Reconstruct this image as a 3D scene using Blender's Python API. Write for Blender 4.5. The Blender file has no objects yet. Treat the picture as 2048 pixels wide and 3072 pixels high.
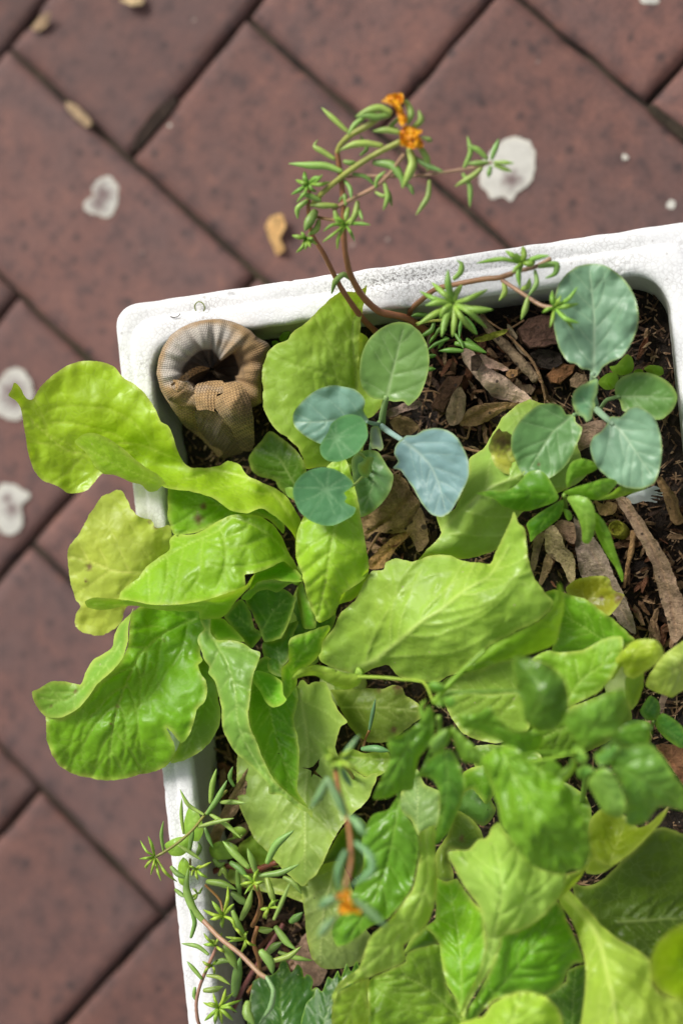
import bpy, bmesh, math, random
import numpy as np
from mathutils import Vector, Matrix, noise
from mathutils.geometry import delaunay_2d_cdt

R_ = math.radians
sc = bpy.context.scene
COL = sc.collection
random.seed(7); RNG = np.random.default_rng(7)

# ------------------------------------------------------------------ camera
IW, IH, FPX = 2048.0, 3072.0, 4500.0          # photograph size, focal length in its pixels
PITCH, ROLL, CAMZ = -0.0115012, 0.2378584, 0.9228723
CX_, SX_, CY_, SY_ = math.cos(PITCH), math.sin(PITCH), math.cos(ROLL), math.sin(ROLL)
RC = np.array([[CY_, 0, SY_], [0, 1, 0], [-SY_, 0, CY_]]) @ np.array([[1, 0, 0], [0, CX_, -SX_], [0, SX_, CX_]])
CAMP = np.array([0.0, 0.0, CAMZ])
cd = bpy.data.cameras.new('camera'); cam = bpy.data.objects.new('camera', cd); COL.objects.link(cam)
m4 = Matrix.Identity(4)
for i in range(3):
    for j in range(3): m4[i][j] = RC[i][j]
    m4[i][3] = CAMP[i]
cam.matrix_world = m4
cd.sensor_fit = 'HORIZONTAL'; cd.sensor_width = 24.0; cd.lens = FPX / IW * 24.0
cd.clip_start = 0.02; cd.clip_end = 100.0
cd.dof.use_dof = True; cd.dof.focus_distance = 0.738; cd.dof.aperture_fstop = 3.1; cd.dof.aperture_blades = 9
sc.camera = cam

# ------------------------------------------------------------------ sky, sun, exposure
SUN_EL, SUN_AZ = R_(44), R_(318)       # high, from the upper left of the picture
wd = bpy.data.worlds.new('World'); sc.world = wd; wd.use_nodes = True
nt = wd.node_tree; nt.nodes.clear()
sky = nt.nodes.new('ShaderNodeTexSky'); sky.sky_type = 'NISHITA'; sky.sun_disc = False
sky.sun_elevation = SUN_EL; sky.sun_rotation = SUN_AZ; sky.air_density = 1.0; sky.dust_density = 4.0; sky.ozone_density = 1.0
hs = nt.nodes.new('ShaderNodeHueSaturation'); hs.inputs['Saturation'].default_value = 0.22
bg = nt.nodes.new('ShaderNodeBackground'); bg.inputs['Strength'].default_value = 0.055
ow = nt.nodes.new('ShaderNodeOutputWorld')
nt.links.new(sky.outputs[0], hs.inputs['Color']); nt.links.new(hs.outputs[0], bg.inputs[0]); nt.links.new(bg.outputs[0], ow.inputs[0])
sd = bpy.data.lights.new('sun', 'SUN'); sd.energy = 1.5; sd.angle = R_(20); sd.color = (1.0, 0.96, 0.9)
sun = bpy.data.objects.new('sun', sd); COL.objects.link(sun)
sdir = Vector((math.sin(SUN_AZ) * math.cos(SUN_EL), math.cos(SUN_AZ) * math.cos(SUN_EL), math.sin(SUN_EL)))
sun.rotation_euler = (-sdir).to_track_quat('-Z', 'Y').to_euler()
sun.location = sdir * 3
vs = sc.view_settings; vs.view_transform = 'Standard'; vs.look = 'None'; vs.gamma = 1.0; vs.exposure = 1.06; vs.use_curve_mapping = False
sc.render.engine = 'CYCLES'
sc.cycles.use_denoising = True
sc.cycles.max_bounces = 8; sc.cycles.transmission_bounces = 6; sc.cycles.diffuse_bounces = 5
sc.cycles.sample_clamp_indirect = 6.0

# ------------------------------------------------------------------ measuring: a place in the photograph + a height -> a point of the place
CROPS = dict(A=(0, 1050, .5), B=(0, 1750, .5), C=(500, 1400, .5), D=(784, 900, .5), E=(1264, 750, .5), F=(1264, 1450, .5),
             G=(1264, 2288, .5), H=(500, 2000, .5), I=(400, 2288, .5), J=(780, 230, .5), L=(840, 2288, .5),
             S=(420, 900, 480 / 1568), V=(800, 1500, 1024 / 1568), W=(1024, 2048, 1024 / 1568), X=(0, 0, 1024 / 1568),
             Y=(1024, 0, 1024 / 1568), Q=(0, 0, 1.0), N=(0, 0, 2048 / 1568))
def K(spec):
    """[ 'A', (x,y[,z]), ..., 'C', (x,y[,z]) ... ] -> list of tuples in photograph pixels"""
    out = []; o = CROPS['Q']
    for s in spec:
        if isinstance(s, str): o = CROPS[s]
        else: out.append((o[0] + s[0] * o[2], o[1] + s[1] * o[2]) + tuple(s[2:]))
    return out
def un(x, y, z):
    """arrays of pixels and heights in metres -> world points"""
    x = np.asarray(x, float); y = np.asarray(y, float); z = np.asarray(z, float)
    d = np.stack([(x - IW / 2) / FPX, -(y - IH / 2) / FPX, -np.ones_like(x)], -1) @ RC.T
    t = (z - CAMP[2]) / d[..., 2]
    return CAMP + d * t[..., None]
def pxm(z): return (CAMZ - z) / CY_ / FPX      # metres per photograph pixel at a height (about)

# ------------------------------------------------------------------ objects
def link(o, parent=None):
    COL.objects.link(o)
    if parent is not None: o.parent = parent
    return o
def tag(o, label=None, cat=None, group=None, kind=None):
    if label: o['label'] = label
    if cat: o['category'] = cat
    if group: o['group'] = group
    if kind: o['kind'] = kind
    return o
def thing(name, label, cat, loc=(0, 0, 0), group=None):
    o = bpy.data.objects.new(name, None); o.empty_display_size = .02; o.location = loc
    link(o); return tag(o, label, cat, group)
def mesh_obj(name, V, Fc, mat, parent=None, color=None, attrs=None, smooth=True, edges=()):
    me = bpy.data.meshes.new(name); me.from_pydata([tuple(v) for v in V], list(edges), [tuple(f) for f in Fc])
    me.validate(); me.update()
    if smooth: me.polygons.foreach_set('use_smooth', [True] * len(me.polygons))
    if attrs:
        for k, a in attrs.items():
            at = me.attributes.new(k, 'FLOAT', 'POINT'); at.data.foreach_set('value', np.asarray(a, np.float32))
    if mat is not None: me.materials.append(mat)
    o = bpy.data.objects.new(name, me); link(o)
    if parent is not None:
        o.parent = parent; o.matrix_parent_inverse = Matrix.Translation(-Vector(parent.location))
    if color is not None: o.color = (color[0], color[1], color[2], 1.0)
    return o

# ------------------------------------------------------------------ materials
def new_mat(name):
    m = bpy.data.materials.new(name); m.use_nodes = True; t = m.node_tree; t.nodes.clear()
    out = t.nodes.new('ShaderNodeOutputMaterial'); return m, t, out
def N(t, typ, **kw):
    n = t.nodes.new(typ)
    for k, v in kw.items():
        if k in n.inputs: n.inputs[k].default_value = v
        else: setattr(n, k, v)
    return n
def L(t, a, b): t.links.new(a, b)
def ramp(t, fac, stops, interp='LINEAR'):
    r = t.nodes.new('ShaderNodeValToRGB'); r.color_ramp.interpolation = interp
    els = r.color_ramp.elements
    while len(els) < len(stops): els.new(0.5)
    for e, (p, c) in zip(els, stops):
        e.position = p; e.color = (c if len(c) == 4 else (*c, 1)) if not isinstance(c, (int, float)) else (c, c, c, 1)
    L(t, fac, r.inputs[0]); return r.outputs[0]
def mix(t, fac, a, b, blend='MIX'):
    n = t.nodes.new('ShaderNodeMix'); n.data_type = 'RGBA'; n.blend_type = blend
    for s, v in ((n.inputs[0], fac), (n.inputs[6], a), (n.inputs[7], b)):
        if hasattr(v, 'is_linked'): L(t, v, s)
        elif isinstance(v, (int, float)): s.default_value = v
        else: s.default_value = (*v, 1) if len(v) == 3 else v
    return n.outputs[2]
def math_(t, op, a, b=None, clamp=False):
    n = t.nodes.new('ShaderNodeMath'); n.operation = op; n.use_clamp = clamp
    for s, v in ((n.inputs[0], a), (n.inputs[1], b)):
        if v is None: continue
        if hasattr(v, 'is_linked'): L(t, v, s)
        else: s.default_value = v
    return n.outputs[0]
def attr(t, name):
    a = t.nodes.new('ShaderNodeAttribute'); a.attribute_name = name; return a.outputs['Fac']
def ocoord(t): return N(t, 'ShaderNodeTexCoord').outputs['Object']
def noise_t(t, co, scale, detail=3, rough=.55, dist=0):
    n = N(t, 'ShaderNodeTexNoise'); n.inputs['Scale'].default_value = scale; n.inputs['Detail'].default_value = detail
    n.inputs['Roughness'].default_value = rough; n.inputs['Distortion'].default_value = dist; L(t, co, n.inputs['Vector']); return n.outputs['Fac']
def voro(t, co, scale, feat='F1', rnd=1.0):
    n = N(t, 'ShaderNodeTexVoronoi'); n.feature = feat; n.inputs['Scale'].default_value = scale; n.inputs['Randomness'].default_value = rnd
    L(t, co, n.inputs['Vector']); return n.outputs['Distance'], (n.outputs['Color'] if feat == 'F1' else None)
def bump(t, h, strength, dist, normal=None):
    b = N(t, 'ShaderNodeBump'); b.inputs['Strength'].default_value = strength; b.inputs['Distance'].default_value = dist
    L(t, h, b.inputs['Height'])
    if normal is not None: L(t, normal, b.inputs['Normal'])
    return b.outputs[0]

def leaf_material(name, veinc, edgec, palec, rough=.42, spec=.4, trans=.38, tertiary=.5, cell=230., wax=0., mottle=.35, bstr=.5, gain=1.0):
    m, t, out = new_mat(name); co = ocoord(t)
    base = N(t, 'ShaderNodeObjectInfo').outputs['Color']
    if gain != 1: base = mix(t, 1.0, base, (gain * .98, gain, gain * 1.1), 'MULTIPLY')
    n1 = noise_t(t, co, 45, 3); n2 = noise_t(t, co, 260, 3)
    v1 = math_(t, 'MULTIPLY_ADD', math_(t, 'SUBTRACT', n1, .5), mottle * 2.2); v1.node.inputs[2].default_value = 1.0
    base = mix(t, 1.0, base, v1, 'MULTIPLY')
    v2 = math_(t, 'MULTIPLY_ADD', math_(t, 'SUBTRACT', n2, .5), mottle * .7); v2.node.inputs[2].default_value = 1.0
    base = mix(t, 1.0, base, v2, 'MULTIPLY')
    # patches that lean to yellow
    yel = ramp(t, noise_t(t, co, 28, 2), [(.45, 0), (.75, 1)])
    base = mix(t, math_(t, 'MULTIPLY', yel, .35 * (1 if wax == 0 else .15)), base, mix(t, 1.0, base, (1.22, 1.06, .7), 'MULTIPLY'))
    # small net of veins
    dn, _ = voro(t, co, cell, 'DISTANCE_TO_EDGE'); net = ramp(t, dn, [(0., 1), (.075, 0)])
    netm = math_(t, 'MULTIPLY', math_(t, 'MULTIPLY', net, tertiary), ramp(t, noise_t(t, co, 60, 2), [(.38, 0), (.62, 1)]))
    base = mix(t, math_(t, 'MULTIPLY', netm, .22), base, veinc)
    base = mix(t, math_(t, 'MULTIPLY', attr(t, 'pale'), .6), base, palec)
    vc = mix(t, .4 if wax == 0 else .6, mix(t, 1.0, base, (1.75, 1.5, 1.9), 'MULTIPLY'), veinc)
    base = mix(t, math_(t, 'MULTIPLY', attr(t, 'vein'), .8 if wax == 0 else .55), base, vc)
    base = mix(t, math_(t, 'MULTIPLY', attr(t, 'edge'), .7), base, edgec)
    # little scars, specks and pale nicks
    d2, c2 = voro(t, co, 150); sp = ramp(t, d2, [(.0, 1), (.075, 1), (.1, 0)])
    pick = ramp(t, math_(t, 'FRACT', math_(t, 'MULTIPLY', N_sep(t, c2), 7.3)), [(.90, 0), (.91, 1)], 'CONSTANT')
    base = mix(t, math_(t, 'MULTIPLY', math_(t, 'MULTIPLY', sp, pick), .55), base, (.55, .55, .3))
    d3, c3 = voro(t, co, 90); sp3 = ramp(t, d3, [(.0, 1), (.028, 1), (.04, 0)])
    pk3 = ramp(t, N_sep(t, c3), [(.80, 0), (.81, 1)], 'CONSTANT')
    base = mix(t, math_(t, 'MULTIPLY', math_(t, 'MULTIPLY', sp3, pk3), .8), base, (.02, .02, .01))
    # spoilt patches where the leaf carries them
    base = mix(t, attr(t, 'brown'), base, mix(t, noise_t(t, co, 400, 2), (.09, .045, .012), (.3, .2, .09)))
    p = N(t, 'ShaderNodeBsdfPrincipled'); L(t, base, p.inputs['Base Color'])
    rr = ramp(t, noise_t(t, co, 70, 2), [(.35, rough - .1), (.65, rough + .12)]); L(t, rr, p.inputs['Roughness'])
    p.inputs['Specular IOR Level'].default_value = spec
    if wax:
        p.inputs['Sheen Weight'].default_value = wax; p.inputs['Sheen Roughness'].default_value = .6
    h = math_(t, 'ADD', math_(t, 'MULTIPLY', ramp(t, dn, [(0., 0), (.3, 1)]), .6), math_(t, 'MULTIPLY', n2, .55))
    nb = bump(t, h, bstr, .0005); L(t, nb, p.inputs['Normal'])
    tr = N(t, 'ShaderNodeBsdfTranslucent'); L(t, nb, tr.inputs['Normal'])
    tc = mix(t, 1.0, base, (1.3, 1.3, .3) if wax == 0 else (1.1, 1.15, .6), 'MULTIPLY'); L(t, tc, tr.inputs['Color'])
    ms = N(t, 'ShaderNodeMixShader'); ms.inputs[0].default_value = trans
    L(t, p.outputs[0], ms.inputs[1]); L(t, tr.outputs[0], ms.inputs[2]); L(t, ms.outputs[0], out.inputs[0])
    return m
def N_sep(t, c):
    s = t.nodes.new('ShaderNodeSeparateColor'); L(t, c, s.inputs[0]); return s.outputs[0]

M = {}
M['lettuce'] = leaf_material('lettuce leaf', (.56, .68, .28), (.60, .70, .15), (.42, .60, .19), rough=.42, spec=.45, trans=.36, tertiary=.55, cell=210, mottle=.24, bstr=.35, gain=1.36)
M['kale'] = leaf_material('cabbage seedling leaf', (.50, .62, .36), (.40, .52, .12), (.45, .55, .4), rough=.42, spec=.42, trans=.2, tertiary=.15, cell=160, wax=.12, mottle=.22, bstr=.25, gain=1.15)
M['herb'] = leaf_material('smooth seedling leaf', (.34, .52, .12), (.30, .48, .06), (.36, .5, .14), rough=.33, spec=.5, trans=.32, tertiary=.3, cell=170, mottle=.28, bstr=.35, gain=1.15)
M['nast'] = leaf_material('nasturtium leaf', (.38, .56, .30), (.2, .42, .12), (.4, .55, .3), rough=.5, spec=.3, trans=.22, tertiary=.2, cell=220, wax=.08, mottle=.2, bstr=.25)

def succulent(name):
    m, t, out = new_mat(name); co = ocoord(t)
    base = N(t, 'ShaderNodeObjectInfo').outputs['Color']
    v = math_(t, 'MULTIPLY_ADD', math_(t, 'SUBTRACT', noise_t(t, co, 180, 3), .5), .7); v.node.inputs[2].default_value = 1.0
    base = mix(t, 1.0, base, v, 'MULTIPLY')
    base = mix(t, math_(t, 'MULTIPLY', attr(t, 'tip'), .55), base, mix(t, 1.0, base, (.75, .9, .8), 'MULTIPLY'))
    p = N(t, 'ShaderNodeBsdfPrincipled'); L(t, base, p.inputs['Base Color']); p.inputs['Roughness'].default_value = .42
    p.inputs['Subsurface Weight'].default_value = .25; p.inputs['Subsurface Radius'].default_value = (.5, .8, .2); p.inputs['Subsurface Scale'].default_value = .002
    p.inputs['Specular IOR Level'].default_value = .45
    L(t, bump(t, noise_t(t, co, 900, 2), .25, .0004), p.inputs['Normal']); L(t, p.outputs[0], out.inputs[0]); return m
M['succ'] = succulent('moss rose leaf')
M['stem'] = succulent('moss rose stem')

def dry_material(name, grain=500., spots=0.):
    m, t, out = new_mat(name); co = ocoord(t)
    base = mix(t, 1.0, N(t, 'ShaderNodeObjectInfo').outputs['Color'], (1.22, 1.2, 1.15), 'MULTIPLY')
    n1 = noise_t(t, co, 90, 4, .65); n2 = noise_t(t, co, grain, 4, .7)
    v = math_(t, 'MULTIPLY_ADD', math_(t, 'SUBTRACT', n1, .5), 2.0); v.node.inputs[2].default_value = 1.0
    base = mix(t, 1.0, base, v, 'MULTIPLY')
    v = math_(t, 'MULTIPLY_ADD', math_(t, 'SUBTRACT', n2, .5), 1.5); v.node.inputs[2].default_value = 1.0
    base = mix(t, 1.0, base, v, 'MULTIPLY')
    base = mix(t, math_(t, 'MULTIPLY', attr(t, 'vein'), .5), base, mix(t, 1.0, base, (1.7, 1.6, 1.4), 'MULTIPLY'))
    d, c = voro(t, co, 240 if spots < .5 else 170); sp = ramp(t, d, [(0, 1), (.16 if spots < .5 else .22, 1), (.24 if spots < .5 else .3, 0)])
    pk = ramp(t, N_sep(t, c), [(.83 - .4 * spots, 0), (.84 - .4 * spots, 1)], 'CONSTANT')
    base = mix(t, math_(t, 'MULTIPLY', math_(t, 'MULTIPLY', sp, pk), .8), base, (.03, .025, .025))
    p = N(t, 'ShaderNodeBsdfPrincipled'); L(t, base, p.inputs['Base Color']); p.inputs['Roughness'].default_value = .75
    p.inputs['Specular IOR Level'].default_value = .25
    L(t, bump(t, math_(t, 'ADD', n1, n2), .9, .003), p.inputs['Normal']); L(t, p.outputs[0], out.inputs[0]); return m
M['dry'] = dry_material('dry leaf and bark')
M['spotted'] = dry_material('spotted dry gum leaf', spots=1.0)

# ------------------------------------------------------------------ curves and sheets
def catmull(P, step, closed=False):
    P = np.asarray(P, float); n = len(P)
    if not closed and n == 2:
        k = max(2, int(np.linalg.norm(P[1] - P[0]) / step) + 1); s = np.linspace(0, 1, k)[:, None]; return P[0] * (1 - s) + P[1] * s
    out = []
    rng = range(n) if closed else range(n - 1)
    for i in rng:
        if closed: p0, p1, p2, p3 = P[i - 1], P[i], P[(i + 1) % n], P[(i + 2) % n]
        else: p0, p1, p2, p3 = P[max(i - 1, 0)], P[i], P[i + 1], P[min(i + 2, n - 1)]
        d = np.linalg.norm((p2 - p1)[:2]); k = max(1, int(round(d / step)))
        # centripetal-like damping keeps corners from overshooting
        l0 = np.linalg.norm((p1 - p0)[:2]); l2 = np.linalg.norm((p3 - p2)[:2])
        m1 = (p2 - p0) * .5 * min(1, 1.6 * d / (l0 + d + 1e-6)); m2 = (p3 - p1) * .5 * min(1, 1.6 * d / (l2 + d + 1e-6))
        for j in range(k):
            s = j / k; s2 = s * s; s3 = s2 * s
            out.append((2 * s3 - 3 * s2 + 1) * p1 + (s3 - 2 * s2 + s) * m1 + (-2 * s3 + 3 * s2) * p2 + (s3 - s2) * m2)
    if not closed: out.append(P[-1])
    return np.array(out)
def inside(px, py, poly):
    x0, y0 = poly[:, 0], poly[:, 1]; x1, y1 = np.roll(x0, -1), np.roll(y0, -1)
    if len(px) == 1:
        X, Y = px[0], py[0]; k = (y0 > Y) != (y1 > Y)
        return np.array([bool((X < (x1[k] - x0[k]) * (Y - y0[k]) / (y1[k] - y0[k]) + x0[k]).sum() & 1)])
    c = np.zeros(len(px), bool)
    for a, b, d, e in zip(x0, y0, x1, y1):
        if b == e: continue
        k = ((b > py) != (e > py)) & (px < (d - a) * (py - b) / (e - b) + a); c ^= k
    return c
def seg_dist(px, py, segs):
    """distance of points to segments [(x0,y0,x1,y1,w)] -> best of exp(-(d/w)^2)*s"""
    best = np.zeros(len(px))
    for x0, y0, x1, y1, w, s in segs:
        m = (px > min(x0, x1) - 3 * w) & (px < max(x0, x1) + 3 * w) & (py > min(y0, y1) - 3 * w) & (py < max(y0, y1) + 3 * w)
        if not m.any(): continue
        X, Y = px[m], py[m]; dx, dy = x1 - x0, y1 - y0; t = np.clip(((X - x0) * dx + (Y - y0) * dy) / (dx * dx + dy * dy + 1e-9), 0, 1)
        d = np.hypot(X - x0 - t * dx, Y - y0 - t * dy); best[m] = np.maximum(best[m], s * np.exp(-(d / w) ** 2))
    return best
def tps(ctrl):
    C = np.asarray(ctrl, float); n = len(C)
    if n < 3:
        zm = C[:, 2].mean()
        if n == 2:
            d = C[1, :2] - C[0, :2]; q = d @ d
            return lambda x, y: C[0, 2] + (C[1, 2] - C[0, 2]) * np.clip(((x - C[0, 0]) * d[0] + (y - C[0, 1]) * d[1]) / q, -.1, 1.1)
        return lambda x, y: np.full(len(x), zm)
    xy = C[:, :2] / 100.; D = np.linalg.norm(xy[:, None] - xy[None], axis=2)
    Kk = np.where(D > 0, D * D * np.log(D + 1e-12), 0) + np.eye(n) * .02
    Pm = np.c_[np.ones(n), xy]; A = np.block([[Kk, Pm], [Pm.T, np.zeros((3, 3))]])
    w = np.linalg.lstsq(A, np.r_[C[:, 2], 0, 0, 0], rcond=1e-9)[0]
    lo, hi = C[:, 2].min() - .5, C[:, 2].max() + .5
    def f(x, y):
        q = np.c_[x, y] / 100.; d = np.linalg.norm(q[:, None] - xy[None], axis=2)
        z = np.where(d > 0, d * d * np.log(d + 1e-12), 0) @ w[:n] + w[n] + q @ w[n + 1:]
        return np.clip(z, lo, hi)
    return f
def nz(x, y, s, seed=0.):
    return np.array([noise.noise(Vector((a * s, b * s, seed))) for a, b in zip(x, y)])

def make_veins(poly, rib, wm, ns, ang=52, ws=2.6, seed=0, fork=True):
    rr = random.Random(seed)
    rib = catmull(rib, 8); segs = []
    n = len(rib)
    for i in range(n - 1):
        t = i / max(1, n - 1); segs.append((*rib[i], *rib[i + 1], max(2.0, wm * (1 - .75 * t)), 1.0))
    Ltot = np.linalg.norm(np.diff(rib, axis=0), axis=1).sum()
    starts = []
    for k in range(ns):
        t = (k + .6) / (ns + .6)
        for sd in (-1, 1): starts.append((min(.97, max(.03, t + rr.uniform(-.03, .03))), sd))
    for t, sd in starts:
        i = min(n - 2, int(t * (n - 1))); p = rib[i].copy(); tg = rib[min(n - 1, i + 3)] - rib[max(0, i - 2)]
        a0 = math.atan2(tg[1], tg[0]); a = a0 + sd * R_(ang * (1.1 - .35 * t) + rr.uniform(-6, 6)); st = 7.; ln = 0
        bend = -sd * R_(rr.uniform(.6, 1.6)); mx = Ltot * .75
        while ln < mx:
            q = p + st * np.array([math.cos(a), math.sin(a)])
            if not inside(q[:1], q[1:], poly)[0]: break
            f = 1 - ln / mx; segs.append((*p, *q, max(1.5, ws * f), .18 + .42 * f))
            if fork and rr.random() < .10 and ln > 15:
                b = a + rr.choice((-1, 1)) * R_(38); pp = q.copy(); bl = 0
                while bl < 55:
                    qq = pp + st * np.array([math.cos(b), math.sin(b)])
                    if not inside(qq[:1], qq[1:], poly)[0]: break
                    segs.append((*pp, *qq, 1.6, .2)); pp = qq; bl += st; b += R_(rr.uniform(-7, 7))
            p = q; a += bend + R_(rr.uniform(-5, 5)); ln += st
    return segs

SHEETS = 0; ZS = 0.
def zlift(z): return z + ZS * np.clip((np.asarray(z, float) - 18.5) / 7., 0, 1.3)
def sheet(outline, zc, rib=None, wm=6, ns=7, veins=True, bul=.05, ruf=.12, jag=1.5, sp=6.5, pale=0., cup=0., hole=None,
          smooth=True, vsign=-1, radial=None, edgew=9., brown=None, wl=70., step=5., ang=52, bulwl=45.):
    """one leaf surface: outline and control heights (centimetres) measured in the photograph -> vertices, triangles, attributes"""
    global SHEETS; SHEETS += 1; seed = SHEETS * 3.17
    O = np.array([p[:2] for p in K(outline)], float)
    P = catmull(O, step, True) if smooth else O
    if jag:
        nrm = np.roll(P, -1, 0) - np.roll(P, 1, 0); nrm = np.stack([nrm[:, 1], -nrm[:, 0]], 1) / (np.linalg.norm(nrm, axis=1)[:, None] + 1e-9)
        s = np.arange(len(P)) * step
        a = np.array([noise.noise(Vector((v * .045, seed, 0))) * 1.4 + noise.noise(Vector((v * .16, seed, 4))) * .9 for v in s]); P = P + nrm * (a * jag)[:, None]
    keep = np.r_[True, np.linalg.norm(np.diff(P, axis=0), axis=1) > .8]; P = P[keep]
    nb = len(P); x0, y0 = P.min(0); x1, y1 = P.max(0)
    gx, gy = np.meshgrid(np.arange(x0, x1, sp), np.arange(y0, y1, sp * .866)); gx = gx + (np.arange(gx.shape[0]) % 2)[:, None] * sp * .5
    gx, gy = gx.ravel() + RNG.uniform(-.12, .12, gx.size) * sp, gy.ravel() + RNG.uniform(-.12, .12, gy.size) * sp
    k = inside(gx, gy, P); gx, gy = gx[k], gy[k]
    if len(gx):
        dm = np.full(len(gx), 1e9)
        for a, b in P: dm = np.minimum(dm, (gx - a) ** 2 + (gy - b) ** 2)
        k = dm > (sp * .55) ** 2; gx, gy = gx[k], gy[k]
    pts = [Vector(p) for p in P] + [Vector((a, b)) for a, b in zip(gx, gy)]
    edges = [(i, (i + 1) % nb) for i in range(nb)]
    Hp = None
    if hole:
        Hp = np.array([p[:2] for p in K(hole)], float); h0 = len(pts); pts += [Vector(p) for p in Hp]
        edges += [(h0 + i, h0 + (i + 1) % len(Hp)) for i in range(len(Hp))]
    r = delaunay_2d_cdt(pts, edges, [], 1 if False else 0, 1e-4, False)
    V2 = np.array([tuple(v) for v in r[0]]); T = np.array([f for f in r[2] if len(f) == 3])
    cen = V2[T].mean(1); k = inside(cen[:, 0], cen[:, 1], P)
    if Hp is not None: k &= ~inside(cen[:, 0], cen[:, 1], Hp)
    T = T[k]; used = np.unique(T); mp = -np.ones(len(V2), int); mp[used] = np.arange(len(used)); V2 = V2[used]; T = mp[T]
    x, y = V2[:, 0], V2[:, 1]
    z = tps(K(zc))(x, y)
    ed = np.full(len(x), 1e9)
    for i in range(nb):
        a = P[i]; b = P[(i + 1) % nb]; d = b - a; t = np.clip(((x - a[0]) * d[0] + (y - a[1]) * d[1]) / (d @ d + 1e-9), 0, 1)
        ed = np.minimum(ed, np.hypot(x - a[0] - t * d[0], y - a[1] - t * d[1]))
    big = max(20., ed.max())
    if cup: z = z + cup * (1 - np.clip(ed / big, 0, 1)) ** 2
    if ruf:
        z = z + 1.9 * ruf * np.exp(-ed / (big * .45)) * (nz(x, y, 1 / wl, seed) * 1.6 + .6 * nz(x, y, 2.3 / wl, seed + 9))
    vein = np.zeros(len(x)); wide = None
    if rib is not None and veins:
        rp = np.array([p[:2] for p in K(rib)], float)
        sg_ = make_veins(P, rp, wm, ns, seed=SHEETS, ang=ang); vein = seg_dist(x, y, sg_)
        if bul: wide = seg_dist(x, y, [(a_, b_, c_, d_, w_ * 1.3 + 6.5, min(1, .35 + s_)) for a_, b_, c_, d_, w_, s_ in sg_])
    if radial is not None:
        c = K(radial)[0]; segs = []; na = 9
        for q in range(na):
            a = 2 * math.pi * q / na + RNG.uniform(-.12, .12); p = np.array(c[:2]); ln = 0
            while ln < 200:
                qn = p + 6 * np.array([math.cos(a), math.sin(a)])
                if not inside(qn[:1], qn[1:], P)[0]: break
                segs.append((*p, *qn, max(1.8, 4.2 * (1 - ln / 130)), max(.3, .85 * (1 - ln / 170)))); p = qn; ln += 6; a += RNG.uniform(-.07, .07)
        segs.append((c[0], c[1], c[0] + .5, c[1], 7., 1.2)); vein = np.clip(seg_dist(x, y, segs), 0, 1)
    if bul:
        b = nz(x, y, 1 / bulwl, seed + 3); b2 = nz(x, y, 2.2 / bulwl, seed + 5)
        z = z + bul * (1 - .7 * vein) * (1.3 * b + .3 * b2) * np.clip(ed / 14, .25, 1)
        z = z + vsign * bul * .7 * vein
        if wide is not None: z = z + vsign * .8 * (bul + .02) * wide
    att = dict(vein=np.clip(vein, 0, 1), edge=np.exp(-(ed / edgew) ** 2) * (.55 + .45 * np.clip(nz(x, y, .03, seed + 1) * 2 + .5, 0, 1)), pale=np.full(len(x), float(pale)))
    br = np.zeros(len(x))
    if brown:
        for bx, by, brd in K(brown):
            br = np.maximum(br, np.clip(1.25 - np.hypot(x - bx, y - by) / (brd * (1 + .9 * nz(x, y, .09, seed + 7))), 0, 1))
    att['brown'] = np.clip(br, 0, 1)
    return un(x, y, zlift(z) / 100.), T, att
RCUP = random.Random(5)
def leaf(parent, mat, color, *sheets, name='leaf', label=None, petiole=None):
    """join the surfaces of one leaf (blade, folded-over margin, stalk) into one mesh"""
    Vs, Ts, At, off = [], [], {}, 0
    for s in sheets:
        if isinstance(s, dict):
            if mat == 'lettuce' and 'cup' not in s and s is sheets[0]: s['cup'] = RCUP.choice((-.38, -.3, .22)) * (1 if len(sheets) == 1 else .5)
            if mat == 'herb' and 'cup' not in s: s['cup'] = -.2
            s = sheet(**s)
        V, T, a = s; Vs.append(V); Ts.append(np.asarray(T) + off) if len(T) else None; off += len(V)
        for k in ('vein', 'edge', 'pale', 'brown'): At.setdefault(k, []).append(a.get(k, np.zeros(len(V))))
    if petiole is not None:
        V, F4 = tube_geo(petiole['pts'], petiole['w'], taper=petiole.get('taper', (1, .7)), flat=petiole.get('flat', .6), rings=7)
        F3 = [];
        for f in F4:
            F3 += [(f[0], f[1], f[2]), (f[0], f[2], f[3])] if len(f) == 4 else [tuple(f[:3])]
        Vs.append(V); Ts.append(np.array(F3) + off); off += len(V)
        for k in ('vein', 'edge', 'pale', 'brown'): At[k].append(np.full(len(V), petiole.get(k, .45 if k == 'vein' else 0.)))
    o = mesh_obj(name, np.vstack(Vs), np.vstack(Ts), M[mat] if isinstance(mat, str) else mat, parent, color, {k: np.concatenate(v) for k, v in At.items()})
    if label: o['label'] = label
    return o

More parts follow.
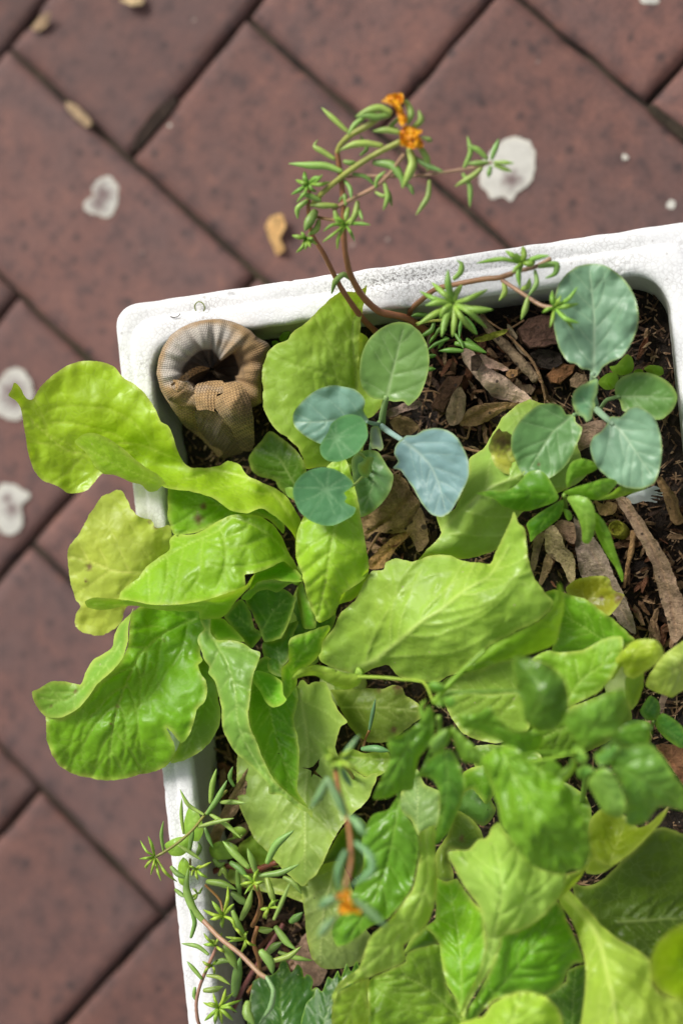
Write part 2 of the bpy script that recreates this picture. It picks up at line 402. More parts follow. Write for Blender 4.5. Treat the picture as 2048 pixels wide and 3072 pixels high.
def tube_geo(pts, w, taper=(1, 1), rings=8, nseg=8, flat=1.0, shape='stem', wob=0.):
    """pts: spec with (x,y,z cm); w: width in photograph pixels"""
    Pk = np.array([p for p in K(pts)], float); C = catmull(Pk, max(3., w * .45))
    if len(C) < 3: C = np.array([C[0], (C[0] + C[-1]) / 2, C[-1]])
    C[:, 2] = zlift(C[:, 2]); W3 = un(C[:, 0], C[:, 1], C[:, 2] / 100.); n = len(W3)
    tg = np.gradient(W3, axis=0); tg /= np.linalg.norm(tg, axis=1)[:, None] + 1e-12
    V, Fc = [], []; up = np.array([0, 0, 1.])
    for i in range(n):
        t = i / (n - 1); r = w / 2 * pxm(C[i, 2] / 100.)
        if shape == 'leaf': r *= (.45 + .62 * math.sin(math.pi * min(1., t * .85 + .05)) ** .8) * min(1., max(.02, (1 - t) / .38)) ** .55 if t < 1 else .12
        else: r *= taper[0] + (taper[1] - taper[0]) * t
        if wob: r *= 1 + wob * noise.noise(Vector((i * .6, W3[i][0] * 90, W3[i][1] * 90)))
        a = np.cross(tg[i], up); la = np.linalg.norm(a); a = a / la if la > 1e-4 else np.array([1., 0, 0]); b = np.cross(a, tg[i])
        for k in range(nseg):
            an = 2 * math.pi * k / nseg; V.append(W3[i] + r * (math.cos(an) * a + flat * math.sin(an) * b))
    for i in range(n - 1):
        for k in range(nseg): Fc.append((i * nseg + k, i * nseg + (k + 1) % nseg, (i + 1) * nseg + (k + 1) % nseg, (i + 1) * nseg + k))
    V.append(W3[0] - tg[0] * w * .1 * pxm(.2)); V.append(W3[-1] + tg[-1] * w * (.12 if shape == 'leaf' else .2) * pxm(.2)); c0, c1 = len(V) - 2, len(V) - 1
    for k in range(nseg):
        Fc.append((c0, (k + 1) % nseg, k)); Fc.append((c1, (n - 1) * nseg + k, (n - 1) * nseg + (k + 1) % nseg))
    return np.array(V), Fc
def tube(name, parent, mat, color, pts, w, **kw):
    V, Fc = tube_geo(pts, w, **kw); n = len(V) - 2; ns = kw.get('nseg', 8)
    tip = np.r_[np.repeat(np.linspace(0, 1, n // ns), ns), 0, 1]
    return mesh_obj(name, V, Fc, M[mat] if isinstance(mat, str) else mat, parent, color, dict(tip=tip))

def chip_geo(outline, z, thick, rough=.12, tilt=(0, 0), smooth=False):
    """a chunk of bark: irregular prism with a broken top"""
    O = np.array([p[:2] for p in K(outline)], float); P = catmull(O, 14, True) if smooth else np.vstack([O, (O + np.roll(O, -1, 0)) / 2])[np.arange(2 * len(O)).reshape(2, -1).T.ravel()]
    s = RNG.uniform(0, 100); P = P + np.stack([nz(P[:, 0], P[:, 1], .06, s), nz(P[:, 0], P[:, 1], .06, s + 5)], 1) * 4
    c = P.mean(0); n = len(P); V, Fc = [], []
    for sc_, dz in ((1.04, -thick), (1.0, -.25 * thick), (.93, 0), (.55, .0)):
        q = c + (P - c) * sc_; zz = z + dz + (q - c) @ np.array(tilt) / 100. + rough * nz(q[:, 0], q[:, 1], .05, s + sc_) * (1 if dz >= -.3 * thick else 0)
        V.append(un(q[:, 0], q[:, 1], zz / 100.))
    V = np.vstack(V)
    for k in range(3):
        for i in range(n): Fc.append((k * n + i, k * n + (i + 1) % n, (k + 1) * n + (i + 1) % n, (k + 1) * n + i))
    Fc.append(tuple(3 * n + i for i in range(n)))
    return V, Fc

# ------------------------------------------------------------------ paving of clay bricks in herringbone, on a sand bed
PTH, POX, POY, UNIT = -0.7400392, -0.3662916, 0.2199017, 0.117
def paver_material():
    m, t, out = new_mat('clay paver'); co = ocoord(t); oi = N(t, 'ShaderNodeObjectInfo')
    sh = N(t, 'ShaderNodeVectorMath'); sh.operation = 'ADD'; cmb = N(t, 'ShaderNodeCombineXYZ')
    L(t, math_(t, 'MULTIPLY', oi.outputs['Random'], 40.), cmb.inputs[0]); L(t, math_(t, 'MULTIPLY', oi.outputs['Random'], 17.), cmb.inputs[1])
    L(t, co, sh.inputs[0]); L(t, cmb.outputs[0], sh.inputs[1]); v = sh.outputs[0]
    big = noise_t(t, v, 16, 3, .6); med = noise_t(t, v, 75, 4, .65); fine = noise_t(t, v, 420, 3, .7)
    base = mix(t, ramp(t, big, [(.35, 0), (.65, 1)]), (.165, .088, .078), (.205, .104, .086))
    base = mix(t, ramp(t, noise_t(t, v, 9, 4, .7), [(.42, 0), (.68, .7)]), base, (.12, .088, .088))
    base = mix(t, ramp(t, med, [(.50, 0), (.68, .85)]), base, (.075, .052, .053))
    base = mix(t, ramp(t, med, [(.28, .7), (.44, 0)]), base, (.27, .135, .105))
    base = mix(t, ramp(t, fine, [(.3, .5), (.55, 0)]), base, (.07, .045, .04))
    # dark fired flecks, pale grit
    d, c = voro(t, v, 85); fl = math_(t, 'MULTIPLY', ramp(t, d, [(0, 1), (.12, 1), (.34, 0)]), ramp(t, N_sep(t, c), [(.66, 0), (.67, 1)], 'CONSTANT'))
    base = mix(t, math_(t, 'MULTIPLY', fl, .7), base, (.045, .036, .038))
    d, c = voro(t, v, 70); fl = math_(t, 'MULTIPLY', ramp(t, d, [(0, 1), (.07, 1), (.13, 0)]), ramp(t, N_sep(t, c), [(.88, 0), (.89, 1)], 'CONSTANT'))
    base = mix(t, math_(t, 'MULTIPLY', fl, .6), base, (.42, .36, .32))
    val = math_(t, 'MULTIPLY_ADD', oi.outputs['Random'], .3); val.node.inputs[2].default_value = .74
    base = mix(t, 1.0, base, val, 'MULTIPLY'); base = mix(t, 1.0, base, (1.04, .98, .94), 'MULTIPLY')
    base = mix(t, math_(t, 'MULTIPLY', math_(t, 'FRACT', math_(t, 'MULTIPLY', oi.outputs['Random'], 9.7)), .22), base, (.15, .105, .105))
    p = N(t, 'ShaderNodeBsdfPrincipled'); L(t, base, p.inputs['Base Color']); p.inputs['Roughness'].default_value = .78; p.inputs['Specular IOR Level'].default_value = .3
    L(t, bump(t, math_(t, 'ADD', math_(t, 'MULTIPLY', fine, .5), math_(t, 'SUBTRACT', med, fl)), .6, .0012), p.inputs['Normal']); L(t, p.outputs[0], out.inputs[0]); return m
def bed_material():
    m, t, out = new_mat('dirty joint sand'); co = ocoord(t)
    n1 = noise_t(t, co, 30, 4, .7); n2 = noise_t(t, co, 500, 3, .7)
    b = mix(t, ramp(t, n1, [(.4, 0), (.62, 1)]), (.020, .014, .011), (.075, .055, .036)); b = mix(t, ramp(t, n2, [(.5, 0), (.75, .6)]), b, (.12, .09, .06))
    b = mix(t, ramp(t, noise_t(t, co, 11, 2), [(.55, 0), (.7, .5)]), b, (.055, .06, .018))
    p = N(t, 'ShaderNodeBsdfPrincipled'); L(t, b, p.inputs['Base Color']); p.inputs['Roughness'].default_value = .95
    L(t, bump(t, n2, 1, .002), p.inputs['Normal']); L(t, p.outputs[0], out.inputs[0]); return m
M['paver'] = paver_material(); M['bed'] = bed_material()
pv = bpy.data.objects.new('pavement', None); link(pv); pv['kind'] = 'structure'
# sand bed, one sheet with small unevenness near the bricks in view
gb = bmesh.new(); bmesh.ops.create_grid(gb, x_segments=120, y_segments=120, size=1.0)
for v in gb.verts:
    r = max(abs(v.co.x), abs(v.co.y)); s = .9 if r < .75 else .9 + (r - .75) * 80
    v.co.x *= s; v.co.y *= s; v.co.z = -.0065 + .002 * noise.noise(Vector((v.co.x * 60, v.co.y * 60, 2))) + (.0015 * noise.noise(Vector((v.co.x * 14, v.co.y * 14, 1))))
me = bpy.data.meshes.new('sand_bed'); gb.to_mesh(me); gb.free(); me.materials.append(M['bed'])
o = bpy.data.objects.new('sand_bed', me); link(o); o['kind'] = 'structure'
def brick_mesh(k):
    bm = bmesh.new(); Lx, Ly, h = UNIT * 2 - .0038, UNIT - .0038, .05
    nx, ny = 36, 18; rr = random.Random(k)
    vs = {}
    for i in range(nx + 1):
        for j in range(ny + 1):
            x = (i / nx - .5) * Lx; y = (j / ny - .5) * Ly
            e = min(Lx / 2 - abs(x), Ly / 2 - abs(y)); z = -.0022 * max(0, 1 - e / .0042) ** 2
            wx = .0013 * noise.noise(Vector((x * 45, y * 45, k * 7.1))); wy = .0013 * noise.noise(Vector((x * 45, y * 45, k * 7.1 + 50)))
            edge = max(0, 1 - e / .012)
            z += .0006 * noise.noise(Vector((x * 30, y * 30, k * 3.3)))
            ch = noise.noise(Vector((x * 70, y * 70, k * 5.7)))
            if ch > .32 and e < .006: z -= .0035 * (ch - .32) * 3
            vs[i, j] = bm.verts.new((x + wx * edge, y + wy * edge, z))
    for i in range(nx):
        for j in range(ny): bm.faces.new((vs[i, j], vs[i + 1, j], vs[i + 1, j + 1], vs[i, j + 1])).smooth = True
    ring = [(i, 0) for i in range(nx)] + [(nx, j) for j in range(ny)] + [(i, ny) for i in range(nx, 0, -1)] + [(0, j) for j in range(ny, 0, -1)]
    lo = [bm.verts.new((vs[r].co.x, vs[r].co.y, -h)) for r in ring]
    for q in range(len(ring)):
        p = (q + 1) % len(ring); bm.faces.new((vs[ring[q]], lo[q], lo[p], vs[ring[p]]))
    me = bpy.data.meshes.new('brick'); bm.to_mesh(me); bm.free(); me.materials.append(M['paver']); return me
def brick_low(me0):
    bm = bmesh.new(); bmesh.ops.create_cube(bm, size=1); bmesh.ops.scale(bm, vec=(UNIT * 2 - .0042, UNIT - .0042, .05), verts=bm.verts)
    bmesh.ops.translate(bm, vec=(0, 0, -.025), verts=bm.verts)
    bmesh.ops.bevel(bm, geom=[e for e in bm.edges if e.verts[0].co.z > -.01 and e.verts[1].co.z > -.01], offset=.003, segments=2, affect='EDGES')
    me = bpy.data.meshes.new('brick'); bm.to_mesh(me); bm.free(); me.materials.append(M['paver']); return me
BM = [brick_mesh(k) for k in range(5)]; BLOW = brick_low(None)
def paver_world(u, v): return (POX + UNIT * (u * math.cos(PTH) - v * math.sin(PTH)), POY + UNIT * (u * math.sin(PTH) + v * math.cos(PTH)))
cand = []
for a in range(-16, 17):
    for b in range(-16, 17):
        k = (a - b) % 4
        if k == 0: cand.append((a + 1, b + .5, 0))
        elif k == 3: cand.append((a + .5, b + 1, 1))
cc = paver_world(1.2, -1.2)
cand = [(math.hypot(paver_world(u, v)[0] + .22, paver_world(u, v)[1] + .02), u, v, q) for u, v, q in cand]; cand.sort()
rb = random.Random(3)
for i, (d, u, v, q) in enumerate(cand[:270]):
    o = bpy.data.objects.new('brick', BM[i % 5] if d < .62 else BLOW); link(o, pv)
    X, Y = paver_world(u, v); o.location = (X + rb.uniform(-.0006, .0006), Y + rb.uniform(-.0006, .0006), rb.uniform(-.0012, .0004))
    o.rotation_euler = (rb.uniform(-.003, .003), rb.uniform(-.003, .003), PTH + q * math.pi / 2 + rb.choice((0, math.pi)) + rb.uniform(-.004, .004))

# ------------------------------------------------------------------ polystyrene box
BA = R_(6.2); EX = np.array([math.cos(BA), math.sin(BA)]); EY = np.array([-math.sin(BA), math.cos(BA)])
pl = np.array([-.2860, .0059]); pt = np.array([-.1827, .1094])
BC = EX * (pl @ EX) + EY * (pt @ EY)          # outer top-left corner of the rim
BWID, BLEN, RIMZ = .2985, .43, .2000
def foam_material():
    m, t, out = new_mat('white polystyrene'); co = ocoord(t)
    d, c = voro(t, co, 450, 'DISTANCE_TO_EDGE'); d1, c1 = voro(t, co, 450)
    dirt = ramp(t, noise_t(t, co, 34, 3, .6), [(.42, 0), (.66, 1)])
    line = ramp(t, d, [(0, 1), (.05, .5), (.10, 0)])
    seam = math_(t, 'MULTIPLY', line, math_(t, 'MULTIPLY_ADD', dirt, .62)); seam.node.inputs[1].node if False else None
    seam.node.inputs[1].default_value = .5
    dl = math_(t, 'MULTIPLY_ADD', dirt, .36); dl.node.inputs[2].default_value = .08
    seam = math_(t, 'MULTIPLY', line, dl)
    b = mix(t, seam, (.80, .805, .81), (.13, .11, .09))
    # crumbs of soil trodden into the seams
    pit = math_(t, 'MULTIPLY', ramp(t, d1, [(0, 1), (.30, 1), (.42, 0)]), ramp(t, N_sep(t, c1), [(.972, 0), (.973, 1)], 'CONSTANT'))
    b = mix(t, math_(t, 'MULTIPLY', pit, .45), b, (.25, .22, .2))
    gr = math_(t, 'MULTIPLY', ramp(t, noise_t(t, co, 620, 3, .7), [(.50, 0), (.58, 1)]), attr(t, 'soiled'))
    b = mix(t, math_(t, 'MULTIPLY', gr, .95), b, (.035, .024, .017))
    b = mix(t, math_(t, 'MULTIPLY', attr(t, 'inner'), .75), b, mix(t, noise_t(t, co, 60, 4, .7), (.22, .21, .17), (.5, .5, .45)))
    b = mix(t, math_(t, 'MULTIPLY', ramp(t, noise_t(t, co, 8, 3), [(.5, 0), (.8, 1)]), .12), b, (.7, .66, .55))
    p = N(t, 'ShaderNodeBsdfPrincipled'); L(t, b, p.inputs['Base Color']); p.inputs['Roughness'].default_value = .55; p.inputs['Specular IOR Level'].default_value = .3
    p.inputs['Subsurface Weight'].default_value = .15; p.inputs['Subsurface Radius'].default_value = (1, 1, 1); p.inputs['Subsurface Scale'].default_value = .002
    L(t, bump(t, ramp(t, d, [(0, 0), (.22, 1)]), .2, .0004), p.inputs['Normal']); L(t, p.outputs[0], out.inputs[0]); return m
M['foam'] = foam_material()
def rrect(x0, x1, y0, y1, r, nside=(110, 150), nc=10):
    """rounded rectangle in the box frame (x right, y down from the top edge), constant number of points"""
    out = []
    def side(a, b, n): out.extend([(a[0] + (b[0] - a[0]) * i / n, a[1] + (b[1] - a[1]) * i / n) for i in range(n)])
    def corner(cx, cy, a0): out.extend([(cx + r * math.cos(a0 + math.pi / 2 * i / nc), cy + r * math.sin(a0 + math.pi / 2 * i / nc)) for i in range(nc)])
    side((x0 + r, y0), (x1 - r, y0), nside[0]); corner(x1 - r, y0 + r, -math.pi / 2)
    side((x1, y0 + r), (x1, y1 - r), nside[1]); corner(x1 - r, y1 - r, 0)
    side((x1 - r, y1), (x0 + r, y1), nside[0]); corner(x0 + r, y1 - r, math.pi / 2)
    side((x0, y1 - r), (x0, y0 + r), nside[1]); corner(x0 + r, y0 + r, math.pi)
    return np.array(out)
def bw(p, z):
    q = BC + np.asarray(p)[:, :1] * EX - np.asarray(p)[:, 1:2] * EY
    return np.c_[q, np.broadcast_to(z, len(q))]
prof = [(.016, .0, .012), (.014, .004, .012), (.0012, .1955, .012), (.0, .1975, .012), (.0003, .1992, .0122), (.0012, .2000, .0125), (.0025, .2003, .013), (.0045, .2003, .013), (.0065, .2002, .013),
        (.0083, .1998, .0135), (.0092, .1998, .014), (.0102, .2012, .014), (.0112, .2020, .0142), (.013, .2022, .0145), (.0155, .2022, .015), (.018, .2021, .0165), (.0198, .2018, .0175), (.0210, .2008, .018), (.0216, .1990, .018),
        (.0218, .196, .018), (.0225, .185, .018), (.023, .172, .018), (.025, .12, .018), (.028, .04, .018), (.04, .034, .016)]
Vr, soiled, inner = [], [], []
for d, z, r in prof:
    kx = .80
    P2 = rrect(d * kx, BWID - d, d, BLEN - d, r); W3 = bw(P2, z)
    amp = .0005 if z > .19 else .0003
    for i in range(len(W3)):
        n1 = noise.noise(Vector(W3[i] * 90)); n2 = noise.noise(Vector((W3[i][0] * 260, W3[i][1] * 260, W3[i][2] * 90)))
        W3[i][2] += amp * (n1 * .7 + n2 * .8) if z > .1 else 0
        W3[i][0] += amp * n2 * 1.0; W3[i][1] += amp * n1 * 1.0
        if n2 > .42 and (d < .003 or .0195 < d < .0225) and z > .18: W3[i][2] -= .0022 * (n2 - .42) * 4     # chipped edges
    Vr.append(W3)
    sx = P2[:, 0]; sy = P2[:, 1]
    s = .75 * np.exp(-((sx - .152) / .04) ** 2) * np.exp(-((sy - .0075) / .006) ** 2) * 1.0
    s = np.maximum(s, .4 * np.exp(-((sx - .205) / .03) ** 2) * np.exp(-((sy - .006) / .005) ** 2))
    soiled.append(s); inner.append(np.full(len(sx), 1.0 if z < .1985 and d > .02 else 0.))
nr = len(Vr[0]); Fb = []
for k in range(len(prof) - 1):
    for i in range(nr): Fb.append((k * nr + i, k * nr + (i + 1) % nr, (k + 1) * nr + (i + 1) % nr, (k + 1) * nr + i))
Fb.append(tuple(reversed(range(nr)))); Fb.append(tuple((len(prof) - 1) * nr + i for i in range(nr)))
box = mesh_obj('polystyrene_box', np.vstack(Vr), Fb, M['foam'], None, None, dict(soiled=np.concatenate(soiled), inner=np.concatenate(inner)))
tag(box, 'white polystyrene foam box planted with lettuces, standing on the red brick paving', 'planter box')

# ------------------------------------------------------------------ potting soil
def soil_material():
    m, t, out = new_mat('potting soil'); co = ocoord(t)
    n1 = noise_t(t, co, 120, 5, .7); n2 = noise_t(t, co, 700, 3, .7)
    b = mix(t, ramp(t, n1, [(.4, 0), (.65, 1)]), (.012, .008, .006), (.045, .028, .018)); b = mix(t, ramp(t, n2, [(.55, 0), (.7, .7)]), b, (.11, .065, .035))
    d, c = voro(t, co, 330); b = mix(t, math_(t, 'MULTIPLY', ramp(t, d, [(0, 1), (.1, 1), (.16, 0)]), ramp(t, N_sep(t, c), [(.94, 0), (.95, 1)], 'CONSTANT')), b, (.5, .47, .42))
    p = N(t, 'ShaderNodeBsdfPrincipled'); L(t, b, p.inputs['Base Color']); p.inputs['Roughness'].default_value = .9
    L(t, bump(t, math_(t, 'ADD', n1, n2), 1.0, .003), p.inputs['Normal']); L(t, p.outputs[0], out.inputs[0]); return m
M['soil'] = soil_material()
def soil_z(X, Y): return .1655 + .0035 * noise.noise(Vector((X * 22, Y * 22, 5))) + .0025 * noise.noise(Vector((X * 75, Y * 75, 8)))
nxs, nys = 150, 230; Vs_, Fs_ = [], []
for j in range(nys + 1):
    for i in range(nxs + 1):
        p = BC + EX * (.0185 + (BWID - .0417) * i / nxs) - EY * (.0230 + (BLEN - .046) * j / nys)
        zz = soil_z(p[0], p[1]) + .0016 * noise.noise(Vector((p[0] * 240, p[1] * 240, 1))); Vs_.append((p[0], p[1], zz))
for j in range(nys):
    for i in range(nxs): a = j * (nxs + 1) + i; Fs_.append((a, a + 1, a + nxs + 2, a + nxs + 1))
so = mesh_obj('soil', Vs_, Fs_, M['soil']); so['kind'] = 'structure'

# ------------------------------------------------------------------ lettuces
LIME = (.31, .48, .018); GREEN = (.14, .33, .010); SHADE_GREEN = (.075, .21, .010); PALE = (.36, .50, .06); YEL = (.39, .48, .06); OLIVE = (.12, .19, .018)  # the dark green for inner crown leaves has their shade painted in
def at(spec):
    p = K(spec)[0]; return Vector(un(np.array([p[0]]), np.array([p[1]]), np.array([p[2] / 100.]))[0])
def crown(parent, spec, r=.012, h=.022):
    """short pale stalk every leaf of a lettuce grows from, down in the soil"""
    c = at(spec); V, Fc = [], []
    for i, (s, z) in enumerate(((1.1, -h), (1.0, -h * .5), (.85, -.1 * h), (.45, 0))):
        for k in range(12):
            a = 2 * math.pi * k / 12; V.append((c.x + r * s * math.cos(a), c.y + r * s * math.sin(a), c.z + z))
    for i in range(3):
        for k in range(12): Fc.append((i * 12 + k, i * 12 + (k + 1) % 12, (i + 1) * 12 + (k + 1) % 12, (i + 1) * 12 + k))
    Fc.append(tuple(36 + k for k in range(12)))
    n = len(V); return mesh_obj('stem', V, Fc, M['lettuce'], parent, (.45, .55, .2), dict(vein=np.full(n, .4)))
def stalk(*pts, w=26): return dict(pts=list(pts), w=w, flat=.5, taper=(.7, 1.1))

# the lettuce at the left corner of the box
lt = thing('lettuce_plant', 'bright green lettuce at the left whose leaves hang over the box rim onto the bricks', 'lettuce', at(['Q', (845, 1890, 16.5)]))
crown(lt, ['Q', (845, 1890, 18.2)])
leaf(lt, 'lettuce', LIME,
     dict(outline=['A', (50, 270), (68, 240), (85, 195), (115, 215), (138, 258), (160, 292), (195, 295), (240, 225), (300, 165), (345, 130), (400, 95), (480, 68), (560, 64), (630, 75), (690, 105), (740, 165), (800, 200),
          (860, 250), (905, 310), (940, 370), (965, 430), (1010, 455), (1040, 520), (1060, 590), (1098, 668), (1150, 705), (1250, 705), (1310, 695), (1370, 665), (1440, 690), (1475, 745),
          'C', (560, 90), (650, 130), (720, 180), (765, 250), (805, 330), (808, 430), (800, 560), (775, 560), (768, 430), (730, 370), (650, 300), (570, 250), (480, 280), (380, 260), (280, 190), (150, 150), (0, 128),
          'A', (930, 790), (830, 770), (700, 745), (615, 742), (570, 790), (530, 835), (470, 858), (405, 858), (360, 825), (310, 803), (250, 780), (200, 710), (170, 620), (150, 500), (125, 350), (95, 305)],
          zc=['A', (60, 250, 24.6), (190, 330, 23.6), (300, 200, 23.4), (560, 75, 22.6), (300, 650, 22.6), (450, 850, 21.9), (560, 350, 23.0), (800, 215, 22.3), (940, 390, 22.6), (700, 560, 22.0), (1050, 600, 22.3), (1090, 660, 21.2), (900, 630, 21.2), (820, 600, 21.5), (1000, 690, 20.9), (1000, 800, 22.3),
              'C', (0, 128, 22.6), (300, 30, 20.1), (300, 100, 20.6), (280, 190, 22.6), (480, 275, 22.6), (560, 95, 20.4), (600, 200, 20.6), (570, 250, 22.3), (730, 370, 22.2), (770, 550, 21.6), (800, 400, 19.8), (720, 190, 19.8)],
          rib=['C', (790, 480), (760, 330), (600, 120), (430, 50), 'A', (1300, 720), (1050, 650), (850, 570), (720, 560), (560, 620), (400, 600), (250, 480), (170, 400)], wm=6, ns=9, bul=.06, ruf=.10, jag=1.2, edgew=8, ang=42, cup=.12),
     dict(outline=['A', (448, 550), (500, 505), (560, 497), (620, 515), (680, 550), (740, 592), (800, 645), (870, 700), (940, 742), (985, 785), (1003, 815), (985, 803), (940, 845), (890, 850), (850, 810), (790, 795), (690, 750), (620, 742), (570, 700), (520, 620)],
          zc=['A', (450, 550, 23.0), (560, 497, 24.4), (740, 592, 24.4), (940, 742, 23.6), (1000, 810, 22.6), (600, 735, 22.2), (790, 795, 21.9), (890, 850, 21.5), (700, 680, 23.2)],
          rib=['A', (940, 790), (700, 690), (520, 590)], wm=2.5, ns=6, bul=.05, ruf=.03, jag=.8, edgew=10, pale=.15))
leaf(lt, 'lettuce', (.17, .35, .015),
     dict(outline=['A', (1015, 815), (1008, 1000), (1020, 1060), (1045, 1108), (1180, 1095), (1300, 1045), (1450, 1000), (1600, 1010), (1700, 1100), (1690, 960), (1500, 840), (1250, 780), (1100, 780)],
          zc=['A', (1015, 900, 20.6), (1180, 1095, 20.8), (1250, 800, 19.6), (1600, 1000, 19.0), (1200, 950, 20.3)], rib=['A', (1650, 1020), (1400, 930), (1100, 950)], wm=5, ns=5, bul=.12, ruf=.05, brown=['A', (1190, 1010, 16), (1220, 940, 10)]))
leaf(lt, 'lettuce', (.22, .40, .016),
     dict(outline=['B', (512, 112), (560, 87), (640, 90), (712, 92), 'A', (722, 1455), (765, 1415), (830, 1365), (880, 1300), (960, 1240), (1018, 1198), (1018, 1140), (1045, 1110), (1160, 1106), (1230, 1075), (1300, 1030), (1400, 988), (1500, 985), (1568, 1000),
          'C', (570, 300), (640, 350), (690, 420), (725, 500), (770, 580), (803, 645), (750, 610), (700, 570), (620, 605), (530, 640), (470, 650), (470, 720), 'B', (1380, 55), (1240, 100), (1100, 125), (920, 130), (760, 102)],
          zc=['B', (512, 112, 23.4), (712, 95, 23.8), (920, 125, 24.3), (1240, 98, 24.3), (1400, 40, 23.8), 'A', (765, 1415, 23.0), (960, 1240, 22.4), (1018, 1150, 21.4), (1300, 1035, 22.2), (1500, 990, 22.2), (1000, 1350, 23.2), (1250, 1300, 23.6), (1250, 1450, 23.5),
              'C', (640, 350, 21.6), (560, 450, 22.2), (720, 500, 20.6), (800, 640, 20.4), (700, 575, 21.8), (530, 640, 23.4), (450, 550, 23.2)],
          rib=['C', (760, 560), (600, 400), (400, 310), 'A', (1300, 1090), (1100, 1180), (930, 1290), (760, 1440)], wm=4, ns=8, bul=.10, ruf=.08, jag=.9, ang=62, edgew=8),
     dict(outline=['B', (510, 112), (560, 86), (640, 89), (760, 100), (920, 130), (1100, 124), (1240, 98), (1380, 53), 'C', (470, 715), (530, 640), (520, 670), (490, 730), (420, 800), (370, 870), (320, 912), (270, 912), (210, 930), (225, 985), (195, 900), (195, 870), 'B', (1100, 170), (950, 160), (800, 135), (720, 142), (660, 157), (580, 159), (525, 142)],
          zc=['B', (512, 112, 23.4), (760, 100, 23.9), (1000, 128, 24.35), (1240, 98, 24.3), (580, 155, 23.1), (800, 135, 23.2), (950, 160, 23.3), (1180, 170, 23.0), (1300, 210, 22.2), 'C', (220, 960, 21.8), (470, 720, 23.6), (330, 905, 22.0), (530, 640, 23.3)],
          bul=.05, ruf=.04, jag=1.2, edgew=9, rib=['B', (1350, 120), (900, 145), (560, 120)], wm=1.5, ns=3))
leaf(lt, 'lettuce', YEL,
     dict(outline=['A', (410, 1190), (470, 1110), (530, 1000), (580, 920), (615, 875), (660, 858), (700, 840), (730, 845), (765, 900), (785, 950), (815, 985), (850, 1005), (905, 1020), (940, 1068), (1010, 1050), (1028, 1080), (1030, 1160), (1060, 1250), (1100, 1350), (1000, 1450), (900, 1500),
          'B', (800, 120), (752, 150), (735, 215), (695, 268), (620, 310), (575, 316), (485, 288), (450, 250), (455, 190), (482, 135), 'A', (455, 1500), (425, 1400), (410, 1310)],
          zc=['A', (415, 1250, 21.7), (620, 880, 21.6), (760, 900, 21.5), (600, 1150, 22.1), (860, 1100, 21.6), (1010, 1060, 20.9), (880, 1335, 21.3), (1100, 1350, 19.4), (450, 1480, 21.4), 'B', (580, 310, 21.0), (730, 215, 20.9), (620, 150, 21.5)],
          rib=['A', (1100, 1350), (860, 1337), (680, 1325), (560, 1275), (415, 1240)], wm=6, ns=5, bul=.04, ruf=.12, jag=2.2, edgew=8, ang=60, brown=['A', (535, 1305, 11), (515, 1390, 5), (935, 1060, 8), (900, 1030, 7), (430, 1500, 5), 'B', (745, 170, 7), (445, 250, 5)]), label='yellowing outer leaf with a brown scar')
leaf(lt, 'lettuce', (.15, .34, .010),
     dict(outline=['B', (790, 180), (775, 300), (760, 400), (720, 470), (650, 540), (590, 590), (520, 690), (450, 760), (370, 803), (275, 800), (276, 840), (280, 940), (310, 1020), (350, 1088), (430, 1140), (520, 1165), (640, 1185), (730, 1176), (830, 1150), (930, 1130), (1000, 1095),
          (1040, 1048), (1050, 985), (1030, 930), (1000, 870), (1030, 895), (1065, 940), (1085, 962), (1130, 920), (1160, 850), (1182, 760), (1230, 710), (1245, 640), (1235, 590), (1200, 530), (1188, 492), (1215, 462), (1200, 420), (1230, 300), (1250, 200), (1200, 150), (1000, 130), (870, 130)],
          zc=['B', (790, 200, 22.0), (1000, 200, 20.8), (1230, 220, 20.2), (1200, 500, 21.4), (1240, 640, 22.0), (1050, 950, 22.2), (900, 500, 21.5), (800, 700, 22.3), (650, 560, 22.6), (500, 720, 22.9), (280, 820, 22.8), (300, 1000, 22.2), (640, 1180, 21.2), (930, 1130, 21.3), (700, 950, 22.5)],
          rib=['B', (1180, 210), (1000, 290), (850, 420), (750, 620), (680, 850), (650, 1150)], wm=4, ns=8, bul=.16, ruf=.14, jag=1.8, edgew=10, ang=48, bulwl=60, brown=['B', (705, 740, 6), (665, 845, 6), (985, 340, 4)]),
     dict(outline=['B', (800, 150), (780, 185), (720, 245), (690, 300), (670, 390), (560, 460), (515, 530), (485, 605), (440, 600), (370, 588), (300, 592), (240, 630), (193, 650), (203, 710), (268, 795), (370, 805), (465, 755), (525, 690), (590, 600), (675, 525), (735, 450), (766, 350), (774, 240)],
          zc=['B', (790, 170, 22.6), (690, 300, 22.6), (560, 460, 22.9), (485, 605, 23.2), (300, 592, 23.6), (195, 655, 23.6), (268, 795, 22.9), (465, 755, 23.4), (590, 600, 24.0), (735, 450, 23.8), (770, 250, 23.2)],
          rib=['B', (730, 350), (600, 530), (400, 700), (240, 690)], wm=2, ns=5, bul=.05, ruf=.05, jag=1.0, edgew=9, pale=.35, brown=['B', (450, 650, 8), (310, 740, 4)]))
leaf(lt, 'lettuce', (.20, .34, .03),
     dict(outline=['B', (1025, 1078), (1110, 1062), (1200, 1012), (1265, 945), (1315, 860), (1325, 780), (1310, 700), (1300, 600), (1260, 480), (1180, 450), (1120, 600), (1100, 800), (1080, 950)],
          zc=['B', (1030, 1075, 20.7), (1200, 1010, 20.6), (1320, 800, 20.2), (1300, 600, 19.8), (1150, 500, 19.2), (1150, 800, 20.6)], rib=['B', (1200, 470), (1200, 750), (1100, 1050)], wm=4, ns=5, bul=.04, jag=1.6, pale=.25))
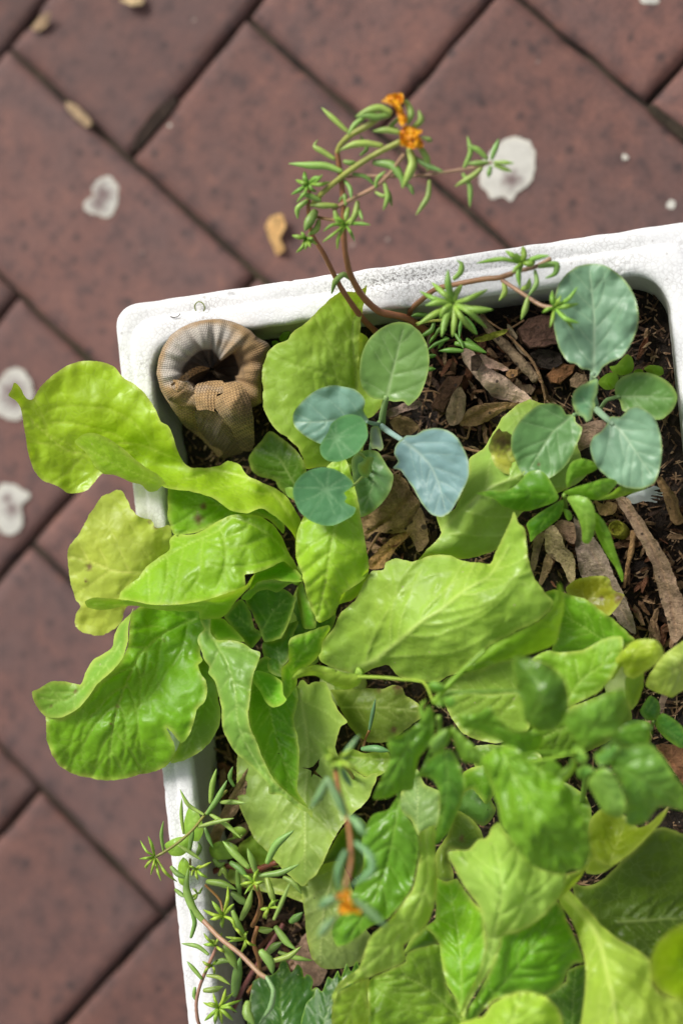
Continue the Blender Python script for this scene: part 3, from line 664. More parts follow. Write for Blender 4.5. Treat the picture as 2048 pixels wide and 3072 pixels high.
leaf(lt, 'lettuce', (.12, .29, .010),
     dict(outline=['H', (490, 290), (500, 370), (540, 460), (590, 580), (650, 690), (720, 760), (800, 825), (868, 905), (850, 850), (785, 742), (790, 640), (795, 520), (785, 430), (762, 320), (790, 180), (740, 60), (600, -60), (520, 0), (500, 150)],
          zc=['H', (490, 290, 22.6), (590, 580, 23.0), (720, 760, 23.0), (860, 890, 22.6), (785, 742, 22.2), (795, 520, 21.6), (770, 320, 20.8), (640, 400, 21.6), (600, 60, 19.9), (740, 100, 19.9)],
          rib=['H', (640, -20), (620, 250), (680, 500), (760, 730)], wm=3.5, ns=8, bul=.12, ruf=.06, jag=1.3, edgew=7),
     dict(outline=['C', (195, 870), (200, 920), (225, 975), (192, 1010), (186, 1050), (210, 1110), (220, 1150), (255, 1200), (250, 1240), (290, 1290), (310, 1370), (330, 1450), (330, 1530), 'H', (345, 400), (400, 500), (440, 545), (520, 610), (608, 708), (615, 765), (690, 775), (780, 850), (850, 880), (870, 912), (872, 870), (800, 820), (720, 755),
          (650, 688), (585, 575), (542, 460), (500, 362), (488, 290), 'C', (500, 1400), (510, 1300), (530, 1220), (558, 1150), (560, 1115), (510, 1095), (450, 1055), (370, 1042), (295, 1038), (262, 990), (262, 915)],
          zc=['C', (200, 880, 22.2), (190, 1040, 22.7), (260, 950, 22.2), (450, 1060, 22.8), (560, 1125, 22.9), (350, 1200, 23.5), (250, 1220, 22.8), (420, 1400, 23.9), (510, 1300, 23.5), (320, 1420, 23.0), 'H', (345, 400, 23.0), (440, 350, 23.9), (520, 610, 22.9), (570, 560, 23.4), (640, 700, 23.3), (700, 778, 22.9), (865, 905, 22.6), (800, 820, 23.0)],
          rib=['C', (250, 1000), (350, 1150), (410, 1350), 'H', (430, 350), (560, 610), (800, 840)], wm=3, ns=6, bul=.11, ruf=.09, jag=1.2, edgew=7, pale=.55),
     dict(outline=['C', (262, 912), (300, 905), (340, 912), (400, 970), (450, 1020), (468, 1052), (380, 1045), (300, 1042), (262, 1000), (254, 955)], zc=['C', (262, 930, 21.7), (340, 912, 21.2), (465, 1050, 21.6), (300, 1035, 22.2)], bul=.02, ruf=0))
leaf(lt, 'lettuce', SHADE_GREEN, dict(outline=['C', (345, 900), (400, 830), (450, 795), (500, 870), (530, 970), (576, 1000), (512, 1088), (470, 1060), (400, 970)], zc=['C', (350, 890, 20.2), (450, 800, 20.3), (576, 1000, 19.6), (512, 1085, 20.0)], rib=['C', (560, 1010), (400, 880)], ns=3, wm=3, jag=1))
leaf(lt, 'lettuce', SHADE_GREEN, dict(outline=['C', (470, 800), (500, 740), (570, 690), (640, 720), (720, 745), (772, 790), (765, 835), (740, 920), (692, 1020), (640, 1042), (582, 1048), (560, 990), (520, 900)],
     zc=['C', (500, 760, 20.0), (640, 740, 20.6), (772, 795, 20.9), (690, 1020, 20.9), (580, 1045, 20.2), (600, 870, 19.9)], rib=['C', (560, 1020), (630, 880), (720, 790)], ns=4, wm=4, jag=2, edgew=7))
leaf(lt, 'lettuce', (.13, .33, .012),
     dict(outline=['C', (445, 790), (500, 730), (550, 690), (600, 680), (640, 676), (720, 690), (815, 692), (812, 662), (770, 690), (720, 715), (665, 755), (600, 738), (550, 748), (500, 795), (470, 802)], zc=['C', (450, 795, 22.0), (550, 695, 22.3), (815, 680, 21.8), (665, 752, 21.4), (500, 790, 21.6)], bul=.03, ruf=.03, jag=1.2, edgew=10),
     dict(outline=['C', (500, 740), (520, 650), (600, 600), (700, 560), (805, 650), (812, 690), (720, 690), (640, 678), (560, 690)], zc=['C', (520, 660, 20.5), (700, 570, 20.2), (810, 680, 21.6), (560, 690, 22.1), (650, 680, 22.2)], bul=.02, ruf=0))
leaf(lt, 'lettuce', (.11, .29, .012), dict(outline=['C', (780, 760), (800, 700), (815, 690), (840, 780), (890, 890), (893, 965), (822, 970), (800, 880)], zc=['C', (815, 700, 21.4), (890, 960, 21.2), (800, 880, 20.6)], bul=.03, jag=1.2))
leaf(lt, 'lettuce', (.15, .36, .012), dict(outline=['C', (690, 1210), (728, 1170), (732, 1100), (728, 1060), (755, 1022), (850, 990), (968, 950), (980, 975), (935, 1055), (922, 1120), (860, 1190), (785, 1240), (780, 1310), (740, 1370), (702, 1410), (690, 1300)],
     zc=['C', (690, 1220, 22.8), (730, 1060, 22.9), (970, 955, 22.6), (930, 1070, 22.0), (860, 1190, 21.5), (750, 1200, 21.6), (700, 1400, 21.6), (780, 1300, 21.2)], rib=['C', (740, 1350), (770, 1180), (950, 970)], ns=5, wm=3, bul=.07, jag=1.1, edgew=9))
leaf(lt, 'lettuce', (.13, .34, .012), dict(outline=['C', (515, 1250), (540, 1225), (620, 1245), (690, 1290), (700, 1370), (720, 1400), (690, 1430), (640, 1446), (600, 1420), (560, 1350), (515, 1290)],
     zc=['C', (530, 1235, 21.3), (690, 1290, 22.2), (715, 1400, 22.7), (640, 1440, 22.9), (520, 1290, 22.0), (620, 1340, 22.2)], rib=['C', (540, 1250), (660, 1420)], ns=4, wm=2.5, bul=.05, jag=.8))
leaf(lt, 'lettuce', SHADE_GREEN, dict(outline=['C', (575, 1060), (640, 1042), (690, 1030), (740, 940), (790, 930), (760, 1010), (730, 1160), (695, 1200), (690, 1262), (620, 1235), (590, 1170)], zc=['C', (580, 1070, 19.8), (770, 950, 20.0), (690, 1250, 20.4), (650, 1120, 19.5)], rib=['C', (690, 1250), (660, 1080)], ns=4, wm=4, jag=1.2))
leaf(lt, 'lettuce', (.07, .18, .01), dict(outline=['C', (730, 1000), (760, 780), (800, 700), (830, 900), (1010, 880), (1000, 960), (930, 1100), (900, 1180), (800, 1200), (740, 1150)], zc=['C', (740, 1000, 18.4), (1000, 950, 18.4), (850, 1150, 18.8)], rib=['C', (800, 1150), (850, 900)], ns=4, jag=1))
leaf(lt, 'lettuce', (.26, .45, .02),
     dict(outline=['C', (774, 480), (782, 400), (815, 310), (900, 180), (960, 0), (1060, -60), (1110, 60), (1145, 200), (1165, 320), (1190, 450), (1212, 600), (1190, 665), (1120, 720), (1050, 770), (1020, 850), (960, 915), (900, 928), (888, 895), (850, 810), (812, 650), (780, 560)],
          zc=['C', (780, 430, 22.3), (1000, 20, 21.2), (1160, 320, 22.0), (1210, 610, 21.8), (1000, 420, 22.8), (820, 680, 22.5), (900, 920, 21.9), (1000, 640, 22.8), (1120, 720, 22.0)], rib=['C', (1050, -40), (1010, 300), (960, 640), (910, 900)], wm=3, ns=7, bul=.11, jag=1.2, edgew=8, ang=60),
     dict(outline=['C', (1210, 610), (1200, 680), (1130, 790), (1030, 832), (1010, 885), (930, 935), (905, 930), (960, 915), (1020, 850), (1050, 770), (1120, 720)], zc=['C', (1205, 640, 21.6), (1130, 785, 20.6), (930, 935, 21.5), (1050, 780, 21.9)], bul=.02, ruf=0))
leaf(lt, 'lettuce', (.265, .42, .04),
     dict(outline=['D', (632, -92), (607, -70), (562, -50), (472, -50), (392, 10), (332, 70), (272, 130), (232, 160), (180, 200), (155, 240), (100, 258), (40, 310), (15, 380), (4, 430), (10, 560), (10, 640), (40, 710), (90, 780), (160, 830), (220, 890), (250, 950), (270, 1012), (340, 1003), (430, 1000), (520, 1010), (590, 960), (640, 710), (600, 600), (588, 400), (588, 250), (600, 100), (618, 0)],
          zc=['D', (632, -90, 21.8), (470, -45, 21.6), (272, 130, 21.6), (15, 400, 21.4), (10, 640, 21.6), (160, 830, 21.8), (265, 1000, 21.6), (300, 400, 21.2), (560, 300, 20.3), (580, 550, 19.6), (450, 700, 20.0), (520, 990, 19.2), (610, 0, 21.0), (330, 900, 20.9)],
          rib=['D', (560, 980), (590, 760), (570, 530), (553, 350), (548, 150), (580, 0)], wm=6, ns=7, bul=.07, ruf=.08, jag=1.8, edgew=8, ang=50),
     dict(outline=['D', (590, 200), (640, 230), (620, 400), (640, 540), (730, 585), (712, 650), (645, 708), (600, 690), (585, 450)], zc=['D', (590, 220, 20.3), (640, 230, 19.6), (640, 540, 19.5), (720, 600, 19.6), (640, 700, 19.4), (588, 450, 19.9)], bul=.03, ruf=.03),
     petiole=stalk('D', (540, 990, 19.2), (400, 1250, 18.5), (200, 1700, 17.6)))
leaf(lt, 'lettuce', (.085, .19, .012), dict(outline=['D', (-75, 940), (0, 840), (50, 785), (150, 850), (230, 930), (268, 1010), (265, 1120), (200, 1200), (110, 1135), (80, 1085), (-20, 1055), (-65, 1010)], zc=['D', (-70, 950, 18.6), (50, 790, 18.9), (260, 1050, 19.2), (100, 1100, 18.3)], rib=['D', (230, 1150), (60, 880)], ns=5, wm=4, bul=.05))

# the lettuce in the middle of the box
lm = thing('lettuce_plant', 'pale lettuce in the middle of the box, one large leaf folded along its white rib', 'lettuce', at(['Q', (1010, 2060, 16.5)]))
crown(lm, ['Q', (1010, 2060, 18.0)])
leaf(lm, 'lettuce', (.275, .435, .05),
     dict(outline=['C', (1040, 880), (1130, 800), (1180, 700), (1225, 632), (1300, 617), (1312, 578), (1380, 550), (1440, 562), (1480, 572), 'F', (30, 440), (100, 426), (170, 432), (230, 457), (280, 470), (340, 478), (410, 482), (450, 400), (500, 300), (535, 222), (552, 172), (580, 235), (618, 270), (630, 370), (642, 470), (680, 570), (740, 650), (790, 722),
          (700, 822), (560, 892), (420, 967), (340, 1040), (270, 1112), (150, 1165), (100, 1192), (0, 1195), 'C', (1480, 1290), (1380, 1252), (1330, 1192), (1260, 1202), (1160, 1247), (1080, 1232), (960, 1192), (915, 1150), (932, 1060), (962, 1015), (1010, 955)],
          zc=['C', (1040, 880, 21.8), (1300, 620, 21.9), (1200, 900, 21.5), (930, 1100, 21.0), (1160, 1240, 20.6), (1350, 1190, 20.8), (1450, 1000, 22.6), (1400, 800, 22.2), (1450, 1280, 20.8), 'F', (100, 430, 21.9), (400, 485, 22.2), (150, 740, 23.0), (330, 590, 23.6), (552, 175, 24.0), (600, 400, 23.6), (780, 720, 23.2), (560, 892, 23.2), (340, 1040, 22.9), (350, 850, 23.5), (500, 640, 23.9), (100, 1185, 21.0), (130, 1000, 22.6)],
          rib=['C', (1120, 1225), (1250, 1160), (1400, 1040), (1528, 930), 'F', (120, 755), (260, 640), (400, 560), (520, 380)], wm=11, ns=8, bul=.10, ruf=.12, jag=1.7, edgew=7, vsign=1, ang=46, bulwl=55, brown=['F', (20, 628, 4)]), petiole=stalk('C', (1160, 1225, 20.5), (1100, 1290, 19.2), (1020, 1330, 17.8), w=40))
leaf(lm, 'lettuce', (.265, .42, .06),
     dict(outline=['E', (650, 893), (560, 940), (490, 1000), (440, 1080), (370, 1190), (290, 1250), (280, 1340), (240, 1450), (190, 1560), 'D', (1050, 1290), (1075, 1400), (1000, 1490), (930, 1568), 'F', (-20, 470), (60, 432), (150, 442), (270, 452), (400, 420), (470, 382), (540, 250), (600, 180), (720, 100), 'E', (900, 1420), (990, 1350), (960, 1250), (940, 1180), (860, 1000), (760, 930), (692, 912)],
          zc=['E', (650, 900, 19.2), (490, 1000, 19.6), (370, 1190, 19.9), (700, 1100, 19.8), (620, 1340, 21.2), (440, 1260, 20.4), (280, 1340, 19.9), 'F', (230, 170, 21.8), (400, 30, 21.6), (0, 420, 20.8), (-20, 465, 19.4), (270, 450, 20.2), (470, 380, 20.0), (600, 180, 20.0), (380, 250, 21.0), (120, 300, 21.4), 'D', (1050, 1300, 19.4), 'E', (960, 1250, 19.4)],
          rib=['F', (-40, 470), (0, 415), (100, 300), (230, 170), (400, 30), 'E', (620, 1330), (680, 1150), (670, 950)], wm=9, ns=7, bul=.08, ruf=.08, jag=1.8, edgew=6, vsign=1, pale=.15))
leaf(lm, 'lettuce', (.26, .39, .05),
     dict(outline=['H', (780, 120), (800, 85), (822, 80), (850, 110), (890, 90), (950, 97), (980, 150), (1000, 210), (1050, 290), (1085, 335), (1045, 360), (1012, 480), (1040, 560), (1150, 640), (1190, 662), (1230, 645), (1265, 645), (1240, 720), (1200, 810), (1130, 870), (1050, 960), (1000, 1040), (950, 1150), (900, 1245), (850, 1290), (812, 1320), (700, 1222), (600, 1110), (530, 1040), (490, 960), (440, 850), (425, 780), (425, 540), (500, 400), (650, 150)],
          zc=['H', (820, 85, 19.6), (1080, 335, 20.6), (1010, 480, 20.0), (1265, 645, 20.6), (1150, 860, 20.4), (900, 600, 19.7), (700, 800, 20.0), (830, 1310, 20.6), (600, 1110, 20.0), (430, 600, 19.4), (800, 1050, 20.5)],
          rib=['H', (800, 160), (850, 500), (830, 800), (830, 1250)], wm=5, ns=8, bul=.05, ruf=.06, jag=2.0, edgew=6, vsign=1, pale=.3, hole=['H', (800, 606), (850, 610), (878, 600), (898, 575), (915, 555), (912, 598), (892, 628), (915, 650), (944, 678), (900, 655), (880, 645), (866, 666), (868, 628), (845, 616)]), label='pale leaf with a star-shaped tear')
leaf(lm, 'lettuce', (.15, .22, .025), dict(outline=['C', (970, 1340), (1040, 1340), (1160, 1330), (1290, 1332), (1370, 1310), (1405, 1320), (1430, 1370), (1510, 1425), (1530, 1500), 'H', (1480, 340), (1330, 450), (1200, 452), (1130, 400), (1085, 345), (1040, 250), (985, 150)],
     zc=['C', (1000, 1345, 19.0), (1390, 1315, 19.6), (1525, 1480, 19.4), 'H', (1330, 450, 19.0), (1090, 340, 18.8)], rib=['C', (1000, 1450), (1250, 1440), (1500, 1470)], ns=5, wm=4, bul=.04, jag=2, brown=['C', (1390, 1325, 18), (1270, 1335, 10), 'H', (1360, 380, 12)]))
leaf(lm, 'lettuce', (.19, .32, .03), dict(outline=['H', (1080, 490), (1180, 520), (1320, 510), (1350, 600), (1265, 660), (1190, 665), (1140, 630), (1050, 560)], zc=['H', (1080, 500, 19.2), (1330, 520, 19.4), (1200, 650, 19.8)], bul=.05, rib=['H', (1330, 560), (1100, 540)], ns=3, wm=3))
leaf(lm, 'lettuce', (.27, .37, .08), dict(outline=['L', (100, 720), (180, 690), (262, 612), (370, 600), (440, 780), (500, 980), (545, 1050), (480, 1200), (400, 1232), (270, 1242), (230, 1222), (188, 1170), (160, 1050), (145, 900), (130, 800)],
     zc=['L', (130, 730, 19.6), (370, 600, 19.6), (270, 900, 20.0), (230, 1220, 20.0), (480, 1190, 19.4), (150, 950, 19.6)], rib=['L', (330, 620), (260, 900), (240, 1210)], ns=6, wm=5, bul=.09, jag=1, pale=.3, vsign=1))
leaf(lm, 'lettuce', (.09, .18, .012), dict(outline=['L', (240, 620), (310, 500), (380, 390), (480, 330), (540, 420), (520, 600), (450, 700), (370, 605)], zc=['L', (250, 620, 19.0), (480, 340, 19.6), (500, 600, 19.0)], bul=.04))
leaf(lm, 'lettuce', (.30, .42, .07), dict(outline=['I', (620, 600), (820, 690), (1030, 720), (1040, 840), (900, 800), (700, 760), (560, 700)], zc=['I', (620, 620, 18.8), (1030, 740, 19.2), (800, 760, 18.9)], bul=.04, rib=['I', (600, 650), (1020, 830)], wm=5, ns=4))
leaf(lm, 'lettuce', (.16, .28, .02), dict(outline=['H', (430, 1080), (470, 1040), (560, 1000), (680, 1200), (600, 1200), (500, 1180), (430, 1150)], zc=['H', (430, 1090, 18.7), (560, 1010, 19.0), (620, 1190, 18.8)], bul=.04))

# the lettuce in the lower right of the picture
ZS = 1.6
lb = thing('lettuce_plant', 'tall yellow-green lettuce crowding the lower right corner of the picture', 'lettuce', at(['Q', (1580, 2900, 16.5)]))
crown(lb, ['Q', (1580, 2900, 19.0)])
leaf(lb, 'lettuce', (.29, .46, .03),
     dict(outline=['L', (832, 430), (870, 400), (925, 380), (932, 560), (942, 700), (932, 830), (882, 970), (800, 1060), (742, 1100), (752, 1190), (640, 1250), (540, 1290), (470, 1312), (400, 1340), (350, 1380), (320, 1450), (312, 1400), (345, 1335), (400, 1282), (468, 1240), (490, 1190), (540, 1050), (640, 960), (722, 860), (792, 760), (822, 640), (836, 520)],
          zc=['L', (880, 400, 24.4), (935, 700, 25.0), (830, 640, 25.6), (880, 970, 25.0), (640, 960, 25.8), (750, 1180, 24.8), (500, 1190, 25.4), (320, 1440, 24.4), (470, 1310, 24.6)], rib=['L', (870, 420), (880, 700), (780, 950), (600, 1150), (340, 1380)], wm=3, ns=5, bul=.07, pale=.45, jag=1.0, edgew=8),
     dict(outline=['L', (312, 1460), (345, 1385), (480, 1312), (532, 1300), (522, 1400), (540, 1500), (560, 1640), (330, 1640), (308, 1530)], zc=['L', (320, 1450, 24.4), (530, 1305, 24.4), (540, 1560, 23.4), (340, 1600, 23.8)], bul=.05, rib=['L', (500, 1330), (380, 1580)], ns=3, wm=2))
leaf(lb, 'lettuce', (.17, .31, .02),
     dict(outline=['L', (535, 1310), (650, 1250), (752, 1195), (762, 1150), (850, 1110), (960, 1095), (985, 1150), (985, 1250), (1000, 1350), (1050, 1420), (1100, 1490), (1120, 1660), (560, 1660), (528, 1450)],
          zc=['L', (540, 1310, 23.3), (760, 1150, 23.6), (960, 1100, 23.4), (760, 1400, 22.9), (1050, 1420, 22.6), (540, 1600, 23.6)], rib=['L', (1080, 1540), (900, 1370), (720, 1280), (560, 1300)], wm=4, ns=6, bul=.09, jag=1, edgew=6))
leaf(lb, 'lettuce', (.18, .40, .012),
     dict(outline=['L', (870, 990), (930, 940), (935, 700), (1000, 717), (1060, 700), (1110, 770), (1170, 850), (1212, 900), (1225, 1000), (1235, 1100), (1215, 1250), (1190, 1320), (1140, 1420), (1095, 1530), (1050, 1420), (1000, 1340), (968, 1200), (955, 1100), (925, 1040)],
          zc=['L', (930, 960, 24.0), (940, 710, 22.6), (1060, 705, 22.8), (1210, 900, 24.6), (1225, 1100, 24.8), (1095, 1525, 25.0), (970, 1200, 24.4), (1080, 1000, 23.6)], rib=['L', (1090, 1500), (1080, 1150), (1020, 760)], wm=3, ns=6, bul=.10, jag=1, ruf=.06))
leaf(lb, 'lettuce', (.29, .46, .05),
     dict(outline=['G', (160, 535), (210, 525), (280, 525), (340, 462), (390, 452), (420, 392), (460, 360), (500, 420), (560, 480), (640, 580), (720, 640), (800, 662), (868, 668), (862, 740), (812, 830), (740, 910), (650, 980), (560, 1022), (490, 1037), (482, 1100), (442, 1180), (382, 1290), (310, 1400), (240, 1530), (232, 1505), (260, 1420), (330, 1290), (370, 1160), (380, 1060), (370, 960), (340, 860), (280, 780), (230, 700), (190, 620), (165, 580)],
          zc=['G', (165, 545, 25.2), (340, 465, 24.8), (460, 365, 24.6), (640, 585, 25.8), (865, 680, 25.6), (740, 905, 26.0), (500, 800, 26.9), (560, 1020, 26.2), (300, 800, 26.0), (430, 1000, 26.4), (420, 1150, 26.0), (240, 1520, 25.6), (500, 600, 26.6)],
          rib=['G', (245, 1500), (400, 1200), (440, 1000), (480, 800), (440, 500)], wm=3, ns=7, bul=.13, jag=.8, pale=.4, edgew=7, bulwl=60))
leaf(lb, 'lettuce', (.13, .32, .01),
     dict(outline=['G', (470, 1037), (560, 1015), (650, 975), (740, 905), (800, 830), (840, 860), (872, 950), (920, 1050), (960, 1150), (968, 1200), (920, 1207), (872, 1260), (852, 1320), (802, 1370), (740, 1396), (650, 1382), (560, 1388), (480, 1412), (430, 1432), (380, 1480), (300, 1560), (235, 1560), (330, 1400), (430, 1200)],
          zc=['G', (490, 1037, 25.4), (740, 905, 25.0), (840, 860, 24.4), (965, 1190, 24.2), (740, 1390, 25.2), (700, 1150, 25.6), (430, 1430, 24.6), (260, 1550, 24.8), (450, 1200, 25.2)], rib=['G', (330, 1500), (560, 1250), (830, 900)], wm=3, ns=7, bul=.14, jag=1, ruf=.08, bulwl=60))
leaf(lb, 'lettuce', (.31, .48, .04), dict(outline=['G', (180, 1660), (230, 1568), (300, 1542), (370, 1522), (420, 1452), (500, 1402), (580, 1380), (660, 1380), (740, 1405), (800, 1460), (836, 1530), (840, 1660)], zc=['G', (230, 1570, 26.4), (500, 1405, 26.9), (740, 1410, 27.0), (830, 1540, 26.8), (500, 1640, 27.6)], rib=['G', (500, 1650), (600, 1400)], wm=3, ns=3, bul=.1, edgew=9))
leaf(lb, 'lettuce', (.31, .44, .04),
     dict(outline=['G', (820, 820), (880, 768), (920, 800), (980, 870), (1030, 920), (1080, 980), (1180, 1060), (1270, 1112), (1362, 1182), (1377, 1260), (1382, 1330), (1420, 1382), (1500, 1422), (1600, 1450), (1620, 1680), (945, 1680), (955, 1568), (977, 1420), (985, 1250), (970, 1150), (930, 1020), (888, 930)],
          zc=['G', (870, 800, 22.6), (1000, 950, 24.2), (1180, 1065, 25.0), (1370, 1200, 25.4), (1550, 1450, 25.6), (970, 1400, 25.4), (1130, 1350, 26.4), (1250, 1650, 26.8), (1030, 1100, 24.9)], rib=['G', (865, 810), (980, 930), (1060, 1050), (1110, 1260), (1150, 1420), (1175, 1660)], wm=11, ns=7, bul=.09, vsign=1, jag=.8, pale=.2, edgew=6))
leaf(lb, 'lettuce', (.33, .50, .01), dict(outline=['G', (1620, 955), (1568, 968), (1530, 985), (1500, 1002), (1430, 1062), (1390, 1130), (1368, 1220), (1378, 1310), (1420, 1372), (1500, 1420), (1568, 1448), (1640, 1480), (1660, 1200)], zc=['G', (1570, 970, 27.9), (1390, 1130, 28.0), (1370, 1230, 28.1), (1500, 1420, 27.9), (1560, 1200, 26.2), (1640, 1250, 26.0)], bul=.08, jag=.6, edgew=14, rib=['G', (1650, 1250), (1420, 1230)], wm=3, ns=3))
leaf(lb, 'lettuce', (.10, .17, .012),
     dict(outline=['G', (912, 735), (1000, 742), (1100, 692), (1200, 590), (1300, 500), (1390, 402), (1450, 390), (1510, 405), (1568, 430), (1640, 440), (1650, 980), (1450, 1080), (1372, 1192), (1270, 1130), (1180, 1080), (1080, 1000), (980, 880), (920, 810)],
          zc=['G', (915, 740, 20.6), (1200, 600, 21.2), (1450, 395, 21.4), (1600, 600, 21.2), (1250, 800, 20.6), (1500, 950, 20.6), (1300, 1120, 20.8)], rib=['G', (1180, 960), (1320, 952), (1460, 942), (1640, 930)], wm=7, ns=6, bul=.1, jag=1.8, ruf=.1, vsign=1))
leaf(lb, 'lettuce', (.22, .30, .012),
     dict(outline=['G', (1000, 400), (1020, 330), (1100, 270), (1220, 320), (1300, 390), (1360, 370), (1430, 310), (1480, 272), (1445, 345), (1392, 410), (1300, 505), (1195, 592), (1140, 622), (1050, 585), (1012, 530)], zc=['G', (1005, 420, 22.6), (1100, 280, 21.6), (1300, 400, 21.9), (1475, 278, 23.2), (1300, 500, 23.2), (1140, 618, 23.0), (1020, 540, 22.9), (1150, 450, 21.6)], bul=.05, jag=.8, rib=['G', (1130, 600), (1200, 420)], wm=2.5, ns=3, edgew=10),
     dict(outline=['G', (1012, 535), (1060, 580), (1140, 615), (1195, 590), (1120, 645), (1060, 672), (985, 660)], zc=['G', (1015, 540, 22.5), (1140, 615, 22.8), (1060, 670, 21.8), (990, 655, 21.6)], bul=.02, ruf=0))
leaf(lb, 'lettuce', OLIVE, dict(outline=['L', (925, 560), (1000, 440), (1050, 290), (1130, 325), (1200, 400), (1215, 460), (1130, 525), (1010, 530), (1035, 650), (1035, 718), (930, 720)], zc=['L', (930, 600, 20.0), (1060, 310, 20.2), (1210, 450, 20.6), (1030, 710, 20.2)], bul=.06, jag=1.5, brown=['L', (1090, 455, 10)]))
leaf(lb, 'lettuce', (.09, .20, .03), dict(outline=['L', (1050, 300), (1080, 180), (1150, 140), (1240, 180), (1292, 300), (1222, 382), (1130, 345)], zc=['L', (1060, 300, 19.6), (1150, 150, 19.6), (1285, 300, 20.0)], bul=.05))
leaf(lb, 'lettuce', (.21, .33, .09), dict(outline=['L', (690, 260), (770, 100), (820, 40), (870, 130), (960, 180), (950, 370), (832, 440), (790, 350)], zc=['L', (720, 270, 21.8), (820, 50, 21.6), (945, 360, 22.6), (830, 430, 22.4)], bul=.04, rib=['L', (820, 420), (830, 80)], wm=3, ns=4))
leaf(lb, 'lettuce', (.12, .25, .015), dict(outline=['L', (740, 1150), (780, 1070), (880, 990), (950, 1080), (900, 1110), (800, 1140)], zc=['L', (740, 1140, 22.0), (880, 1000, 22.6), (950, 1080, 22.3)], bul=.03))
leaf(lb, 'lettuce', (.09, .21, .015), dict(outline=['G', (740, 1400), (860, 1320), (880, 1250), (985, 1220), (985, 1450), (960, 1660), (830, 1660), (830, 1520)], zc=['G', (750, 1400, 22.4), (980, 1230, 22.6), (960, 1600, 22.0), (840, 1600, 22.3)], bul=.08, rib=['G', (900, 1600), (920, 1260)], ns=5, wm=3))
leaf(lb, 'lettuce', (.13, .28, .015), dict(outline=['L', (1100, 60), (1230, 20), (1300, 120), (1240, 250), (1150, 160), (1090, 180)], zc=['L', (1100, 80, 21.0), (1300, 120, 21.4), (1230, 240, 21.2)], bul=.06))
leaf(lb, 'lettuce', (.24, .36, .02), dict(outline=['G', (800, 840), (868, 680), (960, 640), (1005, 580), (1000, 480), (1040, 560), (980, 650), (930, 720), (860, 790)], zc=['G', (810, 830, 24.6), (870, 690, 25.2), (1005, 500, 25.0), (940, 715, 24.2)], bul=.04))

# the lettuce at the right wall
ZS = 0.4
lr = thing('lettuce_plant', 'smaller green lettuce behind the herb seedlings at the right wall, below the grey gum leaves', 'lettuce', at(['Q', (1860, 2060, 16.5)]))
crown(lr, ['Q', (1860, 2060, 18.0)], r=.009)
leaf(lr, 'lettuce', (.13, .30, .012), dict(outline=['F', (740, 655), (800, 640), (880, 665), (980, 695), (1060, 750), (1130, 800), (1200, 862), (1240, 900), (1280, 945), (1200, 990), (1120, 1010), (1000, 1040), (900, 1050), (780, 1040), (820, 850), (780, 720)],
     zc=['F', (760, 660, 21.6), (980, 695, 21.9), (1200, 862, 22.0), (1275, 945, 21.8), (900, 850, 20.9), (1050, 950, 20.9), (800, 1030, 20.6)], rib=['F', (1180, 1000), (1000, 880), (800, 760)], wm=3, ns=6, bul=.06, jag=1.6, edgew=8))
leaf(lr, 'lettuce', (.20, .38, .02), dict(outline=['F', (660, 1055), (760, 1005), (830, 1015), (960, 1000), (1060, 950), (1130, 922), (1202, 922), (1208, 990), (1182, 1080), (1130, 1180), (1050, 1262), (950, 1312), (880, 1345), (860, 1220), (810, 1140), (740, 1090)],
     zc=['F', (670, 1055, 23.4), (960, 1000, 23.2), (1200, 925, 23.9), (1130, 1180, 24.0), (900, 1330, 23.2), (1000, 1130, 23.2)], rib=['F', (880, 1300), (960, 1180), (1080, 1090), (1180, 950)], wm=4, ns=5, bul=.07, jag=1.0))
leaf(lr, 'lettuce', (.31, .42, .02), dict(outline=['F', (1275, 945), (1340, 935), (1410, 945), (1440, 980), (1452, 1030), (1400, 1090), (1330, 1140), (1270, 1172), (1220, 1152), (1205, 1100), (1140, 1180), (1125, 1110), (1190, 1020), (1240, 970)],
     zc=['F', (1275, 945, 24.2), (1410, 945, 24.4), (1450, 1030, 24.2), (1270, 1165, 23.4), (1135, 1150, 23.4), (1240, 1020, 24.5)], rib=['F', (1230, 1140), (1300, 1000), (1420, 970)], wm=2.5, ns=3, bul=.05, jag=1.0))
leaf(lr, 'lettuce', (.40, .50, .08), dict(outline=['F', (1620, 920), (1568, 945), (1520, 980), (1450, 1032), (1400, 1100), (1352, 1172), (1348, 1220), (1400, 1252), (1450, 1270), (1500, 1287), (1540, 1262), (1600, 1220), (1660, 1100)], zc=['F', (1568, 945, 22.6), (1400, 1100, 22.6), (1350, 1200, 22.3), (1500, 1285, 22.2), (1500, 1130, 23.2), (1620, 1100, 22.4)], rib=['F', (1640, 1060), (1500, 1130), (1380, 1210)], wm=3, ns=5, bul=.16, jag=1, pale=.4, bulwl=50))
leaf(lr, 'lettuce', (.26, .27, .02), dict(outline=['F', (865, 640), (900, 592), (970, 565), (1050, 556), (1120, 565), (1150, 640), (1215, 670), (1190, 720), (1132, 790), (1090, 800), (1000, 760), (910, 700)],
     zc=['F', (870, 640, 20.0), (1050, 560, 20.2), (1210, 670, 19.8), (1130, 785, 20.1), (1000, 660, 19.6)], rib=['F', (960, 740), (1060, 640), (1110, 580)], wm=3, ns=3, bul=.05, jag=1.2, brown=['F', (1190, 690, 22), (1145, 610, 14), (1080, 690, 8)]), label='olive-yellow withered leaf, browned at its tip')
leaf(lr, 'lettuce', (.20, .33, .02), dict(outline=['F', (1225, 1165), (1325, 1130), (1332, 1200), (1300, 1310), (1260, 1362), (1230, 1300)], zc=['F', (1230, 1170, 22.4), (1330, 1140, 22.0), (1260, 1355, 20.8)], bul=.04))
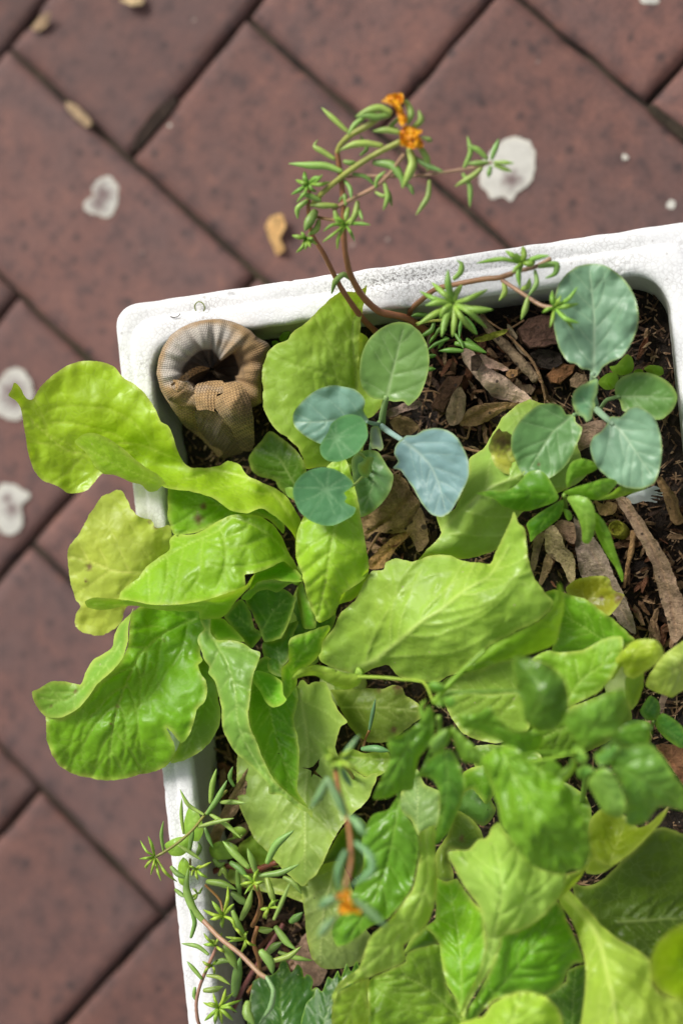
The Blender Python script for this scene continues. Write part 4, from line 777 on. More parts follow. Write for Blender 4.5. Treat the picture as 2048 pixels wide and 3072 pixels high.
leaf(lr, 'lettuce', (.22, .36, .04), dict(outline=['F', (150, 1170), (330, 1120), (500, 1060), (600, 1080), (640, 1300), (640, 1480), (450, 1560), (250, 1500), (140, 1330), (110, 1220)], zc=['F', (150, 1180, 20.2), (550, 1080, 20.8), (620, 1400, 20.4), (250, 1480, 19.8), (350, 1300, 20.5)], rib=['F', (620, 1250), (380, 1270), (160, 1230)], wm=4, ns=5, bul=.06, jag=1.2))
leaf(lr, 'lettuce', (.16, .30, .02), dict(outline=['F', (560, 1480), (700, 1440), (880, 1350), (1000, 1300), (1150, 1250), (1230, 1300), (1260, 1420), (1100, 1560), (900, 1640), (600, 1640)], zc=['F', (580, 1500, 20.6), (880, 1350, 21.2), (1220, 1300, 20.4), (900, 1600, 20.4)], rib=['F', (1200, 1340), (900, 1450), (620, 1570)], wm=4, ns=5, bul=.07))
leaf(lr, 'lettuce', (.14, .28, .02), dict(outline=['W', (600, 300), (760, 290), (900, 320), (960, 420), (1120, 520), (1150, 640), (1100, 780), (980, 700), (800, 560), (640, 440)], zc=['W', (620, 310, 20.6), (900, 330, 20.8), (1130, 560, 21.4), (1080, 760, 20.8), (850, 520, 20.4)], rib=['W', (650, 330), (850, 480), (1080, 700)], wm=4, ns=5, bul=.06))

# ------------------------------------------------------------------ soft green herb seedlings standing over the lettuces
HERB = (.13, .30, .02)
def tbl(p): return [tuple(v) for v in p]
ZS = 2.8
h1 = thing('leafy_seedling', 'soft green seedling with a rosette of pointed leaves beside the large folded lettuce leaf', 'seedling', at(['Q', (1312, 2140, 17.0)]))
tube('stem', h1, 'succ', (.25, .42, .06), ['V', (790, 1000, 26.0), (800, 1120, 23.5), (830, 1300, 19.5), (840, 1350, 16.8)], 16)
leaf(h1, 'herb', (.19, .37, .015), dict(outline=['F', (255, 1130), (340, 1042), (420, 969), (560, 894), (700, 823), (780, 740), (802, 690), (826, 598), (858, 690), (850, 780), (832, 850), (804, 960), (700, 1010), (600, 1040), (450, 1080), (330, 1125)],
     zc=['F', (270, 1115, 25.2), (420, 969, 24.9), (700, 823, 25.2), (826, 600, 25.8), (858, 700, 25.0), (804, 955, 23.6), (600, 1038, 23.9), (400, 1090, 24.8)], rib=['F', (270, 1115), (420, 985), (600, 890), (760, 790), (826, 610)], wm=4, ns=5, bul=.05, jag=.5, ruf=.05),
     petiole=dict(pts=['F', (70, 1318, 25.4), (180, 1190, 25.4), (280, 1095, 25.2), (380, 1000, 25.1)], w=17, taper=(1, .7), flat=.8))
leaf(h1, 'herb', (.10, .22, .02), dict(outline=['F', (545, 1050), (600, 1040), (700, 1070), (790, 1110), (852, 1170), (875, 1260), (882, 1350), (832, 1450), (760, 1492), (690, 1482), (620, 1420), (590, 1300), (555, 1180)],
     zc=['F', (550, 1060, 27.6), (790, 1110, 27.6), (880, 1340, 27.2), (700, 1480, 26.6), (580, 1250, 26.8), (700, 1250, 27.9)], rib=['F', (640, 1440), (720, 1250), (600, 1060)], wm=3, ns=4, bul=.06, jag=.4),
     petiole=dict(pts=['F', (85, 1330, 25.4), (170, 1262, 25.6), (350, 1250, 26.0), (560, 1245, 26.6), (620, 1290, 26.9)], w=11, flat=.8))
leaf(h1, 'herb', HERB, dict(outline=['V', (885, 990), (960, 980), (1022, 948), (1062, 1000), (1130, 1058), (1190, 1060), (1270, 1080), (1262, 1130), (1200, 1182), (1130, 1172), (1080, 1112), (970, 1062), (890, 1040)], zc=['V', (890, 1010, 26.4), (1022, 950, 27.0), (1190, 1060, 26.8), (1260, 1110, 26.0), (1130, 1170, 25.6), (1020, 1060, 26.0)], rib=['V', (890, 1015), (1050, 1040), (1240, 1110)], wm=3, ns=4, bul=.10, jag=.4))
leaf(h1, 'herb', HERB, dict(outline=['V', (555, 1095), (620, 1075), (700, 1020), (740, 945), (765, 970), (770, 1050), (752, 1120), (702, 1180), (690, 1222), (670, 1330), (610, 1342), (560, 1370), (488, 1372), (520, 1290), (562, 1190)],
     zc=['V', (560, 1095, 26.6), (742, 950, 26.9), (760, 1100, 26.0), (690, 1220, 25.6), (660, 1330, 25.2), (495, 1365, 25.2), (600, 1180, 26.2)], rib=['V', (760, 1010), (650, 1130), (530, 1350)], wm=3, ns=4, bul=.10, jag=.4))
leaf(h1, 'herb', (.10, .26, .02), dict(outline=['V', (690, 1290), (730, 1200), (790, 1160), (850, 1150), (890, 1230), (912, 1300), (890, 1400), 'L', (1040, 350), (1000, 432), (932, 492), (932, 420), (955, 300), (955, 190), (920, 110), (860, 85), (820, 100)],
     zc=['V', (700, 1285, 25.2), (800, 1160, 25.8), (905, 1300, 25.6), 'L', (1030, 360, 24.6), (935, 485, 24.2), (955, 250, 25.0)], rib=['V', (820, 1150), (830, 1300), 'L', (960, 420)], wm=3, ns=4, bul=.06, jag=.4))
leaf(h1, 'herb', (.16, .33, .03), dict(outline=['V', (845, 1040), (900, 1082), (960, 1140), (1000, 1190), (990, 1212), (900, 1202), (868, 1140)], zc=['V', (850, 1045, 26.4), (995, 1195, 26.0), (880, 1190, 25.8)], rib=['V', (850, 1050), (980, 1200)], wm=2, ns=3, bul=.05, jag=.3))
leaf(h1, 'herb', (.17, .33, .05), dict(outline=['V', (748, 1110), (800, 1060), (842, 1050), (842, 1100), (802, 1160), (762, 1176)], zc=['V', (750, 1120, 26.5), (840, 1055, 26.6), (770, 1170, 26.2)], rib=['V', (835, 1060), (770, 1160)], wm=2, ns=2, bul=.03, jag=.2))
for q, z in (([(735, 850), (760, 832), (795, 838), (822, 868), (790, 888), (755, 878)], 26.1), ([(812, 912), (855, 903), (872, 932), (842, 957), (812, 942)], 26.2), ([(702, 935), (732, 918), (715, 960), (730, 1005), (712, 1015), (698, 970)], 26.0), ([(778, 925), (800, 915), (812, 940), (795, 952)], 26.4)):
    leaf(h1, 'herb', (.14, .33, .04), dict(outline=['V'] + q, zc=['V', (q[0][0], q[0][1], z), (q[2][0], q[2][1], z + .15), (q[-2][0], q[-2][1], z - .1)], bul=.02, ruf=.05, jag=.3, sp=5))
leaf(h1, 'herb', (.30, .43, .04), dict(outline=['C', (748, 1278), (790, 1222), (880, 1190), (950, 1200), (1050, 1230), (1172, 1255), (1152, 1310), (1092, 1335), (1030, 1327), (960, 1295), (890, 1255), (830, 1257)], zc=['C', (750, 1278, 23.2), (880, 1192, 23.3), (1170, 1255, 23.0), (1060, 1330, 22.4), (900, 1250, 23.0)], rib=['C', (1165, 1258), (1000, 1240), (770, 1270)], wm=3, ns=4, bul=.03, jag=.5),
     petiole=dict(pts=['C', (1150, 1262, 23.0), (1280, 1265, 23.4), (1420, 1278, 23.8), (1540, 1295, 24.5), 'F', (75, 1325, 25.2)], w=11, flat=.9))

leaf(h1, 'herb', (.12, .29, .015), dict(outline=['L', (712, 198), (730, 290), (790, 360), (822, 430), (832, 520), (812, 640), (782, 760), (722, 852), (652, 930), (600, 962), (540, 985), (470, 1045), (400, 1090), (340, 1102), (310, 1022), (330, 960), (400, 890), (438, 780), (500, 620), (490, 470), (515, 380), (560, 312), (650, 282)],
     zc=['L', (712, 200, 24.6), (830, 520, 24.8), (600, 960, 24.6), (330, 1090, 24.0), (330, 970, 24.2), (500, 600, 24.6), (560, 320, 24.5), (640, 620, 24.2)], rib=['L', (710, 210), (690, 380), (640, 600), (560, 830), (420, 1040)], wm=4, ns=7, bul=.08, jag=.5, ruf=.08, edgew=5),
     petiole=dict(pts=['L', (712, 215, 24.6), (722, 100, 24.9), 'V', (700, 1260, 25.0), (760, 1130, 25.6)], w=10, flat=.9))

h2 = thing('leafy_seedling', 'soft green seedling with broad oval leaves at the right edge, towering over the lettuces', 'seedling', at(['Q', (1750, 2330, 17.0)]))
tube('stem', h2, 'succ', (.25, .42, .06), ['W', (1110, 330, 26.5), (1120, 450, 23.5), (1100, 560, 19.5), (1100, 600, 16.8)], 16)
leaf(h2, 'herb', (.17, .36, .03), dict(outline=['W', (1015, 172), (1060, 130), (1160, 80), (1290, 25), (1312, 60), (1302, 160), (1272, 222), (1182, 262), (1102, 302), (1072, 270), (1035, 215)], zc=['W', (1020, 175, 27.0), (1290, 30, 27.4), (1300, 160, 27.0), (1100, 300, 26.6), (1160, 160, 27.5)], rib=['W', (1095, 295), (1170, 190), (1290, 50)], wm=3, ns=4, bul=.06, jag=.3))
leaf(h2, 'herb', (.20, .37, .06), dict(outline=['W', (1130, 470), (1150, 420), (1200, 390), (1252, 420), (1292, 500), (1307, 590), (1272, 622), (1202, 592), (1160, 522)], zc=['W', (1140, 450, 26.6), (1250, 420, 27.0), (1300, 600, 26.4), (1160, 520, 26.3)], rib=['W', (1140, 420), (1220, 500), (1290, 600)], wm=3, ns=3, bul=.05, jag=.3))
leaf(h2, 'herb', (.15, .32, .04), dict(outline=['W', (1180, 335), (1240, 258), (1300, 290), (1410, 280), (1480, 350), (1530, 430), (1600, 520), (1600, 590), (1460, 572), (1400, 640), (1330, 660), (1305, 640), (1310, 560), (1290, 480), (1240, 390)], zc=['W', (1200, 320, 26.4), (1410, 285, 26.4), (1560, 480, 26.0), (1460, 575, 25.4), (1320, 650, 25.4), (1350, 420, 26.4)], rib=['W', (1170, 340), (1350, 430), (1580, 560)], wm=3.5, ns=5, bul=.07, jag=.4))
leaf(h2, 'herb', (.24, .40, .07), dict(outline=['W', (980, 452), (1000, 415), (1040, 380), (1062, 335), (1078, 380), (1040, 440), (1002, 464)], zc=['W', (985, 452, 27.0), (1062, 340, 27.0), (1035, 440, 26.6)], bul=.03, jag=.2, sp=5))
leaf(h2, 'herb', (.17, .34, .03), dict(outline=['W', (908, 425), (938, 338), (990, 368), (1015, 402), (972, 452), (930, 475)], zc=['W', (912, 425, 25.4), (940, 345, 25.8), (1010, 400, 25.9)], bul=.03, jag=.2))
leaf(h2, 'herb', (.12, .28, .03), dict(outline=['W', (1230, 252), (1300, 200), (1400, 178), (1422, 222), (1402, 292), (1300, 302)], zc=['W', (1235, 255, 25.2), (1400, 185, 25.6), (1390, 290, 25.2)], rib=['W', (1240, 260), (1410, 230)], wm=2, ns=3, bul=.05, jag=.3))
leaf(h2, 'herb', (.17, .35, .02), dict(outline=['G', (355, -10), (400, 100), (430, 180), (460, 280), (480, 380), (540, 470), (600, 560), (680, 630), (760, 657), (850, 672), (900, 645), (960, 645), (1002, 580), (1007, 480), (990, 380), (940, 260), (900, 160), (830, 100), (780, 60), (720, 52), (640, -30), (560, -90), (480, -105), (410, -65)],
     zc=['G', (360, 0, 26.4), (480, -95, 26.8), (720, 55, 27.2), (940, 260, 27.2), (1000, 480, 26.8), (850, 665, 26.4), (600, 555, 27.0), (440, 220, 26.6), (700, 330, 28.0), (560, 60, 27.2)], rib=['G', (470, -80), (620, 200), (760, 420), (860, 640)], wm=3.5, ns=6, bul=.17, jag=.5, bulwl=60),
     petiole=dict(pts=['G', (520, -20, 27.0), (700, -60, 26.6), (900, -60, 26.4)], w=9))
tube('stem', h2, 'succ', (.28, .45, .05), ['W', (850, 368, 25.2), (960, 350, 25.8), (1080, 315, 26.4), (1110, 330, 26.5)], 10)
for k, q in enumerate(([(1080, 400), (1120, 380), (1160, 400), (1130, 440), (1090, 440)], [(1160, 330), (1210, 300), (1260, 270), (1280, 310), (1230, 370), (1180, 380)], [(1060, 290), (1100, 300), (1130, 350), (1090, 370)])):
    leaf(h2, 'herb', (.13, .30, .05), dict(outline=['W'] + q, zc=['W', (q[0][0], q[0][1], 26.2), (q[2][0], q[2][1], 26.7), (q[-1][0], q[-1][1], 26.3)], bul=.05, jag=.3, sp=5))

ZS = 0.
h3 = thing('pepper_seedling', 'small glossy dark green seedling at the right edge among the gum leaves', 'seedling', at(['Q', (1950, 2180, 16.8)]))
leaf(h3, 'herb', (.06, .20, .03), dict(outline=['F', (1310, 1372), (1335, 1320), (1372, 1275), (1422, 1310), (1432, 1370), (1405, 1420), (1350, 1420)], zc=['F', (1315, 1375, 20.8), (1375, 1280, 21.2), (1430, 1360, 20.8)], rib=['F', (1330, 1410), (1400, 1300)], ns=3, wm=2, bul=.06, jag=.4))
leaf(h3, 'herb', (.07, .22, .03), dict(outline=['F', (1400, 1440), (1440, 1380), (1520, 1420), (1570, 1470), (1620, 1560), (1560, 1590), (1490, 1552), (1430, 1500)], zc=['F', (1405, 1440, 20.6), (1520, 1420, 21.3), (1600, 1560, 20.8), (1490, 1550, 20.5)], rib=['F', (1400, 1440), (1590, 1560)], ns=4, wm=2.5, bul=.06, jag=.4))
leaf(h3, 'herb', (.06, .20, .03), dict(outline=['F', (1180, 1470), (1260, 1420), (1350, 1430), (1390, 1470), (1300, 1540), (1210, 1560)], zc=['F', (1190, 1480, 21.0), (1350, 1430, 20.8), (1220, 1555, 20.9)], ns=4, rib=['F', (1380, 1460), (1210, 1530)], wm=2, bul=.06, jag=.4))
tube('stem', h3, 'succ', (.2, .35, .06), ['F', (1390, 1430, 20.5), (1385, 1460, 18.5), (1380, 1470, 16.5)], 9)

# ------------------------------------------------------------------ cabbage seedlings with waxy blue-green leaves
def pet(*pts, w=14): return dict(pts=list(pts)[:-1], w=w, taper=(1, .75), flat=.8, vein=.75)
ka = thing('cabbage_seedling', 'waxy blue-green cabbage seedling next to the round nasturtium leaves', 'seedling', at(['D', (700, 800, 16.6)]))
leaf(ka, 'kale', (.145, .275, .055), dict(outline=['D', (742, 600), (690, 596), (640, 572), (602, 520), (588, 440), (600, 330), (640, 240), (700, 180), (770, 142), (830, 130), (890, 142), (950, 190), (990, 260), (1006, 340), (1000, 430), (980, 500), (950, 570), (910, 612), (880, 634), (850, 606), (800, 610), (762, 602)],
     zc=['D', (745, 600, 20.9), (590, 430, 21.3), (830, 135, 21.8), (1003, 340, 21.6), (880, 630, 21.2), (800, 380, 21.2)], rib=['D', (750, 590), (790, 420), (850, 180)], wm=6, ns=4, bul=.035, sp=4.6, jag=.5, edgew=5, ruf=.05, ang=60),
     petiole=pet('D', (720, 750, 19.5), (730, 670, 20.2), (750, 580, 20.95), (775, 480, 21.2), w=24))
leaf(ka, 'kale', (.17, .32, .22), dict(outline=['D', (188, 705), (200, 660), (250, 600), (320, 546), (420, 510), (500, 520), (560, 536), (602, 570), (622, 610), (612, 660), (642, 725), (600, 745), (540, 800), (470, 850), (400, 875), (350, 862), (270, 822), (200, 762)],
     zc=['D', (190, 710, 22.0), (420, 512, 22.3), (620, 610, 22.2), (640, 725, 21.3), (400, 870, 21.8), (400, 700, 22.0)], rib=['D', (640, 730), (500, 715), (350, 730), (205, 732)], wm=5, ns=4, bul=.035, sp=4.6, jag=.5, edgew=4, ang=50), petiole=pet('D', (715, 748, 19.6), (675, 742, 20.6), (632, 730, 21.35), (560, 722, 21.7), w=14))
leaf(ka, 'kale', (.185, .32, .29), dict(outline=['D', (838, 835), (870, 812), (920, 810), (970, 782), (1040, 766), (1110, 780), (1170, 820), (1212, 890), (1240, 960), (1242, 1050), (1222, 1110), (1182, 1190), (1132, 1272), (1080, 1302), (1020, 1286), (960, 1220), (910, 1130), (862, 1060), (832, 1022), (790, 1008), (818, 970), (795, 920), (808, 870)],
     zc=['D', (840, 840, 21.8), (1040, 770, 22.6), (1240, 1000, 22.8), (1080, 1300, 22.3), (800, 1005, 21.8), (1020, 1000, 22.2)], rib=['D', (850, 845), (930, 905), (1010, 990), (1065, 1110), (1100, 1250)], wm=6, ns=5, bul=.035, sp=4.6, jag=.5, edgew=4, ang=50), petiole=pet('D', (712, 752, 19.8), (780, 800, 21.0), (860, 850, 21.9), (950, 930, 22.25), w=20))
leaf(ka, 'kale', (.10, .22, .06), dict(outline=['D', (540, 960), (580, 915), (640, 900), (700, 912), (750, 990), (792, 1060), (770, 1150), (720, 1222), (650, 1282), (588, 1300), (560, 1150)], zc=['D', (560, 930, 19.6), (790, 1060, 20.2), (600, 1295, 19.8), (690, 1080, 20.0)], rib=['D', (650, 910), (670, 1090), (610, 1270)], wm=3.5, ns=3, bul=.03, jag=.4), petiole=pet('D', (705, 770, 18.8), (660, 850, 19.2), (650, 915, 19.7), (650, 930, 19.7), w=12))
leaf(ka, 'kale', (.22, .28, .22), dict(outline=['D', (660, 762), (700, 758), (718, 815), (732, 885), (712, 905), (690, 892), (662, 892), (650, 830)], zc=['D', (670, 765, 20.6), (730, 880, 20.4), (660, 880, 20.8)], bul=.05, jag=.5, sp=5))
tube('stem', ka, 'stem', (.20, .13, .08), ['D', (800, 955, 17.5), (740, 940, 18.0), (670, 960, 18.2)], 12)
tube('stem', ka, 'succ', (.22, .36, .15), ['D', (705, 735, 20.0), (705, 790, 18.4), (700, 830, 16.4)], 15)

kb = thing('cabbage_seedling', 'waxy blue-green cabbage seedling in the upper right corner of the box', 'seedling', at(['E', (1050, 960, 16.6)]))
leaf(kb, 'kale', (.175, .315, .175), dict(outline=['E', (1010, 722), (960, 712), (930, 685), (880, 670), (830, 600), (800, 500), (788, 400), (800, 280), (820, 210), (870, 140), (940, 95), (1030, 80), (1110, 95), (1190, 150), (1250, 222), (1285, 300), (1302, 400), (1290, 480), (1250, 570), (1200, 640), (1140, 668), (1090, 700), (1062, 742), (1040, 765), (1020, 760)],
     zc=['E', (1020, 755, 21.9), (790, 400, 22.4), (1030, 85, 22.4), (1300, 400, 22.5), (1150, 660, 22.2), (1030, 400, 22.1)], rib=['E', (1030, 760), (1035, 560), (1035, 400), (1020, 240), (1008, 120)], wm=7, ns=5, bul=.05, sp=4.6, jag=.5, edgew=4, ang=48), petiole=pet('E', (1042, 930, 19.4), (1025, 850, 20.8), (1028, 740, 21.9), (1034, 600, 22.1), w=22))
leaf(kb, 'kale', (.13, .29, .13), dict(outline=['E', (904, 880), (928, 832), (980, 802), (1052, 774), (1055, 850), (1035, 900), (1042, 940), (1030, 960), (1020, 1012), (988, 1030), (970, 1000), (940, 990), (918, 960), (904, 920)], zc=['E', (905, 890, 23.0), (1052, 780, 23.6), (1030, 950, 22.8), (985, 1028, 23.2), (970, 890, 22.6)], bul=.06, jag=.8, rib=['E', (1030, 960), (960, 880)], wm=2, ns=2))
leaf(kb, 'kale', (.125, .27, .075), dict(outline=['E', (918, 990), (925, 1030), (962, 1065), (958, 1100), (930, 1170), (900, 1240), (850, 1310), (800, 1350), (740, 1382), (700, 1368), (650, 1377), (600, 1342), (570, 1280), (540, 1200), (538, 1120), (570, 1050), (630, 980), (700, 930), (790, 920), (840, 940), (868, 985), (890, 985)],
     zc=['E', (915, 995, 20.8), (540, 1150, 21.6), (740, 1380, 21.4), (955, 1080, 21.3), (790, 925, 21.4), (740, 1150, 21.2)], rib=['E', (915, 985), (860, 1030), (780, 1100), (650, 1310)], wm=5, ns=4, bul=.035, sp=4.6, jag=.5, edgew=5, ang=50, brown=['E', (700, 1247, 4), (703, 1285, 5)]), petiole=pet('E', (1042, 940, 19.2), (980, 965, 20.2), (910, 990, 20.85), (840, 1048, 21.1), w=14))
leaf(kb, 'kale', (.19, .34, .19), dict(outline=['E', (1112, 1042), (1080, 1085), (1030, 1120), (1010, 1180), (1030, 1262), (1070, 1322), (1140, 1382), (1230, 1426), (1320, 1432), (1390, 1402), (1420, 1342), (1442, 1222), (1435, 1120), (1400, 1012), (1350, 962), (1290, 936), (1240, 952), (1195, 1000), (1140, 998), (1120, 1015)],
     zc=['E', (1110, 1020, 21.4), (1015, 1180, 22.0), (1290, 1430, 22.0), (1440, 1220, 22.3), (1300, 940, 22.2), (1220, 1150, 21.8)], rib=['E', (1105, 1010), (1200, 1090), (1270, 1190), (1375, 1345)], wm=6, ns=5, bul=.035, sp=4.6, jag=.4, edgew=4, ang=50), petiole=pet('E', (1042, 945, 19.4), (1080, 985, 20.6), (1150, 1045, 21.5), (1220, 1115, 21.8), w=22))
leaf(kb, 'kale', (.12, .26, .05), dict(outline=['E', (1165, 872), (1160, 810), (1200, 762), (1270, 736), (1350, 735), (1430, 760), (1500, 812), (1535, 880), (1512, 950), (1450, 1010), (1400, 1018), (1330, 990), (1250, 970), (1205, 962), (1190, 910)], zc=['E', (1170, 875, 20.4), (1300, 738, 20.9), (1532, 880, 21.0), (1420, 1012, 20.8), (1330, 880, 20.6)], rib=['E', (1175, 880), (1330, 878), (1505, 892)], wm=5, ns=4, bul=.03, jag=.5, edgew=8, ang=50), petiole=pet('E', (1070, 955, 18.6), (1110, 900, 19.6), (1185, 878, 20.45), (1260, 878, 20.55), w=13))
leaf(kb, 'kale', (.46, .46, .05), dict(outline=['E', (400, 1185), (430, 1110), (465, 1068), (480, 1085), (510, 1088), (542, 1110), (536, 1180), (560, 1260), (592, 1330), (592, 1357), (500, 1342), (440, 1292), (415, 1225)], zc=['E', (402, 1190, 21.5), (470, 1075, 21.9), (540, 1115, 21.1), (585, 1350, 21.0), (480, 1220, 21.3)], rib=['E', (575, 1330), (520, 1230), (470, 1100)], wm=2, ns=4, bul=.09, jag=1.5, brown=['E', (485, 1140, 40), (460, 1080, 22), (530, 1150, 26)]), label='yellow dying leaf browned at its top')
tube('stem', kb, 'succ', (.20, .32, .14), ['E', (1042, 925, 19.6), (1046, 960, 18.2), (1050, 980, 16.4)], 17)

# nasturtium
ns_ = thing('nasturtium_plant', 'young nasturtium with two round leaves with pale star-shaped veins', 'seedling', at(['D', (650, 1080, 16.6)]))
leaf(ns_, 'nast', (.095, .275, .095), dict(outline=['D', (350, 885), (362, 850), (400, 790), (420, 740), (480, 697), (540, 685), (600, 702), (630, 750), (637, 820), (612, 870), (580, 912), (520, 950), (450, 972), (392, 962), (357, 925)], zc=['D', (355, 890, 23.9), (540, 690, 24.1), (630, 830, 24.0), (450, 968, 23.8), (445, 822, 23.7)], radial=['D', (445, 822)], bul=.02, jag=.4, edgew=4, ruf=.05))
leaf(ns_, 'nast', (.09, .255, .105), dict(outline=['D', (188, 1150), (200, 1100), (240, 1050), (300, 1016), (370, 1003), (440, 1015), (500, 1050), (540, 1085), (550, 1108), (525, 1135), (496, 1158), (512, 1185), (500, 1210), (532, 1232), (565, 1250), (550, 1290), (500, 1322), (440, 1350), (370, 1352), (290, 1322), (230, 1270), (200, 1210)], zc=['D', (190, 1150, 23.6), (370, 1005, 23.8), (550, 1110, 23.5), (555, 1270, 23.4), (370, 1348, 23.5), (390, 1140, 23.4)], radial=['D', (390, 1140)], bul=.02, jag=.4, edgew=4, ruf=.05))
leaf(ns_, 'nast', (.33, .45, .05), dict(outline=['D', (578, 985), (610, 965), (630, 940), (672, 945), (663, 985), (657, 1022), (642, 1058), (600, 1055), (580, 1022)], zc=['D', (580, 990, 22.6), (668, 950, 22.9), (640, 1050, 22.5)], bul=.05, jag=.6, sp=5))
leaf(ns_, 'nast', (.26, .42, .04), dict(outline=['D', (140, 1132), (165, 1122), (190, 1128), (192, 1185), (160, 1182)], zc=['D', (145, 1135, 20.9), (190, 1130, 21.0), (165, 1180, 20.8)], bul=.02, jag=.4, sp=5))
tube('stem', ns_, 'succ', (.36, .48, .12), ['D', (445, 825, 23.6), (540, 890, 23.0), (610, 935, 22.4), (650, 990, 21.0), (660, 1060, 18.6), (655, 1085, 16.5)], 9)
tube('stem', ns_, 'succ', (.36, .46, .12), ['D', (390, 1145, 23.3), (490, 1130, 22.9), (560, 1105, 22.4), (610, 1060, 21.6), (650, 1060, 18.6), (655, 1085, 16.5)], 9)

# chilli / capsicum seedling, glossy pointed leaves
cp = thing('pepper_seedling', 'pepper seedling with narrow glossy drooping leaves below the upper right cabbage seedling', 'seedling', at(['F', (865, 140, 16.6)]))
tube('stem', cp, 'succ', (.22, .36, .05), ['F', (855, 70, 22.6), (862, 110, 20.0), (868, 150, 16.5)], 12)
for col, ol, zc, rib in (
    ((.10, .27, .012), ['F', (325, 62), (420, 42), (500, 48), (560, 15), (600, -25), (640, -68), (700, -80), (740, -60), (770, -20), (822, 78), (800, 112), (720, 142), (640, 166), (560, 160), (480, 132), (420, 85)], ['F', (330, 62, 22.3), (640, -65, 22.4), (820, 85, 22.6), (600, 162, 21.8), (580, 60, 22.8)], ['F', (840, 80), (650, 60), (450, 75), (335, 62)]),
    ((.08, .24, .012), ['F', (630, 242), (700, 182), (780, 132), (845, 98), (855, 130), (832, 200), (762, 262), (692, 312), (655, 352), (645, 300)], ['F', (635, 245, 20.9), (845, 100, 22.3), (830, 200, 21.4), (660, 345, 20.8)], ['F', (848, 105), (760, 200), (660, 330)]),
    ((.21, .40, .05), ['F', (868, 82), (940, 74), (1000, 92), (1036, 150), (1042, 220), (1032, 310), (1002, 362), (966, 352), (960, 280), (930, 190), (890, 122)], ['F', (870, 85, 22.7), (1000, 95, 23.2), (1040, 220, 22.9), (985, 355, 22.0), (940, 190, 22.8)], ['F', (868, 88), (980, 180), (990, 345)]),
    ((.17, .36, .03), ['F', (1040, 175), (1090, 222), (1132, 300), (1162, 400), (1190, 480), (1212, 560), (1202, 592), (1160, 502), (1110, 432), (1060, 332), (1032, 250)], ['F', (1042, 180, 22.2), (1130, 300, 22.1), (1205, 585, 20.6), (1060, 330, 21.6)], ['F', (1040, 190), (1110, 360), (1202, 580)]),
    ((.15, .34, .02), ['E', (848, 1452), (900, 1430), (1000, 1400), (1100, 1370), (1160, 1378), (1172, 1400), (1120, 1462), (1050, 1500), (950, 1482), (880, 1470)], ['E', (850, 1452, 22.6), (1100, 1372, 22.9), (1170, 1400, 22.5), (1040, 1498, 22.2)], ['E', (855, 1460), (1000, 1440), (1160, 1395)]),
    ((.22, .38, .02), ['E', (1045, 1500), (1130, 1462), (1200, 1412), (1270, 1428), (1350, 1432), (1300, 1450), (1250, 1465), (1150, 1492)], ['E', (1050, 1498, 21.8), (1200, 1415, 21.8), (1345, 1432, 21.2)], ['E', (1050, 1495), (1340, 1435)]),
    ((.15, .34, .02), ['E', (872, 1425), (865, 1380), (872, 1330), (900, 1272), (960, 1250), (1030, 1270), (1056, 1310), (980, 1352), (920, 1372), (885, 1420)], ['E', (872, 1415, 22.3), (960, 1255, 22.4), (1050, 1308, 22.0), (920, 1350, 22.1)], ['E', (875, 1415), (900, 1330), (1040, 1290)]),
    ((.11, .29, .02), ['F', (845, 150), (880, 158), (900, 180), (902, 212), (880, 225), (858, 190)], ['F', (850, 155, 21.6), (900, 185, 21.5), (880, 220, 21.3)], ['F', (850, 155), (885, 218)])):
    leaf(cp, 'herb', col, dict(outline=ol, zc=zc, rib=rib, wm=2.5, ns=4, bul=.045, jag=.4, ruf=.05, edgew=5))

# little weeds with round leaves
wd1 = thing('weed_seedling', 'tiny bright green seedling with three round leaves by the right wall', 'seedling', at(['E', (1190, 760, 16.6)]))
for q in ([(1128, 700), (1165, 690), (1230, 625), (1262, 645), (1274, 690), (1260, 732), (1200, 752), (1150, 735)], [(1058, 792), (1110, 742), (1160, 735), (1182, 770), (1150, 832), (1100, 836)], [(1335, 712), (1370, 690), (1440, 700), (1452, 740), (1420, 756), (1370, 742)], [(1270, 730), (1300, 712), (1330, 722), (1320, 745), (1285, 750)]):
    c = np.mean(q, 0); leaf(wd1, 'herb', (.17, .36, .02), dict(outline=['E'] + q, zc=['E', (q[0][0], q[0][1], 18.0), (q[2][0], q[2][1], 18.8), (q[-2][0], q[-2][1], 18.4)], rib=['E', tuple(q[0]), tuple(c)], wm=2, ns=2, bul=.03, jag=.4))
tube('stem', wd1, 'succ', (.25, .38, .08), ['E', (1160, 745, 18.0), (1200, 760, 17.2), (1210, 770, 16.3)], 8)
wd2 = thing('weed_seedling', 'tiny two-leaved sprout between the knitted cloth and the top rim', 'seedling', at(['S', (1380, 420, 16.6)]))
for q in ([(1362, 375), (1390, 325), (1440, 305), (1478, 312), (1450, 370), (1430, 405), (1380, 410)], [(1292, 405), (1325, 395), (1358, 412), (1345, 440), (1300, 445)]):
    leaf(wd2, 'herb', (.16, .34, .03), dict(outline=['S'] + q, zc=['S', (q[0][0], q[0][1], 18.2), (q[2][0], q[2][1], 18.5), (q[-1][0], q[-1][1], 18.0)], bul=.02, jag=.3, sp=5))

